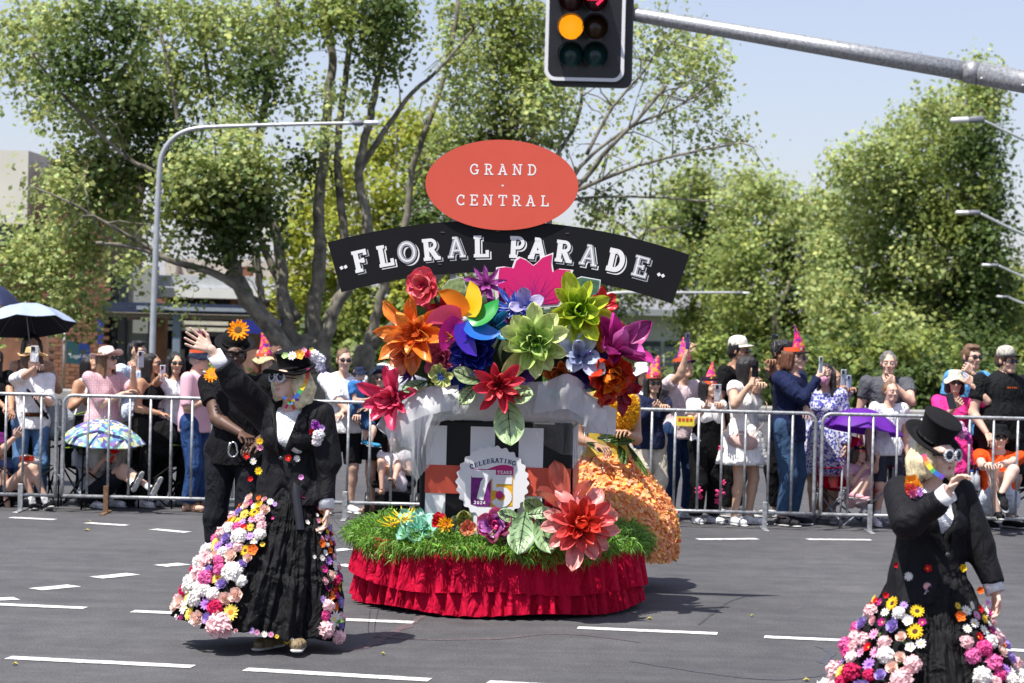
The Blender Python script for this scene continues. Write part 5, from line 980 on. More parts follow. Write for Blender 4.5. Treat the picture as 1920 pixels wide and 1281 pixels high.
# ---- blooms and leaves lying on the grass rim
gd = 15.78
flower('big coral red flower with broad trailing petals on the grass rim', 1088, 985, 15.62, (.1, -1, .35), [(11, .235, .10, -4, .6, -.15, .1, '#b81a28', '#f9a8a0', .05, .3), (11, .18, .08, 14, .6, .0, .2, '#b0121e', '#f46a68', .03, .3), (9, .15, .07, 32, .8, .2, .1, '#a80e18', '#f05040', .02, .4), (8, .09, .06, 52, .9, .4, 0, '#b8101a', '#ff5a3c', .01, .4), (6, .05, .045, 68, 1, .5, 0, '#c81818', '#ff6a40', .005, .3)], (.02, '#a01010'))
flower('tall upright red petals rising behind the coral flower', 1062, 955, 15.85, (.0, -.55, 1), [(3, .31, .13, 58, .7, -.1, .1, '#b01228', '#e88a70', .03, .2)], (.02, '#600a18'), roll=.3)
flower('small dark red flower left of the coral flower', 1037, 952, 15.8, (0, -1, .3), [(7, .085, .05, 25, .8, .2, .5, '#7a0a20', '#d82a4a'), (10, .05, .01, 50, .1, 0, 1, '#a02040', '#e87090')], (.015, '#500a18'))
flower('pink and purple translucent flower on the grass before the badge', 928, 990, 15.72, (0, -1, .5), [(6, .125, .11, 16, .7, .2, 0, '#a01868', '#f078a8', .02, .5), (5, .10, .1, 42, .8, .3, 0, '#8a1a90', '#e098e0', .02, .5), (6, .05, .04, 60, .8, .3, .2, '#900a60', '#ff50a0', .01, .4)], (.02, '#700a50'))
flower('deep purple drooping bloom under the pink flower', 952, 992, 15.72, (.1, -1, .1), [(6, .09, .07, 20, .8, .3, .1, '#400a48', '#a03aa8', .02, .6)], (.02, '#300830'))
flower('mint green gauze flower on the grass at the left', 782, 990, 15.92, (-.1, -.8, .8), [(8, .13, .09, 10, .5, .1, .2, '#3a9a80', '#a8e8d0', .02, .8), (6, .08, .06, 40, .6, .2, .2, '#4aa88a', '#c0f0dc', .02, .8)], (.02, '#2a8068'))
flower('small red bloom beside the yellow pompom', 822, 976, 15.85, (0, -1, .5), [(7, .06, .04, 22, .7, .3, .1, '#a00818', '#f03040'), (6, .035, .025, 50, .7, .3, .1, '#a00818', '#f04050')], (.01, '#600410'))
flower('yellow orange pompom bloom on the grass', 836, 984, 15.8, (0, -1, .5), [(16, .055, .014, 20, .4, .3, .3, '#d87a08', '#ffc820'), (14, .045, .012, 50, .4, .3, .3, '#d88a08', '#ffd030')], (.018, '#b06008'))
flower('yellow curling strip bloom at the left rim', 757, 974, 15.98, (-.2, -.5, .9), [(12, .11, .016, 12, .5, .4, .6, '#c89808', '#ffe020', .01, .5)], (.015, '#907008'), roll=.5)
flower('yellow strip bloom beside the mint flower', 737, 984, 15.95, (-.2, -.5, .9), [(10, .09, .014, 12, .5, .4, .6, '#c89808', '#ffe020', .01, .5)], (.015, '#907008'))
flower('small orange gauze bloom under the green leaf', 878, 992, 15.78, (0, -1, .4), [(5, .06, .055, 20, .6, .3, 0, '#d8502a', '#f8a080', .01, .8)], (.012, '#a03818'))
flower('yellow petals behind the coral flower', 1128, 976, 15.9, (.3, -1, .4), [(5, .08, .055, 25, .6, .3, .1, '#b8a010', '#f0e040')], (.012, '#807008'))
flower('bright pink loose petals beside the dark red flower', 1005, 988, 15.78, (0, -1, .5), [(4, .11, .06, 12, .6, .1, .4, '#c01858', '#f06a98')], (.012, '#800a38'), roll=.8)
bigleaf('round pale green leaf leaning on the coral band', (1022, 968, 15.78), .18, .14, (-.75, -.05, .55), (0, -1, .15), '#8ab070', '#b0d090')
bigleaf('pale green leaf over the pink flower', (978, 975, 15.7), .17, .10, (-1, -.1, .25), (0, -1, .5), '#7aa860', '#b8d8a0')
bigleaf('large pale veined leaf hanging over the grass', (985, 960, 15.7), .30, .20, (-.15, -.3, -1), (0, -1, .3), '#7aa868', '#bcd8a8')
bigleaf('large pale veined leaf beside the coral flower', (1010, 968, 15.68), .27, .17, (.35, -.3, -1), (0, -1, .3), '#6a9a58', '#b0d098')
bigleaf('small pale leaf above the veined leaves', (990, 965, 15.68), .17, .1, (1, -.1, .1), (0, -1, .6), '#8ab070', '#c0dca8')
bigleaf('ragged green leaf behind the orange bloom', (872, 998, 15.85), .15, .12, (-.1, 0, 1), (0, -1, .2), '#3a6a28', '#a0a850')
bigleaf('curled green leaf behind the red bloom', (850, 998, 15.9), .12, .09, (.2, 0, 1), (0, -1, .2), '#5a8a48', '#c8d8b0')
# ------------------------------------------------------------------ people
SK = {'light': (.62, .39, .29), 'pale': (.70, .47, .37), 'tan': (.45, .25, .155), 'asian': (.60, .38, .26), 'brown': (.27, .135, .075), 'dark': (.11, .058, .04)}
def skinmat(k): return mat('skin_' + k, SK[k], .5, var=.07, scale=9, bump=.08, bscale=120, spec=.4, sss=.0)
hairc = {'black': (.012, .010, .010), 'brown': (.06, .032, .018), 'lightbrown': (.17, .095, .05), 'blonde': (.80, .69, .43), 'grey': (.30, .28, .26), 'darkgrey': (.16, .15, .14), 'auburn': (.12, .045, .02), 'shaved': (.05, .04, .035)}
def hairmat(k): return mat('hair_' + k, hairc[k], .42, var=.35, scale=40, bump=.7, bscale=60, spec=.5, aniso=(3, 3, .35))
eye_w = mat('eye_white', (.7, .68, .65), .2, var=0); eye_d = mat('eye_dark', (.02, .012, .01), .15, var=0)
def V3(*a): return Vector(a)
def ik(S_, T, l1, l2, pole):
    d = T - S_; L = d.length; mx = (l1 + l2) * .995
    if L > mx: T = S_ + d * (mx / L); d = T - S_; L = mx
    L = max(L, abs(l1 - l2) + .01); a = (l1 * l1 - l2 * l2 + L * L) / (2 * L); h = math.sqrt(max(l1 * l1 - a * a, 0)); u = d / L; p = pole - u * pole.dot(u); p = p.normalized() if p.length > 1e-6 else u.orthogonal()
    return S_ + u * a + p * h, T
def hand_prims(W, dr, nrm, side, s, pose):
    """W wrist, dr towards the fingers, nrm out of the palm, side +1/-1 = where the thumb leaves; s hand length"""
    dr = dr.normalized(); nrm = (nrm - dr * nrm.dot(dr)).normalized(); sd = dr.cross(nrm) * side; P_ = []
    k = .012
    pc = W + dr * s * .27; P_.append(seg(W - dr * .01, W + dr * s * .12, s * .125, s * .13, k=.02, flat=(np.array(nrm), 1.35)))
    for off in (-.16, -.05, .06, .17): P_.append(seg(W + dr * s * .1 + sd * s * off * .6, W + dr * s * .48 + sd * s * off * 1.25, s * .075, s * .068, k=.012, flat=(np.array(nrm), 1.15)))
    curl = {'open': .12, 'relaxed': .55, 'grip': 1.0, 'fist': 1.35, 'flat': .03}[pose]; spread = .16 if pose in ('open',) else .04
    for i, (off, L) in enumerate(((.23, .44), (.075, .50), (-.075, .46), (-.22, .36))):
        b = W + dr * s * .47 + sd * s * off; a = 0; p = b; d0 = (dr + sd * off * spread * 4).normalized(); rr = s * .048
        for j, f in enumerate((.46, .31, .26)):
            a += curl * (.75 if j == 0 else .85) * (1 + .08 * i); dd = d0 * math.cos(a) + nrm * math.sin(a); q = p + dd * s * L * f
            P_.append(seg(p, q, rr * (1 - .07 * j), rr * (.93 - .07 * j), k=.0045)); p = q
    tb = W + dr * s * .14 + sd * s * .17; m = tb + (dr * .55 + sd * .62 + nrm * .28).normalized() * s * .24; e = m + (dr * .85 + sd * (.35 if curl < .3 else -.1) + nrm * (.1 if curl < .3 else .55)).normalized() * s * .22
    P_ += [seg(tb, m, s * .068, s * .055, k=.012), seg(m, e, s * .054, s * .043, k=.006)]
    return P_
def head_prims(c, R, hs):
    """c head centre, R columns right/back/up (face looks along -back), hs = head height"""
    s = hs / .225; r, b, u = R.col[0], R.col[1], R.col[2]; Rm = np.array(R)
    q = lambda x, y, z: c + r * x * s + b * y * s + u * z * s
    E = lambda x, y, z, rx, ry, rz, k=.02, cut=False: ell(q(x, y, z), (rx * s, ry * s, rz * s), Rm, k=k * s, cut=cut)
    L = [E(0, .012, .03, .073, .092, .083), E(0, -.028, -.035, .055, .062, .068, .03), seg(q(-.022, -.068, -.090), q(.022, -.068, -.090), .019 * s, k=.025 * s), E(0, -.075, .03, .052, .018, .022, .02),
         E(.038, -.062, -.022, .024, .026, .022, .018), E(-.038, -.062, -.022, .024, .026, .022, .018), E(0, -.08, -.052, .026, .016, .018, .012)]
    for x in (-1, 1): L += [E(x * .031, -.094, .006, .019, .014, .0115, .009, True), E(x * .031, -.080, .006, .0155, .0145, .0135, .003), E(x * .075, .006, .002, .009, .020, .030, .006), seg(q(x * .014, -.093, .025), q(x * .048, -.082, .026), .0055 * s, .004 * s, k=.008 * s)]
    L += [seg(q(0, -.089, .012), q(0, -.112, -.024), .0085 * s, .0135 * s, k=.008 * s), E(.011, -.1, -.027, .009, .01, .008, .006), E(-.011, -.1, -.027, .009, .01, .008, .006), seg(q(-.018, -.092, -.0575), q(.018, -.092, -.0575), .0030 * s, k=.002 * s, cut=True)]
    L[-1]['cut'] = True
    return L, q, s
def limb(a, b, ra, rb, **k): return seg(a, b, ra, rb, **k)
def basis(yaw, pitch=0.0, roll=0.0):
    return (Matrix.Rotation(math.radians(yaw), 3, 'Z') @ Matrix.Rotation(math.radians(roll), 3, 'Y') @ Matrix.Rotation(math.radians(-pitch), 3, 'X'))
def plain(V, F, m): return (V, F, m)
PEOPLE = []
def person(label, hx, ytop, d, yaw=0, H=None, sit=None, skin='light', hair='brown', hstyle='short', top=('#888888', 'short'), bottom=('#222222', 'long'), shoe='#ddd', sock=None, hl=None, hr=None, pl=None, pr=None, posel='relaxed', poser='relaxed',
           hyaw=None, hpitch=0, hroll=0, w=1.0, fem=False, lean=(0, 0), feet=None, hat=None, glasses=None, dress=None, group='spectators behind the barriers', hi=False, knees=None, toph=None, extra=None, belly=0.0, smile=False, lip=None, name='person', neckline=0, hem=None, seatx=None, nohair=False):
    zt = P(hx, ytop, d).z; 
    if H is None: H = zt
    if not hi: w = w * 1.1
    hp = P(hx, ytop, d); Rb = basis(yaw); base = V3(hp.x, d, 0); hh = .132 * H
    lx = lambda x, y, z: base + Rb @ V3(x, y, 0) * H + V3(0, 0, z * H)
    zo = 0.0
    if sit is not None: zo = zt / H - 1.0      # everything above the pelvis drops with the seat
    hyaw = yaw if hyaw is None else hyaw; Rh = basis(hyaw, hpitch, hroll)
    ln = V3(lean[0], lean[1], 0)
    hc = V3(hp.x, d, zt - hh * .5 - .006); neck = hc + Rh @ V3(0, .02, -.105) * (H / 1.7) ; nb = V3(hc.x, d, 0) + Rb @ V3(0, .028, 0) * H - Rh @ V3(0, -.02, 0) * .5 + V3(0, 0, (.835 + zo) * H)
    body0 = V3(hp.x, d, 0) - Rb @ ln * H
    at = lambda x, y, z, f=1.0: (body0.lerp(V3(hp.x, d, 0), f) + Rb @ V3(x, y + .03, 0) * H + V3(0, 0, (z + zo) * H))
    shw = .103 * w * (.93 if fem else 1); S_ = {s: at(s * shw, .0, .808, .95) for s in (-1, 1)}; hipw = .052 * w
    pel = at(0, 0, .535, .1)
    hipj = {s: at(s * hipw, 0, .515, .1) for s in (-1, 1)}
    fr = Rb @ V3(0, -1, 0); rt = Rb @ V3(1, 0, 0); up = V3(0, 0, 1)
    # arms
    wr = {}; el = {}; hd = {}; l1, l2 = .172 * H, .148 * H
    for s, tgt, pole in ((1, hl, pl), (-1, hr, pr)):
        if tgt is None: T = S_[s] + rt * s * .035 * H + fr * .015 * H + V3(0, 0, -.312 * H); pole = pole or (Rb @ V3(s * .3, 1, 0))
        elif isinstance(tgt, Vector): T = tgt
        else: T = P(tgt[0], tgt[1], d + (tgt[2] if len(tgt) > 2 else -.3))
        pole = Rb @ V3(s * .45, .35, -1) if pole is None else (Vector(pole) if isinstance(pole, tuple) else pole)
        el[s], wr[s] = ik(S_[s], T, l1, l2, pole)
    # legs
    kn = {}; an = {}
    for s in (-1, 1):
        if sit is None:
            f = (feet or {}).get(s, (s * .065, .03, 0)); A = base + Rb @ V3(f[0], f[1], 0) * H + V3(0, 0, .045 * H + f[2] * H); A = A - Rb @ ln * H * .0
            kn[s], an[s] = ik(hipj[s], A, .24 * H, .235 * H, fr + rt * s * .12)
        else:
            kk, aa = sit[s][0], sit[s][1]; kn[s] = P(kk[0], kk[1], d + kk[2]); an[s] = P(aa[0], aa[1], d + aa[2])
    sm = skinmat(skin); t = thing(name, label, 'person', (base.x, base.y, 0), group); hgt = .0125 if not hi else .008
    n2 = np.array(fr); F2 = lambda k: (n2, k)
    u = H
    def torso(g=0.0):
        q = [seg(at(0, 0, .60), at(0, 0, .745), (.074 * w + belly * .5) * u + g, .089 * w * u + g, k=.05, flat=F2(1.42 - belly * 4)), seg(hipj[-1] + V3(0, 0, .03 * u), hipj[1] + V3(0, 0, .03 * u), (.052 * w + belly * .4) * u + g, k=.06, flat=F2(1.15)),
             seg(S_[-1] + (S_[1] - S_[-1]) * .12 + V3(0, 0, -.012 * u), S_[1] + (S_[-1] - S_[1]) * .12 + V3(0, 0, -.012 * u), .040 * u + g, k=.04)]
        if belly: q.append(ell(at(0, -.03, .63), ((.075 * w + belly) * u + g, (.06 + belly) * u + g, .09 * u + g), np.array(Rb), k=.06))
        if fem: q += [ell(at(s * .042, -.052, .725), (.036 * u + g, .036 * u + g, .038 * u + g), np.array(Rb), k=.035) for s in (-1, 1)]
        return q
    body = [p for p in torso() if p['t'] == 'seg'][:3] + [seg(nb - V3(0, 0, .02 * u), neck, .036 * u * (.88 if fem else 1), .031 * u * (.9 if fem else 1), k=.03)]
    for s in (-1, 1):
        body += [limb(S_[s], el[s], .031 * u * w ** .5, .0245 * u, k=.03), limb(el[s], wr[s], .0255 * u * w ** .3, .0165 * u, k=.02), ell(el[s].lerp(wr[s], .25), (.026 * u,) * 3, k=.02)]
        body += [limb(hipj[s], kn[s], .047 * u * w ** .7, .033 * u * w ** .4, k=.04), limb(kn[s], an[s], .032 * u * w ** .4, .020 * u, k=.02)]
        cv = kn[s].lerp(an[s], .3) - (fr * .008 * u); body.append(ell(cv, (.031 * u * w ** .4,) * 3, k=.03))
    sdb = sdf(body, .018 if not hi else .013)
    hp_, q, sc_ = head_prims(hc, Rh, hh); hp_.append(seg(nb, neck + Rh @ V3(0, .0, .03), .034 * u * (.88 if fem else 1), .031 * u * (.9 if fem else 1), k=.03))
    hd_ = sdf(hp_, .0080 if not hi else .0042)
    L = [(sdb[0], sdb[1], 0), (hd_[0], hd_[1], 0)]
    for s, pose in ((1, posel), (-1, poser)):
        dr = (wr[s] - el[s]).normalized(); nrm = -rt * s if abs(dr.z) > .75 else (V3(0, 0, -1) if abs(dr.z) < .5 else fr * -1)
        if isinstance(pose, tuple): pose, dr, nrm = pose[0], Vector(pose[1]), Vector(pose[2])
        th = 1 if (dr.cross(nrm)).dot(fr * .8 + up) > 0 else -1
        hd[s] = (wr[s], dr, nrm); hpr = hand_prims(wr[s], dr, nrm, th, .104 * u, pose); hm = sdf(hpr, .0078 if not hi else .0038); L.append((hm[0], hm[1], 0))
    for x in (-1, 1):
        for (rr, y, mi) in ((.0125, -.0832, 1), (.0062, -.0915, 2)):
            mb = MB(); mb.lathe([(rr * sc_ * math.sin(a), -rr * sc_ * math.cos(a)) for a in [PI * k / 6 for k in range(7)]], 10, Matrix.Translation(q(x * .031, y, .006)) @ Rh.to_4x4()); L.append((np.array(mb.V), mb.F, mi))
    lipc = lip or {'dark': (.12, .045, .04), 'brown': (.28, .09, .07)}.get(skin, (.55, .17, .16) if fem else (.50, .24, .2))
    dz = .004 if smile else 0
    for z_ in (-.0525, -.0615):
        pts = [q(x * .023, -.0925 + abs(x) ** 2 * .012, z_ + dz * 1.6 * abs(x) ** 2 + (.0012 if z_ > -.055 else 0) * (1 if abs(x) > .2 else -1)) for x in (-1, -.6, -.25, 0, .25, .6, 1)]; tv, tf = tube(pts, [.0015 * sc_, .0035 * sc_, .0045 * sc_, .0045 * sc_, .0045 * sc_, .0035 * sc_, .0015 * sc_], 6); L.append((np.array(tv), tf, 3))
    if smile:
        tv, tf = tube([q(x * .017, -.0945 + abs(x) ** 2 * .01, -.0568 + dz * abs(x) ** 2) for x in (-1, -.5, 0, .5, 1)], [.001, .0028, .0032, .0028, .001], 6); L.append((np.array(tv), tf, 1))
    for x in (-1, 1):
        tv, tf = tube([q(x * a, -.094 + (a - .03) * .25, .028 + .004 * math.sin((a - .012) * 80)) for a in (.013, .024, .036, .048)], [.002 * sc_, .0028 * sc_, .0026 * sc_, .0012 * sc_], 5); L.append((np.array(tv), tf, 4))
    Vb, Fb, Mb = joinvf(L); o = link('body', newmesh('body', Vb - np.array(t.location), Fb, [sm, eye_w, eye_d, mat('lip_' + '_'.join('%.2f' % c for c in lipc), lipc, .4, var=.1), hairmat('black' if hair in ('black', 'shaved') else ('lightbrown' if hair == 'blonde' else 'brown') if hair != 'grey' else 'grey')], True, Mb), t)
    seed = int(hx * 7 + ytop)
    # clothes
    col, slv = top[0], top[1]; tm = top[2] if len(top) > 2 else cloth(col)
    g = .011 if not hi else .012
    def sleeves(f, g2, flare=.006):
        out = []
        for s in (-1, 1):
            fs = f[s] if isinstance(f, dict) else f
            if fs <= 0: continue
            e = S_[s].lerp(el[s], min(fs, 1)); out.append(seg(S_[s] - (el[s] - S_[s]) * .04, e, .036 * u * w ** .5 + g2, (.036 - .007 * min(fs, 1)) * u * w ** .5 + g2 + flare * min(fs, 1), k=.03, fcap=fs < 1))
            if fs > 1: out.append(seg(el[s], el[s].lerp(wr[s], fs - 1), .029 * u + g2, .0215 * u + g2 + flare * .4, k=.02, fcap=fs < 2.2))
        return out
    if slv != 'none':
        f = {'short': .55, 'elbow': .95, 'long': 1.95, 'sleeveless': 0, 'cap': .28, 'threeq': 1.45}.get(slv, slv)
        tp = torso(g); tp += sleeves(f, g * .75)
        hz = toph if toph is not None else (.49 if sit is None else .54)
        if hz < .52: tp.append(seg(at(0, 0, .56, .1), at(0, 0, hz - .02, .1), (.083 * w + belly * .5) * u + g, (.09 * w + belly * .6) * u + g * 1.6, k=.05, flat=F2(1.3)))
        if slv == 'sleeveless': tp[2]['ra'] = tp[2]['rb'] = .036 * u + g * .6; tp[2]['a'] = np.array(S_[-1].lerp(S_[1], .2)); tp[2]['b'] = np.array(S_[1].lerp(S_[-1], .2))
        nk = nb + fr * (.030 + neckline) * u + V3(0, 0, .012 * u); tp.append(ell(nk, ((.038 + neckline * .5) * u, .034 * u, (.034 + neckline) * u), np.array(Rb), k=.01, cut=True))
        sh = sdf(tp, .0142 if not hi else .0085, folds(seed, .0065, 16), clips=[((0, 0, float(at(0, 0, hz, .1).z)), (0, 0, -1))]); part('shirt', sh, tm, t)
    bc_, bs = bottom[0], bottom[1]; bm2 = bottom[2] if len(bottom) > 2 else cloth(bc_)
    if bs in ('long', 'shorts', 'knee', 'wide', 'capri'):
        f = {'long': 1.93, 'wide': 1.95, 'shorts': .52, 'knee': .9, 'capri': 1.6}[bs]; fl_ = .022 if bs == 'wide' else .006; tp = [seg(hipj[-1] + V3(0, 0, .035 * u), hipj[1] + V3(0, 0, .035 * u), (.053 * w + belly * .3) * u + .010, k=.05, flat=F2(1.2))]
        for s in (-1, 1):
            e = hipj[s].lerp(kn[s], min(f, 1)); tp.append(seg(hipj[s], e, .049 * u * w ** .7 + .010, lerp(.055, .036, min(f, 1)) * u * w ** .6 + .012 + fl_ * .5, k=.03, fcap=f < 1))
            if f > 1: tp.append(seg(kn[s], kn[s].lerp(an[s], f - 1), .036 * u * w ** .5 + .010 + fl_ * .5, .027 * u + .010 + fl_, k=.03, fcap=True))
        tr2 = sdf(tp, .0165 if not hi else .009, folds(seed + 9, .006, 15, .6)); part('trousers' if f > 1 else 'shorts', tr2, bm2, t)
    if dress or bs == 'skirt':
        z1, r1, cc_ = (dress if dress else bottom[2:5]) if dress else (bottom[3], bottom[4], None)
        dm = cc_ or (tm if dress else bm2); V = []; NT, NZ = 72, 10; z0 = .60
        for j in range(NZ + 1):
            v = j / NZ; z = lerp(z0, z1, v); c0 = at(0, 0, z, .1)
            for i in range(NT):
                a = 2 * PI * i / NT; r = (lerp(.083 * w + belly * .5, r1, v ** .75)) * u + .012 + .011 * v * math.sin(9 * a + seed) + .006 * v * math.sin(17 * a + 2 * seed)
                p = c0 + rt * math.cos(a) * r - fr * math.sin(a) * r * .8; V.append(p)
        for j in range(NZ + 1):     # inner face
            v = 1 - j / NZ
            for i in range(NT): p = V[(NZ - j) * NT + i]; c0 = at(0, 0, lerp(z0, z1, v), .1); V.append(p.lerp(V3(c0.x, c0.y, p.z), .06))
        F = [(j * NT + i, j * NT + (i + 1) % NT, (j + 1) * NT + (i + 1) % NT, (j + 1) * NT + i) for j in range(2 * NZ + 1) for i in range(NT)]
        part('skirt', (V, F), dm, t)
    # shoes
    if shoe:
        for s in (-1, 1):
            A = an[s]
            if sit is None: fd_ = (fr + rt * s * .25).normalized(); gz = float(A.z) - .045 * u
            else:
                sh_ = (A - kn[s]).normalized(); fd_ = (fr * 1.0 + rt * s * .1); fd_ = (fd_ - sh_ * fd_.dot(sh_)).normalized() if len(sit[s]) < 3 else Vector(sit[s][2]).normalized(); gz = None
            dn = V3(0, 0, -1) if sit is None else fd_.cross(rt).normalized() * (-1 if fd_.cross(rt).dot(A - kn[s]) < 0 else 1)
            F0 = A + dn * .022 * u; sc = shoe if shoe != 'bare' else None
            sidev = fd_.cross(dn); upn = np.array(dn)
            pr_ = [seg(F0 - fd_ * .018 * u, F0 + fd_ * .10 * u, .023 * u, .019 * u, k=.02, flat=(upn, 1.1)), ell(A + dn * .01 * u, (.026 * u,) * 3, k=.02), seg(F0 + fd_ * .05 * u + sidev * .008 * u, F0 + fd_ * .08 * u - sidev * .008 * u, .021 * u, k=.02, flat=(upn, 1.15))]
            ft = sdf(pr_, .0105); so_ = part('shoe' if shoe != 'sandal' else 'foot', ft, sm if shoe == 'sandal' else cloth(shoe, .6), t)
            sl_ = sdf([seg(F0 - fd_ * .022 * u + dn * .016 * u, F0 + fd_ * .108 * u + dn * .016 * u, .027 * u, .024 * u, k=.01, flat=(upn, 4.0))], .010); link('sole', newmesh('sole', sl_[0] - np.array(t.location), sl_[1], mat('shoe_sole', (.6, .6, .58), .7) if shoe not in ('#111111', 'sandal') else mat('sole_brown', (.12, .07, .04), .8), True), so_)
            if shoe == 'sandal':
                for kf in (.03, .065): mb = MB(); mb.tube([F0 + fd_ * kf * u + sidev * .027 * u * math.cos(a) - dn * .026 * u * math.sin(a) for a in [PI * k / 8 for k in range(9)]], .006, 6); mb.part('sandal_strap', cloth('#9a6a3c', .6), t, True)
            if sock:
                sk2 = sdf([seg(A + dn * .01, A.lerp(kn[s], .22 if sock != 'crew' else .3), .0235 * u, .0245 * u, k=.01, fcap=True)], .009); part('sock', sk2, cloth('#e8e8e8'), t)
    # hair
    hm_ = hairmat(hair)
    if not nohair and hstyle != 'bald':
        s = sc_; E = lambda x, y, z, rx, ry, rz, k=.02, cut=False: ell(q(x, y, z), (rx * s, ry * s, rz * s), np.array(Rh), k=k, cut=cut)
        hp2 = [E(0, .022, .038, .083, .098, .092)]
        if hstyle in ('short', 'curly', 'quiff'): hp2 += [E(.0, .045, -.01, .076, .07, .06)]
        if hstyle == 'quiff': hp2 += [E(0, -.05, .1, .06, .05, .03)]
        if hstyle == 'curly': hp2 += [E(0, .02, .06, .098, .1, .085), E(0, -.05, .09, .07, .06, .035)]
        if hstyle in ('bob', 'long', 'wavy'):
            Lh = {'bob': -.12, 'long': -.30, 'wavy': -.26}[hstyle]; hp2 += [E(0, .05, -.03, .085, .07, .09, .04)]
            dn_ = lambda x, y, z: V3(*q(x, y, 0)) + V3(0, 0, z * s)
            for x, y in ((.066, .025), (-.066, .025), (.05, .07), (-.05, .07), (0, .085)):
                w2 = 1.35 if hstyle != 'bob' else 1.2; hp2.append(seg(q(x, y, .03), dn_(x * w2, y + .012, Lh + .05 * abs(x) / .066), .032 * s, .026 * s if hstyle != 'bob' else .036 * s, k=.045))
            if hstyle == 'bob': hp2 += [seg(q(x * .077, .022, .03), dn_(x * .088, .02, -.10), .018 * s, .026 * s, k=.03) for x in (-1, 1)]
            if hstyle in ('long', 'wavy'): hp2 += [seg(q(x * .077, .0, .03), dn_(x * .08, -.02, Lh + .08), .016 * s, .02 * s, k=.03) for x in (-1, 1)]
        if hstyle == 'bun': hp2 += [E(0, .11, .03, .04, .035, .04, .01)]
        if hstyle == 'pony': hp2 += [seg(q(0, .1, .05), q(0, .14, -.12), .03 * s, .018 * s, k=.03)]
        hp2 += [E(0, -.085, -.012, .062 if hstyle in ('short', 'quiff', 'bun', 'curly') else .054, .062, .078, .012, True), E(0, -.13, .01, .06, .075, .055, .012, True)]
        if hstyle in ('short', 'quiff', 'curly'): hp2 += [E(x * .085, -.035, -.05, .035, .045, .05, .012, True) for x in (-1, 1)]
        hh_ = sdf(hp2, .0098 if not hi else .0052, folds(seed + 3, .007 if hstyle != 'curly' else .012, 55 if hstyle != 'curly' else 90, .12 if hstyle != 'curly' else 1)); part('hair', hh_, hm_, t)
    if glasses:
        mb = MB(); lensm = mat('sunglass_lens', (.01, .01, .014), .08, var=0, spec=.8); fm_ = mat('sunglass_frame', (.015, .012, .012), .3, var=0)
        for x in (-1, 1):
            M = Matrix.Translation(q(x * .031, -.108, .006)) @ Rh.to_4x4() @ Matrix.Rotation(x * .15, 4, 'Z'); rx, rz = (.026 * sc_, .020 * sc_)
            mb.box((0, 0, 0), (.0001,) * 3) if 0 else None
            ring = [(math.copysign(abs(math.cos(a)) ** .8, math.cos(a)) * rx, math.copysign(abs(math.sin(a)) ** .8, math.sin(a)) * rz) for a in [2 * PI * k / 16 for k in range(16)]]
            V = [M @ V3(x_, -.002, z_) for x_, z_ in ring] + [M @ V3(x_, .004, z_) for x_, z_ in ring]; mb.add(V, [tuple(range(16)), tuple(range(31, 15, -1))] + [(i, i + 16, (i + 1) % 16 + 16, (i + 1) % 16) for i in range(16)])
            mb.tube([q(x * .056, -.104, .012), q(x * .074, -.06, .012), q(x * .08, .0, .008)], .0026, 5, m=1)
        mb.tube([q(-.012, -.112, .012), q(.012, -.112, .012)], .003, 5, m=1)
        clear = glasses == 'clear'
        if clear:
            mb = MB()
            for x in (-1, 1):
                M = Matrix.Translation(q(x * .031, -.108, .004)) @ Rh.to_4x4(); mb.tube([M @ V3(.024 * math.cos(a), 0, .018 * math.sin(a)) for a in [2 * PI * k / 14 for k in range(14)]], .0018, 5, closed=True); mb.tube([q(x * .055, -.104, .01), q(x * .08, .0, .008)], .0018, 5)
        part('glasses' if clear else 'sunglasses', mb.vf(), [fm_ if clear else lensm, fm_], t, True, mi=None if clear else mb.M)
    if hat: make_hat(t, hat, q, Rh, sc_, hc)
    J = dict(t=t, S=S_, el=el, wr=wr, q=q, R=Rh, Rb=Rb, at=at, fr=fr, rt=rt, hd=hd, H=H, hc=hc, torso=torso, sleeves=sleeves, g=g, F2=F2, kn=kn, an=an, hip=hipj, sc=sc_, base=base, nb=nb); PEOPLE.append(J); return J
def paper_m():
    if 'party_paper' in MATS: return MATS['party_paper']
    m = mat('party_paper', (.72, .02, .18), .6, var=0); n = m.node_tree; L = n.links.new; tc = n.nodes.new('ShaderNodeTexCoord'); t = n.nodes.new('ShaderNodeTexNoise'); t.inputs['Scale'].default_value = 24; L(tc.outputs['Object'], t.inputs['Vector'])
    r = n.nodes.new('ShaderNodeValToRGB'); r.color_ramp.interpolation = 'CONSTANT'; r.color_ramp.elements[0].color = (.10, .02, .22, 1); r.color_ramp.elements[1].position = .43; r.color_ramp.elements[1].color = (.74, .02, .20, 1); e = r.color_ramp.elements.new(.60); e.color = (.85, .22, .04, 1)
    L(t.outputs[0], r.inputs[0]); L(r.outputs[0], n.nodes['Principled BSDF'].inputs['Base Color']); return m
def star(M, r, m, par):
    V = [M @ V3((r if k % 2 == 0 else r * .42) * math.sin(k * PI / 5), -.0015, (r if k % 2 == 0 else r * .42) * math.cos(k * PI / 5)) for k in range(10)] + [M @ V3(0, -.003, 0)]
    link('star', newmesh('star', V, [(k, 10, (k + 1) % 10) for k in range(10)], m, False), par)
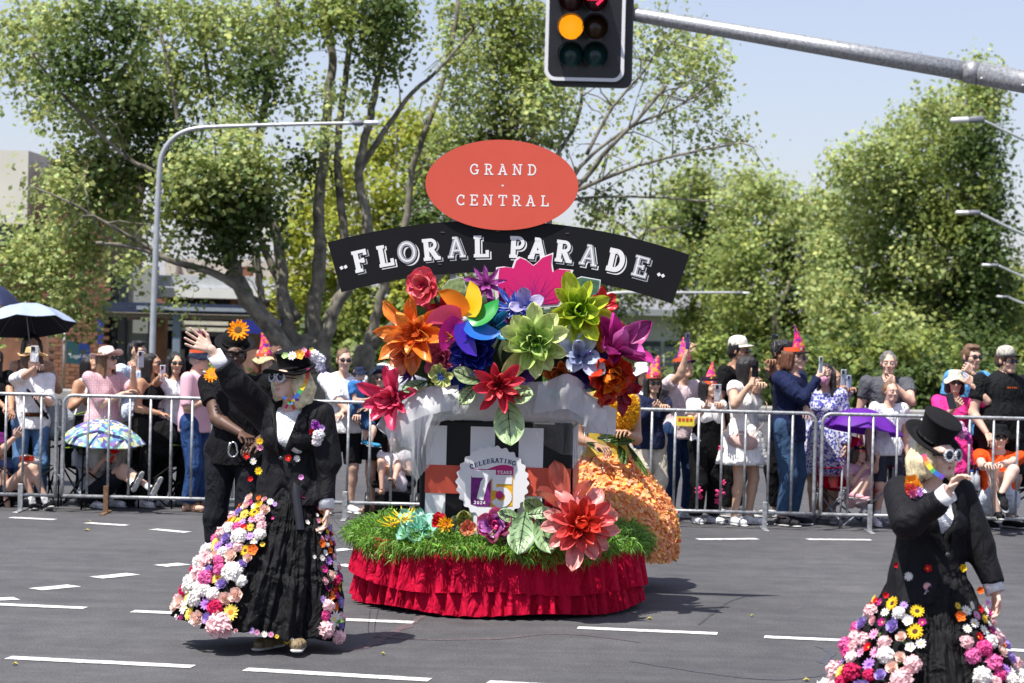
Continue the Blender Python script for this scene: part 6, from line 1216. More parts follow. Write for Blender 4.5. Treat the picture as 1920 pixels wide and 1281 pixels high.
def make_hat(t, spec, q, R, s, hc):
    kind, col = spec[0], spec[1]; m = spec[2] if len(spec) > 2 and not isinstance(spec[2], str) else cloth(col, .85); tilt = 0
    tl_ = next((x[1] for x in spec if isinstance(x, tuple) and x[0] == 'tilt'), -4)
    B = Matrix.Translation(q(0, .012 + max(0, tl_) * .0007, .052 + max(0, tl_) * .0008)) @ R.to_4x4() @ Matrix.Rotation(math.radians(next((x[1] for x in spec if isinstance(x, tuple) and x[0] == 'tilt'), -4)), 4, 'X') @ Matrix.Diagonal((s * .93, s * 1.1, s, 1))
    loc = Matrix.Translation(-Vector(t.location))
    def lz(prof, n=36, wav=0, droop=0):
        V = []; F = []
        for i, (r, z) in enumerate(prof):
            for k in range(n):
                a = 2 * PI * k / n; e = max(0, r - .09); zz = z + wav * e * math.sin(3 * a) * 2 - droop * e * (1 + .25 * math.sin(5 * a)); V.append(B @ V3(r * math.cos(a), r * math.sin(a), zz))
        for i in range(len(prof) - 1):
            for k in range(n): F.append((i * n + k, i * n + (k + 1) % n, (i + 1) * n + (k + 1) % n, (i + 1) * n + k))
        return V, F
    tot = lambda VF: ([loc @ v for v in VF[0]], VF[1])
    o = None; band = None
    if kind == 'wide': pr = [(.082, .0), (.15, -.004), (.172, .008), (.174, .012), (.15, .002), (.088, .006), (.086, .05), (.074, .085), (.05, .095), (.0, .088)]; VF = lz(pr, 40, .12); band = (.0885, .008, .028)
    elif kind == 'bucket': pr = [(.084, .01), (.12, -.03), (.135, -.045), (.137, -.04), (.122, -.022), (.088, .018), (.085, .055), (.078, .082), (.055, .092), (0, .095)]; VF = lz(pr, 40, .25)
    elif kind == 'fedora': pr = [(.084, 0), (.125, -.002), (.148, .008), (.150, .012), (.126, .004), (.089, .006), (.086, .06), (.078, .092), (.055, .1), (.03, .088), (0, .082)]; VF = lz(pr, 40, .3); band = (.0895, .008, .03)
    elif kind == 'bowler': pr = [(.086, 0), (.125, 0), (.15, .016), (.152, .022), (.128, .008), (.094, .008), (.094, .05), (.083, .085), (.06, .105), (.0, .115)]; VF = lz(pr, 44); band = (.0955, .01, .03)
    elif kind == 'tophat': pr = [(.086, 0), (.13, .0), (.158, .014), (.163, .02), (.158, .024), (.13, .01), (.093, .01), (.090, .03), (.094, .09), (.104, .142), (.108, .148), (.104, .152), (.0, .150)]; VF = lz(pr, 48); band = (.0935, .012, .035)
    elif kind == 'lowtop': pr = [(.088, 0), (.14, .0), (.182, .02), (.188, .028), (.182, .033), (.14, .012), (.095, .012), (.092, .03), (.094, .07), (.100, .112), (.103, .117), (.099, .12), (.0, .118)]; VF = lz(pr, 48, .12); band = (.0955, .012, .035)
    elif kind == 'beret': pr = [(.086, 0), (.094, .03), (.09, .07), (.06, .09), (0, .095)]; VF = lz(pr, 36)
    else:  # cap
        pr = [(.084, .0), (.088, .004), (.088, .03), (.083, .062), (.066, .088), (.035, .102), (0, .106)]; VF = lz(pr, 36)
    o = link('hat' if kind != 'cap' else 'cap', newmesh('hat', [loc @ v for v in VF[0]], VF[1], m, True), t)
    if kind == 'cap':
        V = []; F = []; n = 12
        for i in range(n + 1):
            a = math.radians(lerp(-155, -25, i / n))
            for j in range(4): rr = lerp(.086, .155 - .035 * abs(i / n - .5) * 2, j / 3); V.append(loc @ (B @ V3(rr * math.cos(a) * (1 - .1 * j / 3), rr * math.sin(a), .006 - .02 * (j / 3) ** 1.5 + .012 * (1 - abs(i / n - .5) * 2) * j / 3)))
        k = len(V); V += [v - V3(0, 0, .004) for v in V]
        for i in range(n):
            for j in range(3): F += [(i * 4 + j, i * 4 + j + 1, i * 4 + 5 + j, i * 4 + 4 + j), (k + i * 4 + j, k + i * 4 + 4 + j, k + i * 4 + 5 + j, k + i * 4 + j + 1)]
            F.append((i * 4 + 3, k + i * 4 + 3, k + i * 4 + 7, i * 4 + 7))
        bm3 = cloth(spec[2], .8) if len(spec) > 2 and isinstance(spec[2], str) else m; link('brim', newmesh('brim', V, F, bm3, True), o)
    if band and len(spec) > 3: r, a, b = band; VF = lz([(r, a), (r + .0015, a), (r + .0005, b), (r - .002, b)], 40); link('hat_band', newmesh('hat_band', [loc @ v for v in VF[0]], VF[1], cloth(spec[3], .6), True), o)
    if 'crown' in spec:  # paper party crown: orange band and a curved starry peak at the front
        z0 = .018 if kind in ('cap', 'bucket') else .0
        VF = lz([(.0895, z0 - .012), (.092, z0 - .012), (.0925, z0 + .032), (.0905, z0 + .032)], 36); pc = link('paper_crown', newmesh('paper_crown', [loc @ v for v in VF[0]], VF[1], mat('crown_orange', (.80, .11, .03), .6, var=.12, scale=20), False), t)
        V = []; F = []; n = 14; side = spec[-1] if isinstance(spec[-1], (int, float)) else 1
        for i in range(n + 1):
            v = i / n; hw = math.radians(78) * (1 - v) ** .85 + .07; zz = z0 + .03 + .225 * v; ctr_ = -PI / 2 + .0
            for j in range(9):
                a = ctr_ + hw * (j / 8 * 2 - 1) ; rr = .0935 * (1 - .18 * v); x_ = rr * math.cos(a) * (1 if v < .6 else 1) - side * .05 * v ** 2; y_ = rr * math.sin(a) + .055 * v; V.append(loc @ (B @ V3(x_, y_, zz)))
        k = len(V); ctrv = loc @ (B @ V3(0, 0, .1)); V += [v.lerp(V3(ctrv.x, ctrv.y, v.z), .02) for v in V]
        for i in range(n):
            for j in range(8): F += [(i * 9 + j, i * 9 + j + 1, i * 9 + 10 + j, i * 9 + 9 + j), (k + i * 9 + j, k + i * 9 + 9 + j, k + i * 9 + 10 + j, k + i * 9 + j + 1)]
        link('crown_peak', newmesh('crown_peak', V, F, paper_m(), True), pc)
        sm2 = mat('star_yellow', (.92, .62, .03), .6, var=.05)
        for (u_, v_, r_) in ((0, .22, .036), (-.5, .10, .028), (.5, .12, .028), (.1, .50, .029), (-.1, .74, .020), (.05, .93, .017)):
            zz = z0 + .03 + .225 * v_; a = -PI / 2 + u_; rr = .0955 * (1 - .18 * v_); p = B @ V3(rr * math.cos(a) - side * .05 * v_ ** 2, rr * math.sin(a) + .055 * v_, zz); star(loc @ Matrix.Translation(p) @ R.to_4x4() @ Matrix.Rotation(u_, 4, 'Z') @ Matrix.Diagonal((s, s, s, 1)), r_, sm2, pc)
        for k2 in range(4):
            a = -PI / 2 + (-.55 + k2 * .36); p = B @ V3(.0945 * math.cos(a), .0945 * math.sin(a), z0 + .012); M = loc @ Matrix.Translation(p) @ R.to_4x4() @ Matrix.Rotation(a + PI / 2, 4, 'Z'); mb = MB(); mb.box((0, 0, 0), (.018 * s, .002, (.016 if k2 else .026) * s)); link('print', newmesh('print', [M @ Vector(v) for v in mb.V], mb.F, mat('crown_print', (.12, .03, .16) if k2 else (.75, .7, .7), .6) if k2 else mat('crown_print_white', (.75, .7, .7), .6), False), pc)
    return o
def phone(label, pos, nrm, up=(0, 0, 1), col='#c8c8cc', back=True, s=1.0):
    z = Vector(up).normalized(); y = -Vector(nrm); y = (y - z * y.dot(z)).normalized(); x = y.cross(z); M = Matrix.Translation(pos) @ Matrix((x, y, z)).transposed().to_4x4()
    o = bpy.data.objects.new('phone', None)
    mb = MB(); mb.box((0, 0, 0), (.076 * s, .010, .155 * s), bev=.004); o = link('phone', newmesh('phone', mb.V, mb.F, cloth(col, .35), False), None, M); tag(o, label, 'phone', 'phones held up by spectators')
    if back:
        mb = MB(); mb.box((-.016 * s, -.007, .052 * s), (.036 * s, .004, .038 * s), bev=.001); link('camera_block', newmesh('camera_block', mb.V, mb.F, mat('phone_camera', (.04, .04, .045), .3), False), o)
        for (a, b) in ((-.024, .062), (-.008, .052), (-.024, .043)): mb = MB(); mb.lathe([(.006, 0), (.006, .003), (0, .003)], 10, Matrix.Translation((a * s, -.009, b * s)) @ Matrix.Rotation(PI / 2, 4, 'X')); link('camera_lens', newmesh('camera_lens', mb.V, mb.F, mat('lens_off_red', (0, 0, 0)), False), o)
    else:
        mb = MB(); mb.box((0, -.0056, 0), (.068 * s, .001, .145 * s)); link('screen', newmesh('screen', mb.V, mb.F, mat('phone_screen', (.02, .022, .03), .08), False), o)
    return o
def umbrella(label, c, R, drop, m_out, m_in, pole_end, nrib=8, tilt=(0, 0), scal=.12, vc=None):
    """c apex point, R radius, drop = height of the dome"""
    M = Matrix.Translation(c) @ Matrix.Rotation(tilt[0], 4, 'X') @ Matrix.Rotation(tilt[1], 4, 'Y'); t = thing('umbrella', label, 'umbrella', c, 'umbrellas held in the crowd'); V = []; F = []; n = nrib * 6; NR = 8
    for layer in (0, 1):
        for i in range(NR + 1):
            v = i / NR
            for k in range(n):
                a = 2 * PI * k / n; ph = abs(math.sin(a * nrib / 2)); r = R * v * (1 - scal * v * ph); z = -drop * (v ** 2.1) - layer * .006 - .02 * v * ph * R; V.append(M @ V3(r * math.cos(a), r * math.sin(a), z))
        o = layer * (NR + 1) * n
        for i in range(NR):
            for k in range(n):
                f = (o + i * n + k, o + i * n + (k + 1) % n, o + (i + 1) * n + (k + 1) % n, o + (i + 1) * n + k); F.append(f if layer == 0 else f[::-1])
    nf = len(F) // 2; part('canopy', (V, F), [m_out, m_in], t, True, mi=[0] * nf + [1] * nf)
    steel = mat('umbrella_steel', (.25, .25, .27), .4, metal=.6)
    for k in range(nrib):
        a = 2 * PI * k / nrib; mb = MB(); mb.tube([M @ V3(R * v * math.cos(a) * .99, R * v * math.sin(a) * .99, -drop * v ** 2.1 - .012) for v in (.05, .4, .7, 1)], .0028, 5); mb.part('rib', steel, t, True)
    mb = MB(); mb.tube([M @ V3(0, 0, .03), c - V3(0, 0, .02), pole_end], .006, 8); mb.part('shaft', steel, t, True); return t
Z = V3
bD = 23.35
wht = '#e9eaec'
# ---------------- left crowd
J = person('woman in straw hat and white shirt filming with a raised phone', 62, 655, 23.3, yaw=20, skin='light', hair='brown', hstyle='bob', top=(wht, 'elbow'), bottom=('#5b7ea6', 'long'), shoe='#555', hr=(70, 688, -.42), poser='grip', hl=(78, 745, -.25), fem=True, hat=('wide', '#c9a878', None, '#2a2a2a') if 0 else ('wide', '#c9a878', cloth('#c9a878'), '#2a2a2a'), glasses=1, hyaw=25, lip=(.4, .1, .1))
phone('white backed phone held up before the straw hat woman', P(65, 664, 23.3 - .5), (.1, -1, .1))
mb = MB(); mb.tube([J['at'](-.09, -.02, .80), J['at'](-.02, -.12, .72), J['at'](.05, -.115, .62), J['at'](.1, -.06, .56)], [.012] * 4, 6); mb.part('bag_strap', cloth('#1a1a1c'), J['t'], True)
mb = MB(); mb.lathe([(.155, -.02), (.16, -.018), (.16, .02), (.155, .02)], 24, Matrix.Translation(J['at'](0, 0, .585)) @ Matrix.Diagonal((1, .82, 1, 1))); mb.part('belt', cloth('#4a2a18'), J['t'], True)
J = person('dark haired person in taupe top standing under the pale blue umbrella', 60, 628, 24.2, yaw=10, skin='tan', hair='black', hstyle='wavy', top=('#7a5a50', 'sleeveless'), bottom=('#333', 'long'), hl=(95, 700, -.2), fem=True)
umbrella('pale silver blue umbrella with dark lining above the straw hat woman', P(48, 571, 24.0), .50, .22, mat('umbrella_silver', (.34, .41, .54), .4, var=.05), mat('umbrella_dark', (.02, .022, .03), .8), P(62, 700, 24.0), tilt=(-.24, -.10))
umbrella('navy umbrella at the left edge behind the silver one', P(-20, 528, 25.5), .40, .2, mat('umbrella_navy', (.02, .025, .07), .5), mat('umbrella_dark', (0, 0, 0)), P(-20, 700, 25.5), tilt=(0, .18))
person('person in black top cropped by the left edge beside the barrier', -12, 650, 23.4, yaw=30, skin='tan', hair='black', hstyle='long', top=('#101012', 'short'), bottom=('#15161a', 'long'), hl=(22, 775, -.28), hr=(15, 770, -.28), fem=True)
J = person('woman with long fair hair in pink plaid shirt and wide pale pink hat', 203, 654, 23.3, yaw=50, skin='light', hair='lightbrown', hstyle='wavy', top=('#c98a98', 'elbow'), bottom=('#c8c4bc', 'long'), shoe=wht, hl=(250, 695, -.15), posel='grip', hr=(232, 738, -.1), fem=True, w=1.12, hat=('wide', '#dcc6c2', cloth('#dcc6c2')), glasses=1, hyaw=55, hpitch=8, toph=.47)
phone('phone in a clear case held up by the plaid shirt woman', P(264, 674, 23.0), (.75, -.6, .1))
plaid = J['t']
m = [c for c in J['t'].children if c.name.startswith('shirt')][0].data.materials[0] = mat('plaid_tmp', (.5, .2, .25), .85)
def plaidmat(name, c1, c2, c3, sc_=9.0):
    m = bpy.data.materials.new(name); m.use_nodes = True; n = m.node_tree; L = n.links.new; b = n.nodes['Principled BSDF']; b.inputs['Roughness'].default_value = .85; tc = n.nodes.new('ShaderNodeTexCoord'); prev = None
    for axis, (sc2, colr, thr) in zip(('X', 'Z', 'X', 'Z', 'X', 'Z'), ((sc_, c2, .5), (sc_, c2, .5), (sc_ * 1.0, c3, .93), (sc_ * 1.0, c3, .93), (sc_ * 2, c1, .9), (sc_ * 2, c1, .9))):
        w_ = n.nodes.new('ShaderNodeTexWave'); w_.bands_direction = axis; w_.inputs['Scale'].default_value = sc2; w_.inputs['Distortion'].default_value = .6; w_.inputs['Detail'].default_value = 0; L(tc.outputs['Object'], w_.inputs['Vector'])
        g_ = n.nodes.new('ShaderNodeMath'); g_.operation = 'GREATER_THAN'; g_.inputs[1].default_value = thr; L(w_.outputs['Fac'], g_.inputs[0]); f_ = n.nodes.new('ShaderNodeMath'); f_.operation = 'MULTIPLY'; f_.inputs[1].default_value = .5; L(g_.outputs[0], f_.inputs[0])
        x_ = n.nodes.new('ShaderNodeMix'); x_.data_type = 'RGBA'; x_.inputs[7].default_value = (*C3(colr), 1); L(f_.outputs[0], x_.inputs[0])
        if prev is None: x_.inputs[6].default_value = (*C3(c1), 1)
        else: L(prev, x_.inputs[6])
        prev = x_.outputs[2]
    L(prev, b.inputs['Base Color']); return m
def setmat(J, nm, m):
    for c in J['t'].children:
        if c.name.split('.')[0] == nm: c.data.materials[0] = m
setmat(J, 'shirt', plaidmat('pink_plaid', '#d8b0b8', '#a8505e', '#f0e4e6', 7))
person('woman in off shoulder white top behind the plaid shirt woman', 172, 668, 23.9, yaw=60, skin='tan', hair='black', hstyle='long', top=(wht, 'sleeveless'), bottom=('#222', 'long'), fem=True, hr=(165, 740, -.2), hl=(160, 745, -.2))
J = person('young man with dark quiff and glasses in pale blue t shirt', 259, 640, 24.1, yaw=55, skin='asian', hair='black', hstyle='quiff', top=('#c8d4e6', 'short'), bottom=('#333', 'long'), glasses='clear')
J = person('woman with long dark hair and mirrored glasses in black sleeveless top', 286, 662, 23.5, yaw=70, skin='tan', hair='black', hstyle='long', top=('#121214', 'sleeveless'), bottom=('#222', 'long'), hl=(303, 705, -.3), posel='grip', hr=(300, 775, -.2), glasses=1, fem=True)
phone('phone held by the woman in the black sleeveless top', P(305, 700, 23.15), (.8, -.5, .1), col='#d8d8e0')
J = person('woman with long dark hair and violet sunglasses in white shirt', 330, 662, 23.7, yaw=30, skin='asian', hair='black', hstyle='long', top=(wht, 'long'), bottom=('#222', 'long'), glasses=1, fem=True, hyaw=18)
J = person('older person in pink shirt and blue jeans wearing navy hat with starry paper crown', 376, 652, 23.2, yaw=75, skin='light', hair='grey', hstyle='short', top=('#e0aebc', 'elbow'), bottom=('#2f4a78', 'wide'), shoe='sandal', hl=(398, 742, -.25), hr=(392, 750, -.1), glasses='clear', w=1.12, belly=.012, hat=('bucket', '#20293c', cloth('#20293c'), None, 'crown', 1), toph=.48)
setmat(J, 'shirt', plaidmat('pink_check', '#e6b6c4', '#d898aa', '#f2dde2', 30))
J = person('person in khaki sun hat with starry paper crown between the performers', 497, 660, 23.4, yaw=40, skin='light', hair='auburn', hstyle='bob', top=('#3a3e48', 'short'), bottom=('#333', 'long'), hat=('bucket', '#c8b88e', cloth('#c8b88e'), None, 'crown', 1), fem=True)
J = person('person with short auburn hair behind the khaki sun hat', 520, 650, 24.2, yaw=60, skin='light', hair='auburn', hstyle='bob', top=('#5a6a80', 'short'), fem=True)
J = person('woman in white t shirt and black shorts with folded arms and sunglasses', 646, 655, 23.3, yaw=15, skin='light', hair='lightbrown', hstyle='bun', top=(wht, 'elbow'), bottom=('#17181a', 'knee'), shoe=wht, hl=(640, 775, -.22), hr=(665, 780, -.24), glasses=1, w=1.1, fem=True, hyaw=12)
J = person('woman in black dress and navy fedora carrying a toddler', 716, 690, 23.35, yaw=-25, skin='light', hair='lightbrown', hstyle='long', top=('#151517', 'short'), bottom=('#151517', 'none'), dress=(.37, .155, None), shoe='sandal', hr=(672, 776, -.3), hl=(690, 768, -.3), glasses=1, fem=True, w=1.12, hat=('fedora', '#1f2b40', cloth('#1f2b40'), '#0d1420'), hyaw=-10)
def kid(label, hx, ytop, d, H, kneeL, kneeR, footL, footR, **k):
    return person(label, hx, ytop, d, H=H, sit={1: (kneeL, footL) if len(footL) == 3 else (kneeL, footL[:3], footL[3]), -1: (kneeR, footR) if len(footR) == 3 else (kneeR, footR[:3], footR[3])}, **k)
J = kid('toddler in blue t shirt and navy sun hat held on her hip', 675, 690, 23.1, .88, (700, 805, -.12), (690, 800, 0), (695, 830, -.18), (684, 826, -.02), yaw=75, skin='light', hair='lightbrown', hstyle='short', top=('#3f78b8', 'short'), bottom=('#2c4a70', 'knee'), shoe='#3a8ab0', hat=('bucket', '#252c44', cloth('#252c44')), hl=(700, 745, -.2), hr=(690, 748, -.1), w=1.2)
J = kid('small girl in pale dress sitting in the black stroller', 738, 815, 23.2, 1.05, (715, 865, -.25), (748, 868, -.28), (716, 920, -.3), (738, 905, -.4), yaw=-10, skin='light', hair='brown', hstyle='long', top=('#e4dfe4', 'cap'), bottom=('#d8d0d8', 'shorts'), shoe='sandal', hl=(755, 880, -.2), hr=(722, 876, -.2), w=1.1, fem=False)
J = person('person with black curly hair and white top behind the orange lily', 748, 636, 24.4, yaw=-20, skin='tan', hair='black', hstyle='curly', top=(wht, 'short'), bottom=('#333', 'long'))
# stroller
t = thing('stroller', 'black stroller carrying the small girl behind the barrier', 'stroller', (P(738, 900, 23.4).x, 23.4, 0)); blk = cloth('#141518', .8)
bc2 = P(740, 880, 23.45); mb = MB(); mb.box(bc2 + V3(0, .12, .12), (.42, .05, .6), Matrix.Rotation(-.25, 3, 'X'), bev=.02); mb.part('backrest', blk, t, True)
mb = MB(); mb.box(bc2 + V3(0, -.08, -.14), (.42, .36, .06), bev=.02); mb.part('seat', blk, t, True); mb = MB(); mb.box(bc2 + V3(0, -.28, -.36), (.34, .03, .35), Matrix.Rotation(.3, 3, 'X'), bev=.01); mb.part('leg_rest', blk, t, True)
for sx in (-.24, .24):
    mb = MB(); mb.tube([(bc2.x + sx, 23.2, .1), (bc2.x + sx, 23.45, .55), (bc2.x + sx, 23.85, 1.0)], .014, 8); mb.part('frame', blk, t, True)
    for wy in (23.15, 23.8):
        mb = MB(); M = Matrix.Translation((bc2.x + sx, wy, .11)) @ Matrix.Rotation(PI / 2, 4, 'Y'); mb.lathe([(.05, -.02), (.11, -.022), (.115, 0), (.11, .022), (.05, .02)], 20, M); mb.part('wheel', bk, t, True)
# camp chairs and seated children at the left
def campchair(label, x, d, zs, w_, col, pipe, yaw=0, back=.5, leg='#1a1a1c'):
    c = V3(P(x, 850, d).x, d, 0); t = thing('camp_chair', label, 'folding chair', c, 'folding camp chairs'); R = basis(yaw); q = lambda a, b, z: c + R @ V3(a, b, 0) + V3(0, 0, z); h = w_ / 2; cm = cloth(col); pm = cloth(pipe); lm_ = cloth(leg, .4)
    V = []; F = []
    for i in range(7):
        for j in range(7): a = i / 6 * 2 - 1; b = j / 6; V.append(q(a * h, -.22 + .44 * b, zs - .05 * (1 - a * a) - .02 * b))
    F = [(i * 7 + j, i * 7 + j + 1, i * 7 + j + 8, i * 7 + j + 7) for i in range(6) for j in range(6)]; part('seat', (V, F), cm, t)
    V = []
    for i in range(7):
        for j in range(7): a = i / 6 * 2 - 1; b = j / 6; V.append(q(a * h * 1.05, .2 + .05 * (1 - a * a) + .1 * b, zs - .03 + back * b - .03 * a * a * b))
    part('backrest', (V, F), cm, t)
    for s in (-1, 1):
        V = [q(s * h * 1.15 + o, y, zs + .2 - .02 * k) for o in (-.045, .045) for k, y in enumerate((-.26, -.1, .06, .22))]; part('armrest', (V, [(0, 1, 5, 4), (1, 2, 6, 5), (2, 3, 7, 6)]), cm, t)
        mb = MB(); mb.tube([q(s * h * 1.2, -.27, zs + .2), q(s * h * 1.2, .22, zs + .16)], .006, 6); mb.part('piping', pm, t, True)
        for (a, b) in (((s * h * 1.15, -.26, zs + .2), (s * h * 1.15, -.24, .0)), ((s * h * 1.1, .24, zs + back), (s * h * 1.1, .25, 0)), ((s * h, -.24, .02), (-s * h, -.22, zs - .02)), ((s * h, .25, .02), (-s * h, .22, zs - .02)), ((s * h, -.24, zs - .05), (s * h, .24, .03)), ((s * h, .24, zs - .05), (s * h, -.24, .03))):
            mb = MB(); mb.tube([q(*a), q(*b)], .0095, 6); mb.part('leg', lm_, t, True)
    mb = MB(); mb.tube([q(-h * 1.05, .3, zs + back - .06), q(0, .36, zs + back), q(h * 1.05, .3, zs + back - .06)], .008, 6); mb.part('piping', pm, t, True); return t
campchair('black camp chair with lime piping holding the boy under the floral umbrella', 188, 23.35, .40, .52, '#1c1e20', '#7a9a30', yaw=35)
campchair('green and black camp chair at the left edge under the seated children', 45, 23.35, .40, .52, '#18241c', '#243a28', yaw=20)
campchair('empty black camp chair piled with bags right of the boy', 285, 23.6, .42, .5, '#17181a', '#5a7a30', yaw=-10)
campchair('small black camp chair behind the older person in pink', 330, 23.8, .40, .45, '#151618', '#222', yaw=5)
J = kid('boy in checked shirt sitting with legs stretched under the floral umbrella', 178, 815, 23.3, 1.30, (232, 878, -.35), (222, 884, -.28), (285, 918, -.55, (.45, -.2, .9)), (250, 908, -.5, (.45, -.2, .9)), yaw=35, skin='light', hair='brown', hstyle='short', top=('#8a94a4', 'short'), bottom=('#23262e', 'knee'), shoe='#1a1a1c', sock='low', hl=(205, 830, -.15), hr=(195, 862, -.2), hyaw=10)
setmat(J, 'shirt', plaidmat('grey_check', '#a8b0bc', '#5a6474', '#d8dce2', 12))
flor = mat('floral_umbrella', (.4, .6, .5), .5, var=0)
n_ = flor.node_tree; tc_ = n_.nodes.new('ShaderNodeTexCoord'); vo = n_.nodes.new('ShaderNodeTexVoronoi'); vo.inputs['Scale'].default_value = 26; n_.links.new(tc_.outputs['Object'], vo.inputs['Vector']); sp_ = n_.nodes.new('ShaderNodeSeparateColor'); n_.links.new(vo.outputs['Color'], sp_.inputs[0]); rp = n_.nodes.new('ShaderNodeValToRGB'); rp.color_ramp.interpolation = 'CONSTANT'
for i_, (p_, c_) in enumerate(((0, '#7ab8b0'), (.22, '#5a58a0'), (.38, '#d0d4c8'), (.58, '#c0c478'), (.74, '#8a6aa8'), (.86, '#5a80b0'))):
    e_ = rp.color_ramp.elements[i_] if i_ < 2 else rp.color_ramp.elements.new(p_); e_.position = p_; e_.color = (*C3(c_), 1)
n_.links.new(sp_.outputs[0], rp.inputs[0]); n_.links.new(rp.outputs[0], n_.nodes['Principled BSDF'].inputs['Base Color'])
umbrella('small floral umbrella in blue green and yellow over the seated boy', P(196, 787, 23.05), .41, .20, flor, flor, P(205, 840, 23.1), tilt=(.12, .06))
flower_hand = MB()
t = thing('clapper', 'red plastic hand clapper held by the boy', 'toy', P(213, 850, 22.95))
mb = MB(); p0 = P(208, 862, 22.95); mb.box(p0 + V3(0, 0, 0), (.02, .006, .09), Matrix.Rotation(.7, 3, 'Y')); mb.part('handle', cloth('#c01018'), t)
for k in range(5): a = math.radians(20 + k * 28); p = P(213, 850, 22.95); mb = MB(); mb.tube([p, p + V3(math.cos(a) * .065, 0, math.sin(a) * .065)], [.014, .008], 6); mb.part('finger', cloth('#d01820'), t, True)
J = kid('child in blue floral shirt and purple cap seated at the left edge', 4, 815, 23.3, 1.42, (62, 878, -.42), (48, 882, -.38), (88, 945, -.45), (62, 945, -.4), yaw=25, skin='light', hair='brown', hstyle='bob', top=('#6a78b0', 'short'), bottom=('#2a2a34', 'shorts'), shoe='#1a1a1c', sock='low', hl=(50, 872, -.35), hr=(28, 820, -.2), hat=('bucket', '#5a1a5a', cloth('#5a1a5a')))
J = kid('child behind wearing dark clothes cropped at the left edge', -30, 830, 23.5, 1.4, (5, 885, -.4), (-10, 890, -.4), (15, 955, -.4), (-5, 950, -.4), yaw=20, skin='light', hair='brown', hstyle='short', top=('#333848', 'short'), bottom=('#222', 'shorts'), shoe='#1a1a1c')
mb = MB(); M = Matrix.Translation(P(58, 862, 22.85)) @ Matrix.Rotation(.3, 4, 'Y'); mb.lathe([(.085, -.02), (.1, -.02), (.1, .02), (.085, .03)], 24, M); o = link('visor', newmesh('visor', mb.V, mb.F, cloth('#d8d4d0'), True)); tag(o, 'red and white sun visor lying on the seated child lap', 'visor')
mb = MB(); mb.box(P(50, 860, 22.74), (.13, .012, .05), Matrix.Rotation(.3, 3, 'Z')); link('front_panel', newmesh('front_panel', mb.V, mb.F, cloth('#c03020'), False), o)
def bag(label, x, y, d, sx, sz, col, name='bag', sy=.2, seed=1):
    c = P(x, y, d); s_ = sdf([seg(c - V3(sx / 2 - sz * .3, 0, 0), c + V3(sx / 2 - sz * .3, 0, 0), sz * .42, k=.02, flat=((0, 1, 0), sz / max(sy, .01) * .9)), ell(c - V3(0, 0, sz * .15), (sx * .5, sy * .5, sz * .42), k=.03)], .014, folds(seed, .01, 14, 1)); t = thing(name, label, name, c); part('body', s_, cloth(col), t)
    mb = MB(); mb.tube([c + V3(-sx * .3, -.02, sz * .25), c + V3(-sx * .15, -.02, sz * .62), c + V3(sx * .15, -.02, sz * .62), c + V3(sx * .3, -.02, sz * .25)], .008, 6); mb.part('strap', cloth(col), t, True); return t
bag('black rucksack on the empty camp chair beside the older person', 295, 820, 23.5, .36, .45, '#141416', 'rucksack')
bag('printed canvas tote hanging behind the straw hat woman', 105, 790, 23.5, .3, .34, '#8a9298', 'tote bag')
bag('brown leather bag on the ground by the sandals', 404, 935, 23.3, .16, .22, '#7a3a28', 'handbag')
bag('pink beige handbag hanging at the white dress', 1392, 828, 22.95, .24, .15, '#c8a8a0', 'handbag', .1)
mb = MB(); c = P(235, 930, 23.8); mb.box(V3(c.x, c.y, .16), (.45, .3, .28), bev=.03); o = link('cool_box', newmesh('cool_box', mb.V, mb.F, cloth('#1a2a50', .5), True)); tag(o, 'dark blue cool box on the ground behind the boy chair', 'cool box'); mb = MB(); mb.box(V3(c.x, c.y, .33), (.47, .32, .05), bev=.02); link('lid', newmesh('lid', mb.V, mb.F, cloth('#c8ccd4', .5), True), o)
mb = MB(); c = P(12, 935, 23.8); mb.box(V3(c.x, c.y, .14), (.35, .25, .26), bev=.03); o = link('cool_box', newmesh('cool_box', mb.V, mb.F, cloth('#a03020', .5), True)); tag(o, 'red cool box on the ground at the left edge', 'cool box'); mb = MB(); mb.box(V3(c.x, c.y, .29), (.36, .26, .04), bev=.02); link('lid', newmesh('lid', mb.V, mb.F, cloth('#e8e4e0', .5), True), o)
mb = MB(); c = P(140, 858, 23.1); mb.lathe([(0, -.08), (.03, -.08), (.03, .04), (.012, .07), (.012, .09), (0, .09)], 12, Matrix.Translation(c)); o = link('water_bottle', newmesh('water_bottle', mb.V, mb.F, mat('clear_plastic', (.6, .65, .7), .15, trans=.3), True)); tag(o, 'clear water bottle in the boy chair armrest', 'bottle'); mb = MB(); mb.lathe([(.013, 0), (.013, .02), (0, .02)], 10, Matrix.Translation(c + V3(0, 0, .09))); link('cap', newmesh('cap', mb.V, mb.F, cloth('#2a5ab0'), True), o)
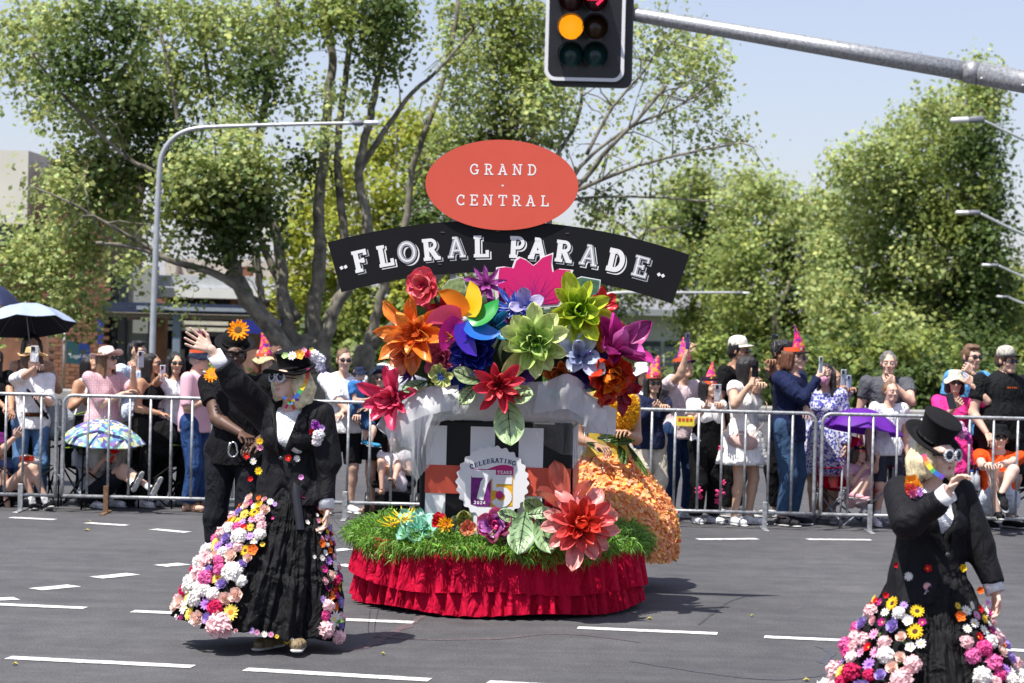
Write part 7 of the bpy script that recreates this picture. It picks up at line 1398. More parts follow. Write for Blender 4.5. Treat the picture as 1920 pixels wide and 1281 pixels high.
# ---------------- right crowd
person('person in white bucket hat and white top partly hidden behind the navy girl', 1204, 684, 24.0, yaw=20, skin='asian', hair='black', hstyle='long', top=(wht, 'short'), bottom=('#c8c4bc', 'long'), hat=('bucket', '#e8e6e2', cloth('#e8e6e2')), fem=True)
J = person('girl in navy jacket and cream trousers wearing black cap and paper crown', 1226, 700, 23.2, yaw=25, skin='asian', hair='black', hstyle='long', top=('#1e2540', 'long'), bottom=('#d2c8b4', 'wide'), shoe=wht, hr=(1226, 768, -.32), poser='grip', hl=(1246, 762, -.34), glasses=1, fem=True, hat=('cap', '#17181c', '#17181c', None, 'crown', -1), hyaw=12, lip=(.6, .1, .12))
phone('dark phone in a clear case held low by the navy jacket girl', P(1244, 745, 22.85), (.3, -.9, .5), up=(.3, -.1, 1), col='#3a3a40')
J = person('man in pale pink t shirt and paper crown holding phone high', 1283, 668, 23.6, yaw=35, skin='asian', hair='black', hstyle='short', top=('#d8c4c6', 'short'), bottom=('#263a5c', 'long'), shoe='#e0e0e0', hr=(1288, 662, -.35), poser='grip', pr=(.3, -.6, -1), hat=('cap', '#3a2a50', '#3a2a50', None, 'crown', -1), hyaw=45, hpitch=10)
phone('purple phone held above the man in the pale pink t shirt', P(1289, 640, 23.2), (.8, -.5, .1), col='#6a5a9a')
J = person('woman in white t shirt and black floral dungarees wearing paper crown', 1331, 708, 23.15, yaw=30, skin='light', hair='black', hstyle='long', top=(wht, 'short'), bottom=('#111113', 'wide'), shoe=wht, hr=(1318, 772, -.30), hl=(1347, 757, -.36), posel='grip', fem=True, w=1.12, hat=('beret', '#2a1c30', cloth('#2a1c30'), None, 'crown', -1), hyaw=42, smile=True, toph=.56)
phone('silver phone held by the woman in black dungarees', P(1346, 736, 22.8), (.5, -.85, .1), col='#b8bcc4')
mb_ = sdf([seg(J['at'](0, -.01, .70), J['at'](0, 0, .52), .098 * J['H'] * 1.08, .1 * J['H'] * 1.1, k=.03, flat=(np.array(J['fr']), 1.3))], .013); part('dungaree_bib', mb_, cloth('#111113'), J['t'])
pk = mat('embroidery_pink', (.75, .05, .2), .7, var=.3, scale=60)
for (x, y, r) in ((1362, 852, .05), (1352, 840, .03), (1310, 920, .04), (1313, 932, .025), (1350, 925, .05), (1356, 905, .03), (1345, 940, .03)):
    c = P(x, y, 23.0); mb = MB()
    for k in range(5): a = k * 2 * PI / 5; mb.box(c + V3(r * .6 * math.cos(a), 0, r * .6 * math.sin(a)), (r * .9, .03, r * .55), Matrix.Rotation(-a, 3, 'Y'), bev=.008)
    mb.part('embroidery', pk, J['t'], True)
J = person('man in white cap and black t shirt with lettered strap looking right', 1386, 636, 24.0, yaw=60, skin='tan', hair='black', hstyle='short', top=('#151517', 'short'), bottom=('#1a1a1c', 'long'), hat=('cap', '#dcd8cc', '#dcd8cc'), glasses=1)
mb = MB(); mb.box(J['at'](-.03, -.09, .78), (.05, .02, .16), Matrix.Rotation(-.6, 3, 'Y')); mb.part('bag_strap', cloth('#d8d8d8'), J['t'])
J = person('woman in short white dress photographing with a black phone', 1405, 668, 23.1, yaw=45, skin='asian', hair='black', hstyle='long', top=('#eceae6', 'cap'), bottom=('#fff', 'none'), dress=(.36, .17, None), shoe=wht, hr=(1406, 722, -.38), poser='grip', hl=(1426, 720, -.42), posel='grip', fem=True, hyaw=62, neckline=.015)
phone('black phone in both hands of the woman in the white dress', P(1416, 692, 22.68), (.5, -.85, .1), col='#15161c')
mb = MB(); mb.tube([J['at'](.1, -.02, .80), J['at'](.09, -.1, .72), J['at'](.02, -.13, .6), J['at'](-.06, -.12, .54)], .004, 6); mb.part('bag_strap', cloth('#c8a8a0'), J['t'], True)
J = person('man with dark hair in charcoal t shirt holding a small camera on a stick', 1468, 642, 23.9, yaw=-60, skin='brown', hair='black', hstyle='curly', top=('#2c2d31', 'short'), bottom=('#15161a', 'long'), shoe='#c8c8cc', hr=(1447, 680, -.35), poser='grip', hl=(1450, 700, -.2), hyaw=20)
t = thing('action_camera', 'small action camera on a short black stick above the crowd', 'camera', P(1450, 660, 23.5)); mb = MB(); mb.tube([P(1449, 690, 23.5), P(1453, 640, 23.5)], .008, 8); mb.part('stick', bk, t, True); mb = MB(); mb.box(P(1453, 631, 23.5), (.062, .03, .048), bev=.005); mb.part('camera_body', bk, t); mb = MB(); mb.lathe([(.014, 0), (.012, .01), (0, .01)], 12, Matrix.Translation(P(1457, 630, 23.48)) @ Matrix.Rotation(PI / 2, 4, 'X')); mb.part('camera_lens', lens['off_green'], t, True)
J = person('person in navy hooded jacket and jeans wearing black cap and paper crown', 1492, 648, 23.15, yaw=62, skin='light', hair='auburn', hstyle='bob', top=('#1c2444', 'long'), bottom=('#3a5270', 'long'), shoe='#26262a', hr=(1535, 705, -.28), poser='grip', hl=(1512, 770, -.28), glasses=1, w=1.2, hat=('cap', '#1a1b20', '#1a1b20', None, 'crown', 1), toph=.47)
hd2 = sdf([seg(J['nb'] + J['rt'] * -.07 + V3(0, 0, -.02), J['nb'] + J['rt'] * .07 + V3(0, 0, -.02), .055, k=.03), ell(J['nb'] - J['fr'] * .07 - V3(0, 0, .04), (.11, .07, .09), k=.05)], .012, folds(3, .006, 20)); part('hood', hd2, cloth('#1c2444'), J['t'])
phone('pale phone held up by the navy hooded person', P(1539, 684, 22.8), (.8, -.5, .1), col='#c8d0d8')
J = person('woman in blue floral dress and mask photographing behind the navy hood', 1548, 684, 23.6, yaw=-20, skin='light', hair='black', hstyle='long', top=('#7a82b8', 'long'), bottom=('#8088c0', 'none'), dress=(.3, .15, None), shoe='#8a8a90', glasses=1, fem=True)
flo2 = flor.copy(); flo2.name = 'blue_floral_print'; rp2 = [n for n in flo2.node_tree.nodes if n.type == 'VALTORGB'][0]; vo2 = [n for n in flo2.node_tree.nodes if n.type == 'TEX_VORONOI'][0]; vo2.inputs['Scale'].default_value = 60
for e_, c_ in zip(rp2.color_ramp.elements, ('#c8ccd8', '#3a4690', '#d8d8e2', '#6a5aa8', '#b8bcd0', '#4a5aa8')): e_.color = (*C3(c_), 1)
setmat(J, 'shirt', flo2); setmat(J, 'skirt', flo2)
mb = MB(); c = J['q'](0, -.105, -.04); mk_ = sdf([ell(c, (.045, .025, .042), np.array(J['R']), k=.01)], .006); part('face_mask', mk_, cloth('#d89ab0'), J['t'])
J = person('woman with long brown hair holding two phones up near the lamp light', 1562, 690, 24.0, yaw=60, skin='tan', hair='lightbrown', hstyle='long', top=('#b8bcd8', 'long'), bottom=('#8a6a50', 'long'), hr=(1578, 728, -.3), poser='grip', hl=(1592, 732, -.3), posel='grip', fem=True)
phone('clear cased phone held left of the grey haired person', P(1582, 708, 23.6), (.6, -.8, .1), col='#b8c4cc'); phone('second small phone held left of the grey haired person', P(1592, 716, 23.55), (.6, -.8, .1), col='#a8b8d0', s=.8)
J = person('older person with grey hair in slate t shirt touching their chin', 1667, 660, 23.8, yaw=5, skin='light', hair='darkgrey', hstyle='short', top=('#54565c', 'short'), bottom=('#333', 'long'), hl=(1676, 722, -.22), posel='fist', pl=(.8, -.2, -1), w=1.12, hyaw=-8)
J = person('boy in white t shirt standing between the grey haired person and the barrier', 1671, 716, 23.3, yaw=15, skin='light', hair='lightbrown', hstyle='short', top=(wht, 'short'), bottom=('#3a3c48', 'knee'), shoe=wht, sock='crew', w=.95, hyaw=20)
campchair('bright red camp chair under the purple umbrella', 1600, 23.35, .38, .5, '#b01038', '#8a0c28', yaw=25, leg='#888c94')
J = kid('small girl in pink dress and paper crown sitting in the red chair', 1612, 838, 23.25, 1.10, (1630, 898, -.28), (1622, 905, -.3), (1600, 925, -.42), (1610, 935, -.45), yaw=35, skin='light', hair='brown', hstyle='bob', top=('#d8a8b8', 'short'), bottom=('#e0b4bc', 'knee'), shoe='#d8a0a8', hl=(1645, 862, -.2), hr=(1618, 880, -.2), hat=('beret', '#2a1c30', cloth('#2a1c30'), None, 'crown', -1))
pum = mat('umbrella_purple', (.20, .03, .48), .5, var=.08, trans=.45); umbrella('purple umbrella propped over the red camp chair behind the barrier', P(1622, 766, 23.1), .40, .21, pum, pum, P(1640, 900, 23.3), tilt=(-.12, .12))
J = person('woman in bright pink dress and cream bucket hat shading her eyes with a hand', 1792, 698, 23.5, yaw=-5, skin='light', hair='black', hstyle='bob', top=('#e23a8c', 'elbow'), bottom=('#e23a8c', 'none'), dress=(.34, .15, None), shoe=wht, hl=(1822, 722, -.22), pl=(1, -.2, -.8), hr=(1790, 764, -.28), poser='grip', glasses=1, fem=True, hat=('bucket', '#e2d6bc', cloth('#e2d6bc')), smile=True, neckline=.012)
phone('black phone held at the chest of the pink dress woman', P(1783, 752, 23.12), (.2, -1, 0), up=(-.3, 0, 1), col='#18181c', back=False)
J = person('man in sunglasses and light blue shirt with his hand to his chin', 1822, 648, 24.1, yaw=25, skin='light', hair='lightbrown', hstyle='quiff', top=('#5a9ad0', 'short'), bottom=('#333', 'long'), hl=(1822, 700, -.24), posel='fist', pl=(.8, -.2, -1), glasses=1)
J = person('big man in black t shirt and grey trucker cap at the right edge', 1888, 655, 23.4, yaw=25, skin='light', hair='brown', hstyle='short', top=('#1a1b1d', 'short'), bottom=('#222', 'knee'), shoe='#1a1a1c', w=1.35, belly=.02, glasses=1, hat=('cap', '#b8b4a8', '#17181c'), hyaw=35, hr=(1850, 812, -.25))
mb = MB(); c = P(1898, 727, 23.05); [mb.box(c + V3(k * .02, 0, 0), (.014, .004, .012 + .004 * (k % 2))) for k in range(-2, 3)]; mb.part('chest_print', cloth('#b04a20'), J['t'])
J = kid('woman in orange t shirt and black hat sitting cross legged in a chair', 1876, 800, 23.2, 1.55, (1860, 880, -.42), (1900, 882, -.5), (1872, 962, -.45), (1878, 925, -.6, (.1, -.6, -.5)), yaw=-5, skin='pale', hair='auburn', hstyle='short', top=('#e8501c', 'short'), bottom=('#c8d0dc', 'shorts'), shoe='#17171a', hl=(1870, 872, -.42), hr=(1855, 872, -.42), glasses=1, hat=('bucket', '#16171a', cloth('#16171a')), fem=True, w=1.15)
campchair('black camp chair holding the woman in the orange t shirt', 1884, 23.45, .42, .56, '#16171a', '#222', yaw=-5)
mb = MB()
for i, (x, y) in enumerate(((1822, 905), (1832, 902))):
    mb = MB(); c = P(x, y, 23.2); mb.lathe([(0, -.09), (.032, -.09), (.032, .05), (.012, .08), (.012, .1), (0, .1)], 12, Matrix.Translation(c)); o = link('water_bottle', newmesh('water_bottle', mb.V, mb.F, MATS['clear_plastic'], True)); tag(o, ['left clear water bottle beside the orange t shirt woman', 'right clear water bottle beside the orange t shirt woman'][i], 'bottle'); mb = MB(); mb.lathe([(.013, 0), (.013, .02), (0, .02)], 10, Matrix.Translation(c + V3(0, 0, .1))); link('cap', newmesh('cap', mb.V, mb.F, cloth('#2a5ab0'), True), o)
# ------------------------------------------------------------------ fabric flowers for the costumes (shared meshes)
FLM = {}
def bloom(kind, c1, c2):
    key = (kind, c1, c2)
    if key in FLM: return FLM[key]
    rnd = random.Random(len(FLM) * 7 + 3); V = []; F = []; M = []; fm = mat('petal_' + c1[1:], c1, .75, var=.14, scale=60, trans=.2, spec=.2); cm_ = mat('centre_' + c2[1:], c2, .8, var=.35, scale=120)
    def petal(a, tilt, L, W, r0, z0, cup, mi=0, nu=3):
        b = len(V); ca, sa = math.cos(a), math.sin(a)
        for i in range(nu + 1):
            t = i / nu; y = r0 + L * t * math.cos(tilt + cup * t * .5); z = z0 + L * t * math.sin(tilt + cup * t * .5); wd = W * (math.sin(PI * min(.97, .18 + t * .72)) ** .8)
            for s in (-1, 0, 1): zz = z + abs(s) * W * .28; x = wd * s * .5; V.append((x * ca - y * sa, x * sa + y * ca, zz + rnd.uniform(-.02, .02) * W))
        for i in range(nu):
            for j in range(2): F.append((b + i * 3 + j, b + i * 3 + j + 1, b + i * 3 + j + 4, b + i * 3 + j + 3)); M.append(mi)
    def disk(r, h, z, mi=1, n=10):
        b = len(V); V.append((0, 0, z + h))
        for k in range(n): a = 2 * PI * k / n; V.append((r * math.cos(a), r * math.sin(a), z)); F.append((b, b + 1 + k, b + 1 + (k + 1) % n)); M.append(mi)
    if kind == 'daisy': [petal(2 * PI * k / 11 + rnd.uniform(-.08, .08), rnd.uniform(.0, .2), .72, .34, .22, .08, .1) for k in range(11)]; disk(.27, .14, .1)
    elif kind == 'sun': [petal(2 * PI * k / 15 + rnd.uniform(-.08, .08), rnd.uniform(.05, .35), .66, .28, .32, .06, -.2) for k in range(15)]; [petal(2 * PI * (k + .5) / 12, .3, .5, .26, .3, .1, .1) for k in range(12)]; disk(.38, .1, .13)
    elif kind == 'five': [petal(2 * PI * k / 5, rnd.uniform(.15, .35), .78, .85, .12, .06, .3) for k in range(5)]; disk(.2, .14, .12)
    elif kind == 'rose':
        for ring_, (n, L, W, tl, r0) in enumerate(((6, .62, .8, .35, .3), (6, .55, .72, .8, .2), (5, .46, .6, 1.15, .12), (4, .36, .45, 1.4, .05))): [petal(2 * PI * (k + .5 * ring_) / n + rnd.uniform(-.2, .2), tl, L, W, r0, .1 * ring_, .4) for k in range(n)]
    else:  # pom: round crumpled peony
        n = 46
        for k in range(n):
            u = (k + .5) / n; th = math.acos(1 - u * 1.15) ; ph = k * 2.39996 + rnd.uniform(-.25, .25); b = len(V); c = Vector((math.sin(th) * math.cos(ph), math.sin(th) * math.sin(ph), math.cos(th))); t1 = c.orthogonal().normalized(); t1 = (Matrix.Rotation(rnd.uniform(0, 6), 3, c) @ t1); t2 = c.cross(t1); s = rnd.uniform(.34, .5); R0 = rnd.uniform(.55, .72)
            for i in range(3):
                for j in range(3): a_, b_ = (i - 1), (j - 1); V.append(tuple(c * (R0 + .22 * (a_ + 1) * .5 + rnd.uniform(-.05, .05)) + t1 * a_ * s * .55 + t2 * b_ * s * .6 + c * (.12 * abs(b_))))
            for i in range(2):
                for j in range(2): F.append((b + i * 3 + j, b + i * 3 + j + 1, b + i * 3 + j + 4, b + i * 3 + j + 3)); M.append(0)
        V = [(x, y, z + .2) for x, y, z in V]
    FLM[key] = newmesh('bloom', V, F, [fm, cm_], True, mi=M); return FLM[key]
WP, PP = ('pom', '#f7f4f0', '#fff'), ('pom', '#f6cfd2', '#fff')
BIG = [WP, WP, WP, WP, PP, PP, PP, ('pom', '#ea78b4', '#fff'), ('pom', '#e45aa0', '#fff'), ('rose', '#ab94d4', '#fff'), ('rose', '#b8a4e0', '#fff'), ('rose', '#f8dcd0', '#fff'), ('rose', '#f8dcd0', '#fff'), WP, ('sun', '#f4cc30', '#4a2a10'), ('sun', '#f4e070', '#c87820'), ('pom', '#d83068', '#fff'), ('five', '#f08038', '#c04010'), ('daisy', '#b888d4', '#6a3090'), ('daisy', '#f8f4f0', '#f0d060')]
SML = [('daisy', '#f6f2ee', '#e0c040'), ('daisy', '#f6f2ee', '#e0c040'), ('five', '#f07828', '#b04010'), ('five', '#d0182c', '#f0c020'), ('daisy', '#e8a8c8', '#d04080'), ('five', '#f0c830', '#c87010'), ('five', '#c03088', '#f0d040'), ('daisy', '#c8a8e0', '#8050a0'), ('five', '#f6f2f0', '#f0d040'), ('rose', '#f4c8cc', '#fff'), ('daisy', '#f0d050', '#c06818')]
def fl_at(par, pos, nrm, r, spec, rnd, name='flower'):
    n = Vector(nrm).normalized(); o = link(name, bloom(*spec), par, Matrix.Translation(Vector(pos) - Vector(org(par))) @ n.to_track_quat('Z', 'Y').to_matrix().to_4x4() @ Matrix.Rotation(rnd.uniform(0, 6.28), 4, 'Z') @ Matrix.Diagonal((r, r, r, 1))); return o
def leaf_at(par, pos, nrm, r, rnd):
    key = 'leaf'
    if key not in FLM: FLM[key] = newmesh('leaf', [(0, 0, 0), (.35, .5, .08), (0, .5, -.05), (-.35, .5, .08), (0, 1.1, .1)], [(0, 1, 2), (0, 2, 3), (1, 4, 2), (2, 4, 3)], mat('silk_leaf', (.12, .26, .05), .6, trans=.2), True)
    n = Vector(nrm).normalized(); link('leaf', FLM[key], par, Matrix.Translation(Vector(pos) - Vector(org(par))) @ n.to_track_quat('Z', 'Y').to_matrix().to_4x4() @ Matrix.Rotation(rnd.uniform(0, 6.28), 4, 'Z') @ Matrix.Diagonal((r, r, r, 1)))
tulle = mat('black_tulle', (.006, .006, .007), .75, var=.4, scale=25, bump=.6, bscale=45, spec=.22, aniso=(1, 1, .3), wrinkle=.9)
suit = mat('black_suiting', (.007, .007, .009), .7, var=.2, scale=25, bump=.25, bscale=160, spec=.2, wrinkle=.45)
sequin = mat('silver_sequins', (.82, .83, .86), .3, var=.3, scale=95, bump=.8, bscale=110, metal=.15, spec=.8)
whitec = mat('white_cuff', (.80, .80, .82), .7, var=.04, scale=10, bump=.15, bscale=60)
satin = mat('grey_satin', (.018, .018, .024), .35, var=.3, scale=6, metal=.3)
def gown(J, wc, wr_, hc_, hr_, zfun, seed, tiers=(.55,), name='skirt', m=None, bulge=.12, NT=300, NZ=64, amp=.030, hpow=1.0):
    """tiered skirt from a waist ellipse to a hem ellipse; returns object and surface function"""
    rnd = random.Random(seed); ph = [rnd.uniform(0, 6.28) for _ in range(12)]; wc = Vector(wc); hc_ = Vector(hc_)
    def S(a, v, folds_=True):
        A = Vector((wc.x + wr_[0] * math.cos(a), wc.y + wr_[1] * math.sin(a), wc.z)); B = Vector((hc_.x + hr_[0] * math.cos(a), hc_.y + hr_[1] * math.sin(a), zfun(a)))
        p = A.lerp(B, v ** hpow); p.z = A.z + (B.z - A.z) * v; o = Vector((math.cos(a), math.sin(a), 0)); f = bulge * math.sin(PI * v) ** 1.0
        if folds_:
            f += amp * v * (math.sin(13 * a + ph[0] + 2.5 * v) + .6 * math.sin(29 * a + ph[1] - 3 * v) + .35 * math.sin(53 * a + ph[2] + 5 * v)) + .006 * math.sin(40 * v + 9 * a + ph[3]) * math.sin(17 * a)
            for tv in tiers:
                if v > tv: f += .022 * math.exp(-(v - tv) * 14)
                f -= .012 * math.exp(-((v - tv) / .02) ** 2); f += .008 * math.sin(90 * a + ph[4]) * math.exp(-abs(v - tv) * 9)
        return p + o * f
    V = [S(2 * PI * i / NT, j / NZ) for j in range(NZ + 1) for i in range(NT)]; k = len(V); V += [v - (v - Vector((hc_.x, hc_.y, v.z))) * .05 for v in V]
    F = []
    for j in range(NZ):
        for i in range(NT): a, b, c, d = j * NT + i, j * NT + (i + 1) % NT, (j + 1) * NT + (i + 1) % NT, (j + 1) * NT + i; F += [(a, b, c, d), (k + a, k + d, k + c, k + b)]
    for i in range(NT): a, b = NZ * NT + i, NZ * NT + (i + 1) % NT; F.append((a, b, k + b, k + a))
    return part(name, (V, F), m or tulle, J['t'], True), S
def surf(S, a, v):
    p = S(a, v, False); e = .02; n = (S(a + e, v, False) - p).cross(S(a, min(1, v + e), False) - p if v < .97 else p - S(a, v - e, False)); n = n.normalized(); o = Vector((math.cos(a), math.sin(a), .15))
    return p, (n if n.dot(o) > 0 else -n)
def scatter(skirt, S, regions, seed, pack=.8):
    """regions: (a0,a1,v0,v1,count,rfun)"""
    rnd = random.Random(seed); placed = []
    for (a0, a1, v0, v1, cnt, rf, edge) in regions:
        tries = 0; done = 0
        while done < cnt and tries < cnt * 60:
            tries += 1; v = lerp(v0, v1, rnd.random() ** .75); sp_ = edge(v); a = math.radians(lerp(a0, a1, rnd.random() * sp_ if a1 > a0 else rnd.random())); r = rf(v) * rnd.uniform(.65, 1.2)
            p, n = surf(S, a, v)
            if any((p - q).length < (r + r2) * pack for q, r2 in placed): continue
            placed.append((p, r)); small = r < .032; sp = rnd.choice(SML if small else BIG); fl_at(skirt, p + n * (r * .12 + .02), n + Vector((rnd.uniform(-.25, .25), rnd.uniform(-.25, .1), rnd.uniform(-.1, .3))), r, sp, rnd); done += 1
            if rnd.random() < .12: leaf_at(skirt, p + n * r * .3, n + Vector((rnd.uniform(-.6, .6), -.2, .3)), r * 1.2, rnd)
    return placed
def costume(J, open_top, button, hem_open, zhem, flare, cufflen=.11, shift=False):
    at, u, fr, rt, F2 = J['at'], J['H'], J['fr'], J['rt'], J['F2']; t = J['t']; w_ = .016
    bl = sdf(J['torso'](.012) + [ell(J['nb'] + fr * .03 * u, (.05, .05, .045), k=.01, cut=True)], .009, folds(2, .004, 30), clips=[((0, 0, float(at(0, 0, .55, .1).z)), (0, 0, -1))]); part('sequin_top', bl, sequin, t)
    tp = J['torso'](.026) + J['sleeves']({-1: 1.52 if shift else 1.86, 1: 1.86}, .020, .016) + [seg(at(0, 0, .60, .1), at(0, 0, zhem - .02, .1), .098 * u, flare * u, k=.05, flat=F2(1.15))]
    f0 = lambda x, z, y=-.16: at(x, y, z)
    # shoulder caps
    for s in (-1, 1): tp.append(ell(J['S'][s], (.05, .05, .045), k=.03))
    tp += [seg(f0(0, open_top, -.1), f0(0, button + .012, -.11), .062 * u, .006 * u, k=.008, flat=(np.array(fr), .45), cut=True), seg(f0(0, button - .012, -.13), f0(0, hem_open, -.16), .004 * u, .062 * u, k=.008, flat=(np.array(fr), .5), cut=True), ell(J['nb'] + V3(0, 0, .02 * u), (.052, .052, .05), k=.01, cut=True)]
    jk = sdf(tp, .0085, folds(12, .009, 11, .8), clips=[((0, 0, float(at(0, 0, zhem, .1).z)), (0, 0, -1))]); part('jacket', jk, suit, t)
    # lapels lie on the chest along the opening
    for s in (-1, 1):
        rows = []
        for k in range(9):
            z = lerp(open_top - .015, button + .01, k / 8); xi = s * lerp(.052, .006, k / 8); wd = .045 * math.sin(PI * min(.95, .15 + k / 8 * .8)) * u
            c = at(xi, 0, z); y_ = lerp(.068, .098, k / 8) * u + .018; rows.append([c + fr * (y_ + .006), c + rt * s * wd + fr * (y_ - .012 + .004)])
        V = [p for r in rows for p in r] + [p - fr * .006 for r in rows for p in r]; n = 18; F = [(2 * i, 2 * i + 1, 2 * i + 3, 2 * i + 2) for i in range(8)] + [(n + 2 * i, n + 2 * i + 2, n + 2 * i + 3, n + 2 * i + 1) for i in range(8)] + [(2 * i + 1, n + 2 * i + 1, n + 2 * i + 3, 2 * i + 3) for i in range(8)]
        part('lapel', (V, F), suit, t, True)
    mb = MB(); mb.lathe([(.012, 0), (.011, .004), (0, .005)], 12, Matrix.Translation(at(0, 0, button) + fr * (.105 * u + .01)) @ Vector(fr).to_track_quat('Z', 'Y').to_matrix().to_4x4()); mb.part('button', mat('jacket_button', (.05, .05, .055), .3), t, True)
    for s in (-1, 1):
        e, wv = J['el'][s], J['wr'][s]; dr = (wv - e).normalized(); c = []
        n = 24; V = []; F = []; a1 = dr.orthogonal().normalized(); a2 = dr.cross(a1)
        sh_ = -.045 if (s == -1 and shift) else 0; prof = [(.034, -cufflen + sh_), (.042, -cufflen + sh_), (.047, .012 + sh_), (.0435, .012 + sh_), (.030, -.02 + sh_), (.0, -.03 + sh_)]
        for (r, z) in prof:
            for k in range(n): th = 2 * PI * k / n; V.append(wv + dr * z + (a1 * math.cos(th) + a2 * math.sin(th)) * r)
        for i in range(len(prof) - 1):
            for k in range(n): F.append((i * n + k, i * n + (k + 1) % n, (i + 1) * n + (k + 1) % n, (i + 1) * n + k))
        part('cuff', (V, F), whitec, t, True)
def front_hit(J, px, py, off=.0):
    """point on the jacket front below photo pixel: walk the ray to the torso field"""
    o = Vector((0, 0, CAMH)); v = ray(px, py); prims = J['torso'](.028) + J['sleeves'](1.86, .022, .01) + [seg(J['at'](0, 0, .60, .1), J['at'](0, 0, .46, .1), .098 * J['H'], .125 * J['H'], k=.05, flat=J['F2'](1.15))]
    d0 = J['base'].y
    for k in range(140):
        dd = d0 - .6 + k * .008; p = o + v * (dd / v.y); X_, Y_, Z_ = (np.array([[[c]]], np.float32) for c in p)
        m = min(float(pd(q, X_, Y_, Z_)[0, 0, 0]) for q in prims if not q['cut'])
        if m < .022: return p
    return P(px, py, d0 - .15)
def goggles(J, m1=(.45, .45, .5)):
    gm = mat('studded_goggles', m1, .35, var=.6, scale=150, metal=.3); lm_ = mat('lens_dark', (.012, .014, .02), .06, var=0, spec=.8); q = J['q']; s = J['sc']
    g_ = None
    for x in (-1, 1):
        M = Matrix.Translation(q(x * .034, -.112, .008)) @ J['R'].to_4x4() @ Matrix.Rotation(x * .2, 4, 'Z') @ Matrix.Rotation(PI / 2, 4, 'X'); mb = MB(); mb.lathe([(.021 * s, 0), (.033 * s, -.002), (.034 * s, .006), (.027 * s, .012), (.021 * s, .008)], 24, M); fr_ = mb.part('goggle_rim', gm, J['t'], True)
        mb = MB(); mb.lathe([(.0225 * s, .003), (.015 * s, .006), (0, .007)], 18, M); link('lens', newmesh('lens', mb.vf()[0] - org(J['t']), mb.F, lm_, True), fr_)
        mb = MB()
        for k in range(14): a = 2 * PI * k / 14; p = M @ V3(.031 * s * math.cos(a), .031 * s * math.sin(a), .009); mb.box(p, (.0055,) * 3)
        link('studs', newmesh('studs', mb.vf()[0] - org(J['t']), mb.F, mat('stud_white', (.8, .8, .8), .3), False), fr_)
        mb = MB(); mb.tube([q(x * .062, -.105, .01), q(x * .082, -.04, .01), q(x * .083, .02, .005)], .003, 6); mb.part('goggle_arm', mat('sunglass_frame', (0, 0, 0)), J['t'], True)
def ribbon3(J, pts, wd, cols):
    W = smoothpath(pts, 6); n = len(W)
    for k, c in enumerate(cols):
        i0 = int(k * (n - 1) / len(cols)); i1 = int((k + 1) * (n - 1) / len(cols)); seg_ = W[i0:i1 + 1]; V = []
        for i, p in enumerate(seg_): tt = (seg_[min(i + 1, len(seg_) - 1)] - seg_[max(i - 1, 0)]).normalized(); s_ = tt.cross(V3(0, -1, 0)).normalized() * wd / 2; V += [p + s_, p - s_]
        m_ = len(V); V += [v + V3(0, .003, 0) for v in V]; F = [(2 * i, 2 * i + 1, 2 * i + 3, 2 * i + 2) for i in range(len(seg_) - 1)] + [(m_ + 2 * i, m_ + 2 * i + 2, m_ + 2 * i + 3, m_ + 2 * i + 1) for i in range(len(seg_) - 1)]
        part('chin_ribbon', (V, F), mat('ribbon_' + c[1:], c, .5), J['t'], True)
RB7 = ['#c82a70', '#d04a30', '#e08a28', '#d8c030', '#389050', '#2858a8', '#5a3898']
# ------------------------------------------------------------------ the waving performer
WD = 14.2
blackhat = mat('black_felt', (.007, .007, .008), .85, var=.15, scale=30, bump=.2, bscale=160, spec=.2)
J = person('waving performer in black tailcoat, top hat and skirt covered with fabric flowers at left', 545, 676, WD, yaw=-14, skin='pale', hair='blonde', hstyle='bald', top=('#e8e8ea', 'none'), bottom=('#101012', 'none'), shoe='#8a7a60', hr=P(386, 643, WD - .16), pr=Vector((0, -.2, -1)), poser=('open', (-.86, -.2, .42), (.15, -.9, .35)), hl=P(613, 962, WD - .1), posel=('relaxed', (.05, -.15, -1), (-1, -.3, 0)), hyaw=-40, hpitch=7, fem=True, hi=True, smile=True, feet={-1: (-.03, -.01, 0), 1: (.09, -.10, 0)}, group='performers in black tailcoats and flower skirts', hat=('lowtop', '#111', blackhat, '#1a1a1c', ('tilt', 20)), lip=(.62, .10, .10), w=1.06)
costume(J, .835, .665, .50, .50, .118, .135, True); goggles(J)
def bob_hair(J, side, ln):
    q, s, R = J['q'], J['sc'], J['R']; dn = lambda x, y, z: V3(*q(x, y, 0)) + V3(0, 0, z * s); L = []
    for k in range(9):
        a = math.radians(-18 + k * 27); x, y = .072 * math.cos(a), .075 * math.sin(a) + .02; bz = rnd0.uniform(-.02, .02); L += [seg(q(x * .9, y * .9, .045 if k not in (0, 8) else .01), dn(x * 1.3, y * 1.25, -.03), .026 * s, .034 * s, k=.045), seg(dn(x * 1.3, y * 1.25, -.03), dn(x * 1.35, y * 1.3, ln + bz), .034 * s, .024 * s, k=.03), seg(dn(x * 1.35, y * 1.3, ln + bz), dn(x * 1.05, y * 1.05, ln - .015 + bz), .022 * s, .012 * s, k=.02)]
    hv = sdf(L, .0048, folds(31, .0075, 85, .07)); part('hair', hv, hairmat('blonde'), J['t'])
rnd0 = random.Random(3); bob_hair(J, 1, -.115)
ribbon3(J, [P(578, 690, WD - .09), P(574, 715, WD - .11), P(560, 738, WD - .14), P(547, 752, WD - .15)], .022, RB7)
for i, (a, b) in enumerate((((545, 754), (530, 745)), ((545, 754), (560, 750)), ((545, 754), (535, 766)), ((545, 754), (551, 768)))):
    ribbon3(J, [P(*a, WD - .17), P((a[0] + b[0]) / 2, (a[1] + b[1]) / 2 - 2, WD - .19), P(*b, WD - .17)], .015, [RB7[(2 + i) % 7], RB7[(5 + i) % 7]])
rnd = random.Random(9)
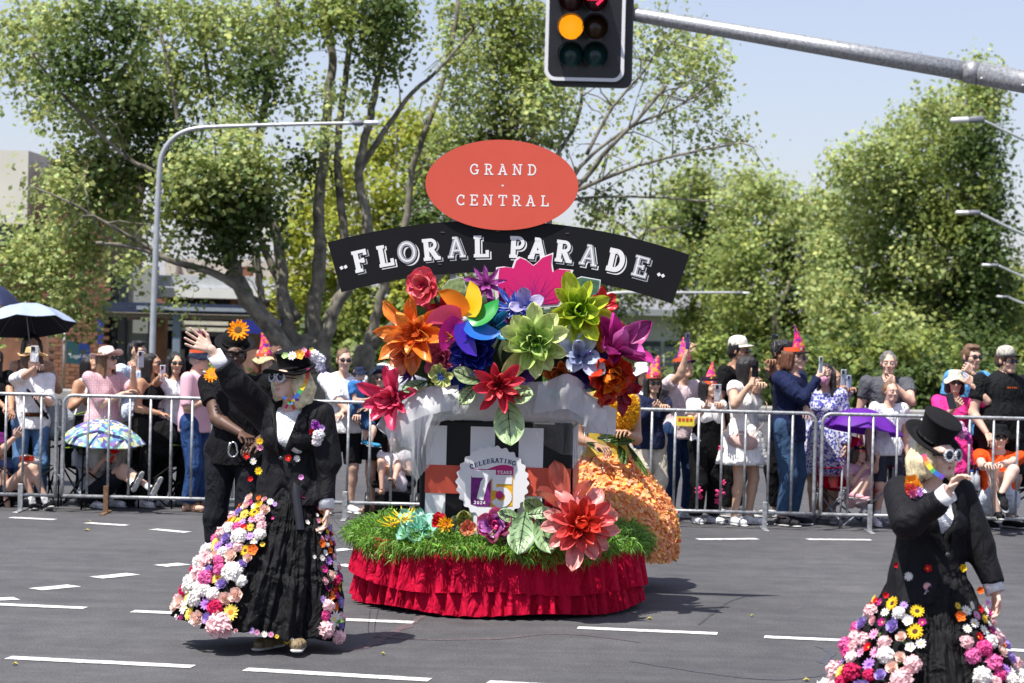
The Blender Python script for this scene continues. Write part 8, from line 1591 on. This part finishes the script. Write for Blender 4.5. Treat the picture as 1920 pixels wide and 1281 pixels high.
hatp = [c for c in J['t'].children if c.name.split('.')[0] == 'hat'][0]
for (x, y, r, sp) in ((548, 668, .032, ('daisy', '#f6f2ee', '#e0c040')), (562, 667, .038, ('five', '#f0b050', '#f0d040')), (576, 665, .032, ('rose', '#e83a88', '#fff')), (588, 668, .036, ('pom', '#f4f0f4', '#fff')), (597, 676, .040, ('pom', '#f0eef6', '#fff')), (598, 688, .036, ('pom', '#ece8f8', '#fff')), (604, 695, .026, ('daisy', '#a890e0', '#6a50b0')), (536, 668, .026, ('five', '#b8d890', '#f0f0a0')), (584, 658, .02, ('five', '#d8e060', '#d8e060')), (570, 658, .02, ('five', '#f4c0d0', '#d04080'))):
    fl_at(hatp, P(x, y, WD - .085 + (x - 570) * .0012), (.1 + (x - 570) / 60, -1, .5), r, sp, rnd)
for (x, y, r, sp) in ((487, 827, .024, ('daisy', '#f0c828', '#c86810')), (488, 839, .023, ('daisy', '#f0a8c8', '#d04080')), (463, 855, .022, ('five', '#d8202c', '#f0c020')), (475, 865, .023, ('daisy', '#f6f2f0', '#f0d040')), (485, 883, .026, ('daisy', '#f4d428', '#c89010')), (541, 859, .024, ('five', '#d8202c', '#f0c020')), (557, 860, .022, ('daisy', '#f6f2f0', '#f0f0c0')), (565, 895, .021, ('five', '#e0a0d8', '#c040a0')), (470, 898, .02, ('five', '#d8202c', '#901020')),
    (592, 797, .034, ('rose', '#b050c0', '#fff')), (604, 803, .024, ('five', '#c8a0e0', '#9a40b0')), (585, 810, .022, ('rose', '#d02848', '#fff')), (598, 817, .038, ('pom', '#f4f2f4', '#fff')), (594, 829, .030, ('pom', '#f6eef0', '#fff')), (589, 792, .02, ('five', '#f4f0ee', '#f0d040'))):
    p = front_hit(J, x, y); fl_at(J['t'], p, (-.1, -1, .15), r, sp, rnd)
# skirt
wc = J['at'](0, 0, .60, .1); gp = P(484, 1185, WD)
zf = lambda a: .075 + .11 * max(0, -math.cos(a)) ** 1.2 + .05 * max(0, -math.sin(a)) ** 6 + .012 * math.sin(7 * a) + .006 * math.sin(23 * a)
sk_, S_f = gown(J, wc, (.125, .10), (gp.x, WD, 0), (.47, .36), zf, 4, tiers=(.30, .62), bulge=.06, hpow=1.2)
scatter(sk_, S_f, [(163, 253, .16, .97, 190, lambda v: .019 + .050 * v ** .8, lambda v: 1.0), (322, 352, .20, .99, 52, lambda v: .014 + .042 * v ** 1.4, lambda v: 1.0), (165, 185, .3, .98, 20, lambda v: .02 + .03 * v, lambda v: 1.0), (256, 320, .12, .5, 6, lambda v: .016, lambda v: 1.0), (190, 300, .995, 1.0, 12, lambda v: .02, lambda v: 1.0)], 8, pack=.66)
mb = MB(); W = [surf(S_f, math.radians(a), v)[0] + surf(S_f, math.radians(a), v)[1] * .025 for a, v in ((285, .02), (287, .12), (292, .22), (296, .33))]
V = []; [V.extend([p - V3(.022, 0, 0), p + V3(-.008, -.012, 0), p + V3(.018, -.004, 0), p + V3(.026, 0, 0)]) for i, p in enumerate(smoothpath(W, 6))]; F = [(4 * i + j, 4 * i + j + 1, 4 * i + j + 5, 4 * i + j + 4) for i in range(len(V) // 4 - 1) for j in range(3)]; part('satin_sash', (V, F), satin, J['t'])
# glove-like white tag in hand and thin cord to the float
for k, (a, b) in enumerate(((P(618, 985, WD - .1), P(657, 1030, 15.9)), (P(622, 970, WD - .1), P(664, 1004, 15.9)))):
    mb = MB(); mb.tube([a, a.lerp(b, .5) - V3(0, 0, .03), b], .0022, 5); o = link('cord', newmesh('cord', mb.V, mb.F, mat('cord_white', (.6, .6, .6), .6), True)); tag(o, ['lower thin pale cord running from the performer hand to the float', 'upper thin pale cord running from the performer hand to the float'][k], 'cord')
# ------------------------------------------------------------------ man in black with the bowler hat
MD = 17.2
J = person('man in black t shirt and bowler hat with sunflower standing behind the waving performer', 441, 634, MD, yaw=-18, skin='dark', hair='black', hstyle='short', top=('#131316', 'short'), bottom=('#1b1c22', 'long'), shoe='#222', hr=(452, 812, -.2), poser='grip', pr=(-1, .3, -.6), hl=(480, 830, -.2), hyaw=10, hpitch=0, hi=True, w=1.25, group='parade performers', hat=('bowler', '#111', blackhat, '#0c0c0e', ('tilt', 24)))
hatp = [c for c in J['t'].children if c.name.split('.')[0] == 'hat'][0]
fl_at(hatp, P(447, 620, MD - .15), (0, -1, .35), .082, ('sun', '#f29a18', '#5a3a10'), rnd); fl_at(J['t'], P(400, 704, MD - .12), (-.3, -1, .9), .07, ('sun', '#f29a18', '#c86a10'), rnd)
t = thing('carabiner', 'large steel carabiner hanging from the hand of the man in black', 'carabiner', P(437, 843, MD - .42)); c = P(437, 843, MD - .42); mb = MB(); mb.tube([c + V3(.035 * math.cos(a) * (1.0 if math.sin(a) < 0 else .75), 0, .052 * math.sin(a)) for a in [2 * PI * k / 18 for k in range(18)]], .006, 8, closed=True); mb.part('ring', mat('bright_steel', (.55, .56, .58), .25, metal=.9), t, True); mb = MB(); mb.tube([c + V3(-.02, 0, .05), c + V3(-.033, 0, .0)], .008, 8); mb.part('gate', mat('bright_steel', (0, 0, 0)), t, True)
# ------------------------------------------------------------------ performer at the right
RD = 11.3
J = person('performer in tall black top hat and jacket with flower skirt at the lower right', 1758, 814, RD, yaw=20, skin='pale', hair='blonde', hstyle='bald', top=('#e8e8ea', 'none'), bottom=('#101012', 'none'), shoe='#222', hr=P(1777, 926, RD - .34), pr=Vector((-.7, -.2, -1)), poser=('relaxed', (.42, -.2, .85), (.75, -.5, -.3)), hl=P(1874, 1132, RD - .02), posel=('relaxed', (.15, -.1, -1), (-1, -.3, 0)), hyaw=38, hpitch=2, fem=True, hi=True, w=1.08, group='performers in black tailcoats and flower skirts', hat=('tophat', '#111', blackhat, '#0c0c0e', ('tilt', 34)), lip=(.62, .12, .12))
costume(J, .835, .63, .47, .475, .158, .105); goggles(J, (.35, .4, .38)); bob_hair(J, 1, -.10)
ribbon3(J, [P(1732, 852, RD - .1), P(1738, 868, RD - .12), P(1752, 885, RD - .14), P(1770, 896, RD - .16)], .022, RB7)
for (x, y, r, sp) in ((1708, 905, .045, ('five', '#f4a030', '#f0c040')), (1716, 913, .036, ('rose', '#f4b848', '#fff')), (1706, 918, .034, ('rose', '#e8605a', '#fff')), (1722, 922, .028, ('daisy', '#b070c0', '#d0a0e0')), (1711, 926, .024, ('rose', '#d870a0', '#fff')),
    (1739, 1066, .022, ('five', '#d8202c', '#f0c020')), (1703, 1081, .024, ('daisy', '#f6f2f0', '#f0f0d0')), (1738, 1100, .022, ('daisy', '#f0b8d0', '#f0d040')), (1739, 1116, .022, ('daisy', '#f6f2f0', '#f0d040')), (1805, 1065, .022, ('five', '#f0c820', '#d08010')), (1837, 1107, .022, ('five', '#e87020', '#c04010')), (1670, 1122, .02, ('five', '#d8202c', '#901020')), (1680, 1060, .016, ('five', '#c01828', '#901020')), (1660, 1116, .018, ('five', '#d8202c', '#901020')), (1852, 1130, .018, ('daisy', '#e0b0e0', '#c060c0'))):
    p = front_hit(J, x, y); fl_at(J['t'], p, (.1, -1, .15), r, sp, rnd)
hatp = [c for c in J['t'].children if c.name.split('.')[0] == 'hat'][0]
for (x, y, r, sp) in ((1800, 812, .034, ('pom', '#e8a8d8', '#fff')), (1810, 818, .03, ('rose', '#c850b8', '#fff')), (1797, 800, .026, ('pom', '#f0d8ec', '#fff')), (1815, 828, .02, ('five', '#b040a0', '#f0d040'))): fl_at(hatp, P(x, y, RD + .02), (.6, -1, .3), r, sp, rnd)
wc = J['at'](0, 0, .60, .1); gp = P(1742, 1395, RD)
zf = lambda a: .05 + .01 * math.sin(5 * a)
sk2_, S_g = gown(J, wc, (.15, .12), (gp.x, RD, 0), (.53, .46), zf, 14, tiers=(.35, .7), bulge=.03, hpow=1.25)
scatter(sk2_, S_g, [(165, 256, .23, 1.0, 130, lambda v: .017 + .050 * v ** .9, lambda v: 1.0), (291, 355, .23, 1.0, 95, lambda v: .015 + .045 * v, lambda v: 1.0)], 18, pack=.8)
# ------------------------------------------------------------------ performer in the orange petal dress behind the float
OD = 17.75
J = person('performer in orange petal crinoline with yellow floral ruff behind the right side of the float', 1150, 668, OD, yaw=15, skin='tan', hair='auburn', hstyle='short', top=('#d8a818', 'none'), bottom=('#d87020', 'none'), shoe='#8a5a30', hl=(1172, 812, -.2), hr=(1120, 835, -.2), fem=True, group='parade performers')
bod = sdf(J['torso'](.014), .012, folds(5, .006, 20), clips=[((0, 0, float(J['at'](0, 0, .56, .1).z)), (0, 0, -1))]); part('bodice', bod, mat('bodice_yellow', (.55, .42, .05), .7, var=.2), J['t'])
oc_ = J['at'](0, 0, .58, .1); gz = P(1153, 1035, OD).z
org_m = mat('orange_petals', (.8, .3, .1), .7, var=0, vc=True, trans=.2); base_m = cloth('#f09048')
zf = lambda a: .24 + .01 * math.sin(3 * a)
dr_, S_o = gown(J, oc_, (.13, .11), (J['base'].x + .02, OD, 0), (.47, .47), zf, 24, tiers=(), bulge=.135, m=base_m, amp=.004, NT=96, NZ=24)
rs = np.random.RandomState(6); Vp = []; Cp = []; N = 7500
for k in range(N):
    v = rs.rand() ** .7; a = rs.rand() * 2 * PI
    if k > 6800: v = 1.0
    p, n = surf(S_o, a, v); r = rs.uniform(.014, .024); t1 = n.orthogonal().normalized(); t1 = Matrix.Rotation(rs.rand() * 6.28, 3, n) @ t1; t2 = n.cross(t1); b = p + n * rs.uniform(.002, .016); tl = rs.uniform(-.7, .7); up_ = n * math.sin(tl) + t1 * math.cos(tl)
    q = [b - t2 * r * .5, b + t2 * r * .5, b + t2 * r * .7 + up_ * r + n * rs.uniform(0, .012), b + up_ * r * 1.5 + n * rs.uniform(-.006, .012), b - t2 * r * .7 + up_ * r + n * rs.uniform(0, .012)]
    Vp += q; c = np.array((1.0, .47, .17)) * rs.uniform(.82, 1.12); c = c * (1, rs.uniform(.8, 1.35), rs.uniform(.6, 1.9)); Cp += [c] * 5
Fp = (np.array([(0, 1, 2), (0, 2, 3), (0, 3, 4)])[None] + (np.arange(N) * 5)[:, None, None]).reshape(-1, 3); part('petal_cover', (np.array(Vp), Fp), org_m, J['t'], False, kind='stuff', vcol=np.clip(np.array(Cp), 0, 1))
ruff = mat('yellow_ruff', (.86, .52, .03), .65, var=.2, scale=30, trans=.2); Vp = []; N = 900; rs = np.random.RandomState(8)
for k in range(N):
    c = P(1166, 768, OD - .08); q = Vector(rs.randn(3)).normalized(); p = c + V3(q.x * .105, q.y * .11, q.z * .15); t1 = q.orthogonal().normalized(); t1 = Matrix.Rotation(rs.rand() * 6.28, 3, q) @ t1; r = .02; d_ = (q + t1 * .6).normalized(); Vp += [p - t1.cross(q) * r * .4, p + t1.cross(q) * r * .4, p + d_ * r * 1.6 + t1.cross(q) * r * .3, p + d_ * r * 1.7 - t1.cross(q) * r * .3]
core_r = sdf([ell(P(1166, 768, OD - .08), (.10, .105, .145))], .015); rf = part('floral_ruff', core_r, ruff, J['t'])
Fp = (np.arange(N * 4).reshape(-1, 4)); o = link('ruff_petals', newmesh('ruff_petals', np.array(Vp) - org(J['t']), Fp, ruff, True), rf); o['kind'] = 'stuff'
for (p0, L, W, dv) in (((1120, 822, OD - .2), .22, .08, (1, -.1, .1)), ((1190, 826, OD - .2), .2, .07, (-1, -.2, -.1)), ((1160, 835, OD - .22), .16, .08, (.3, -.2, -.8)), ((1175, 832, OD - .2), .30, .05, (.62, -.2, -.95)), ((1100, 830, OD - .2), .18, .07, (.8, -.1, -.3))):
    bigleaf('green sepal leaf at the waist of the orange dress', p0, L, W, dv, (0, -1, .2), '#4a6a18', '#9ab050' if L > .3 else '#5a7a20', parent=J['t'], vein='#2a3a10')
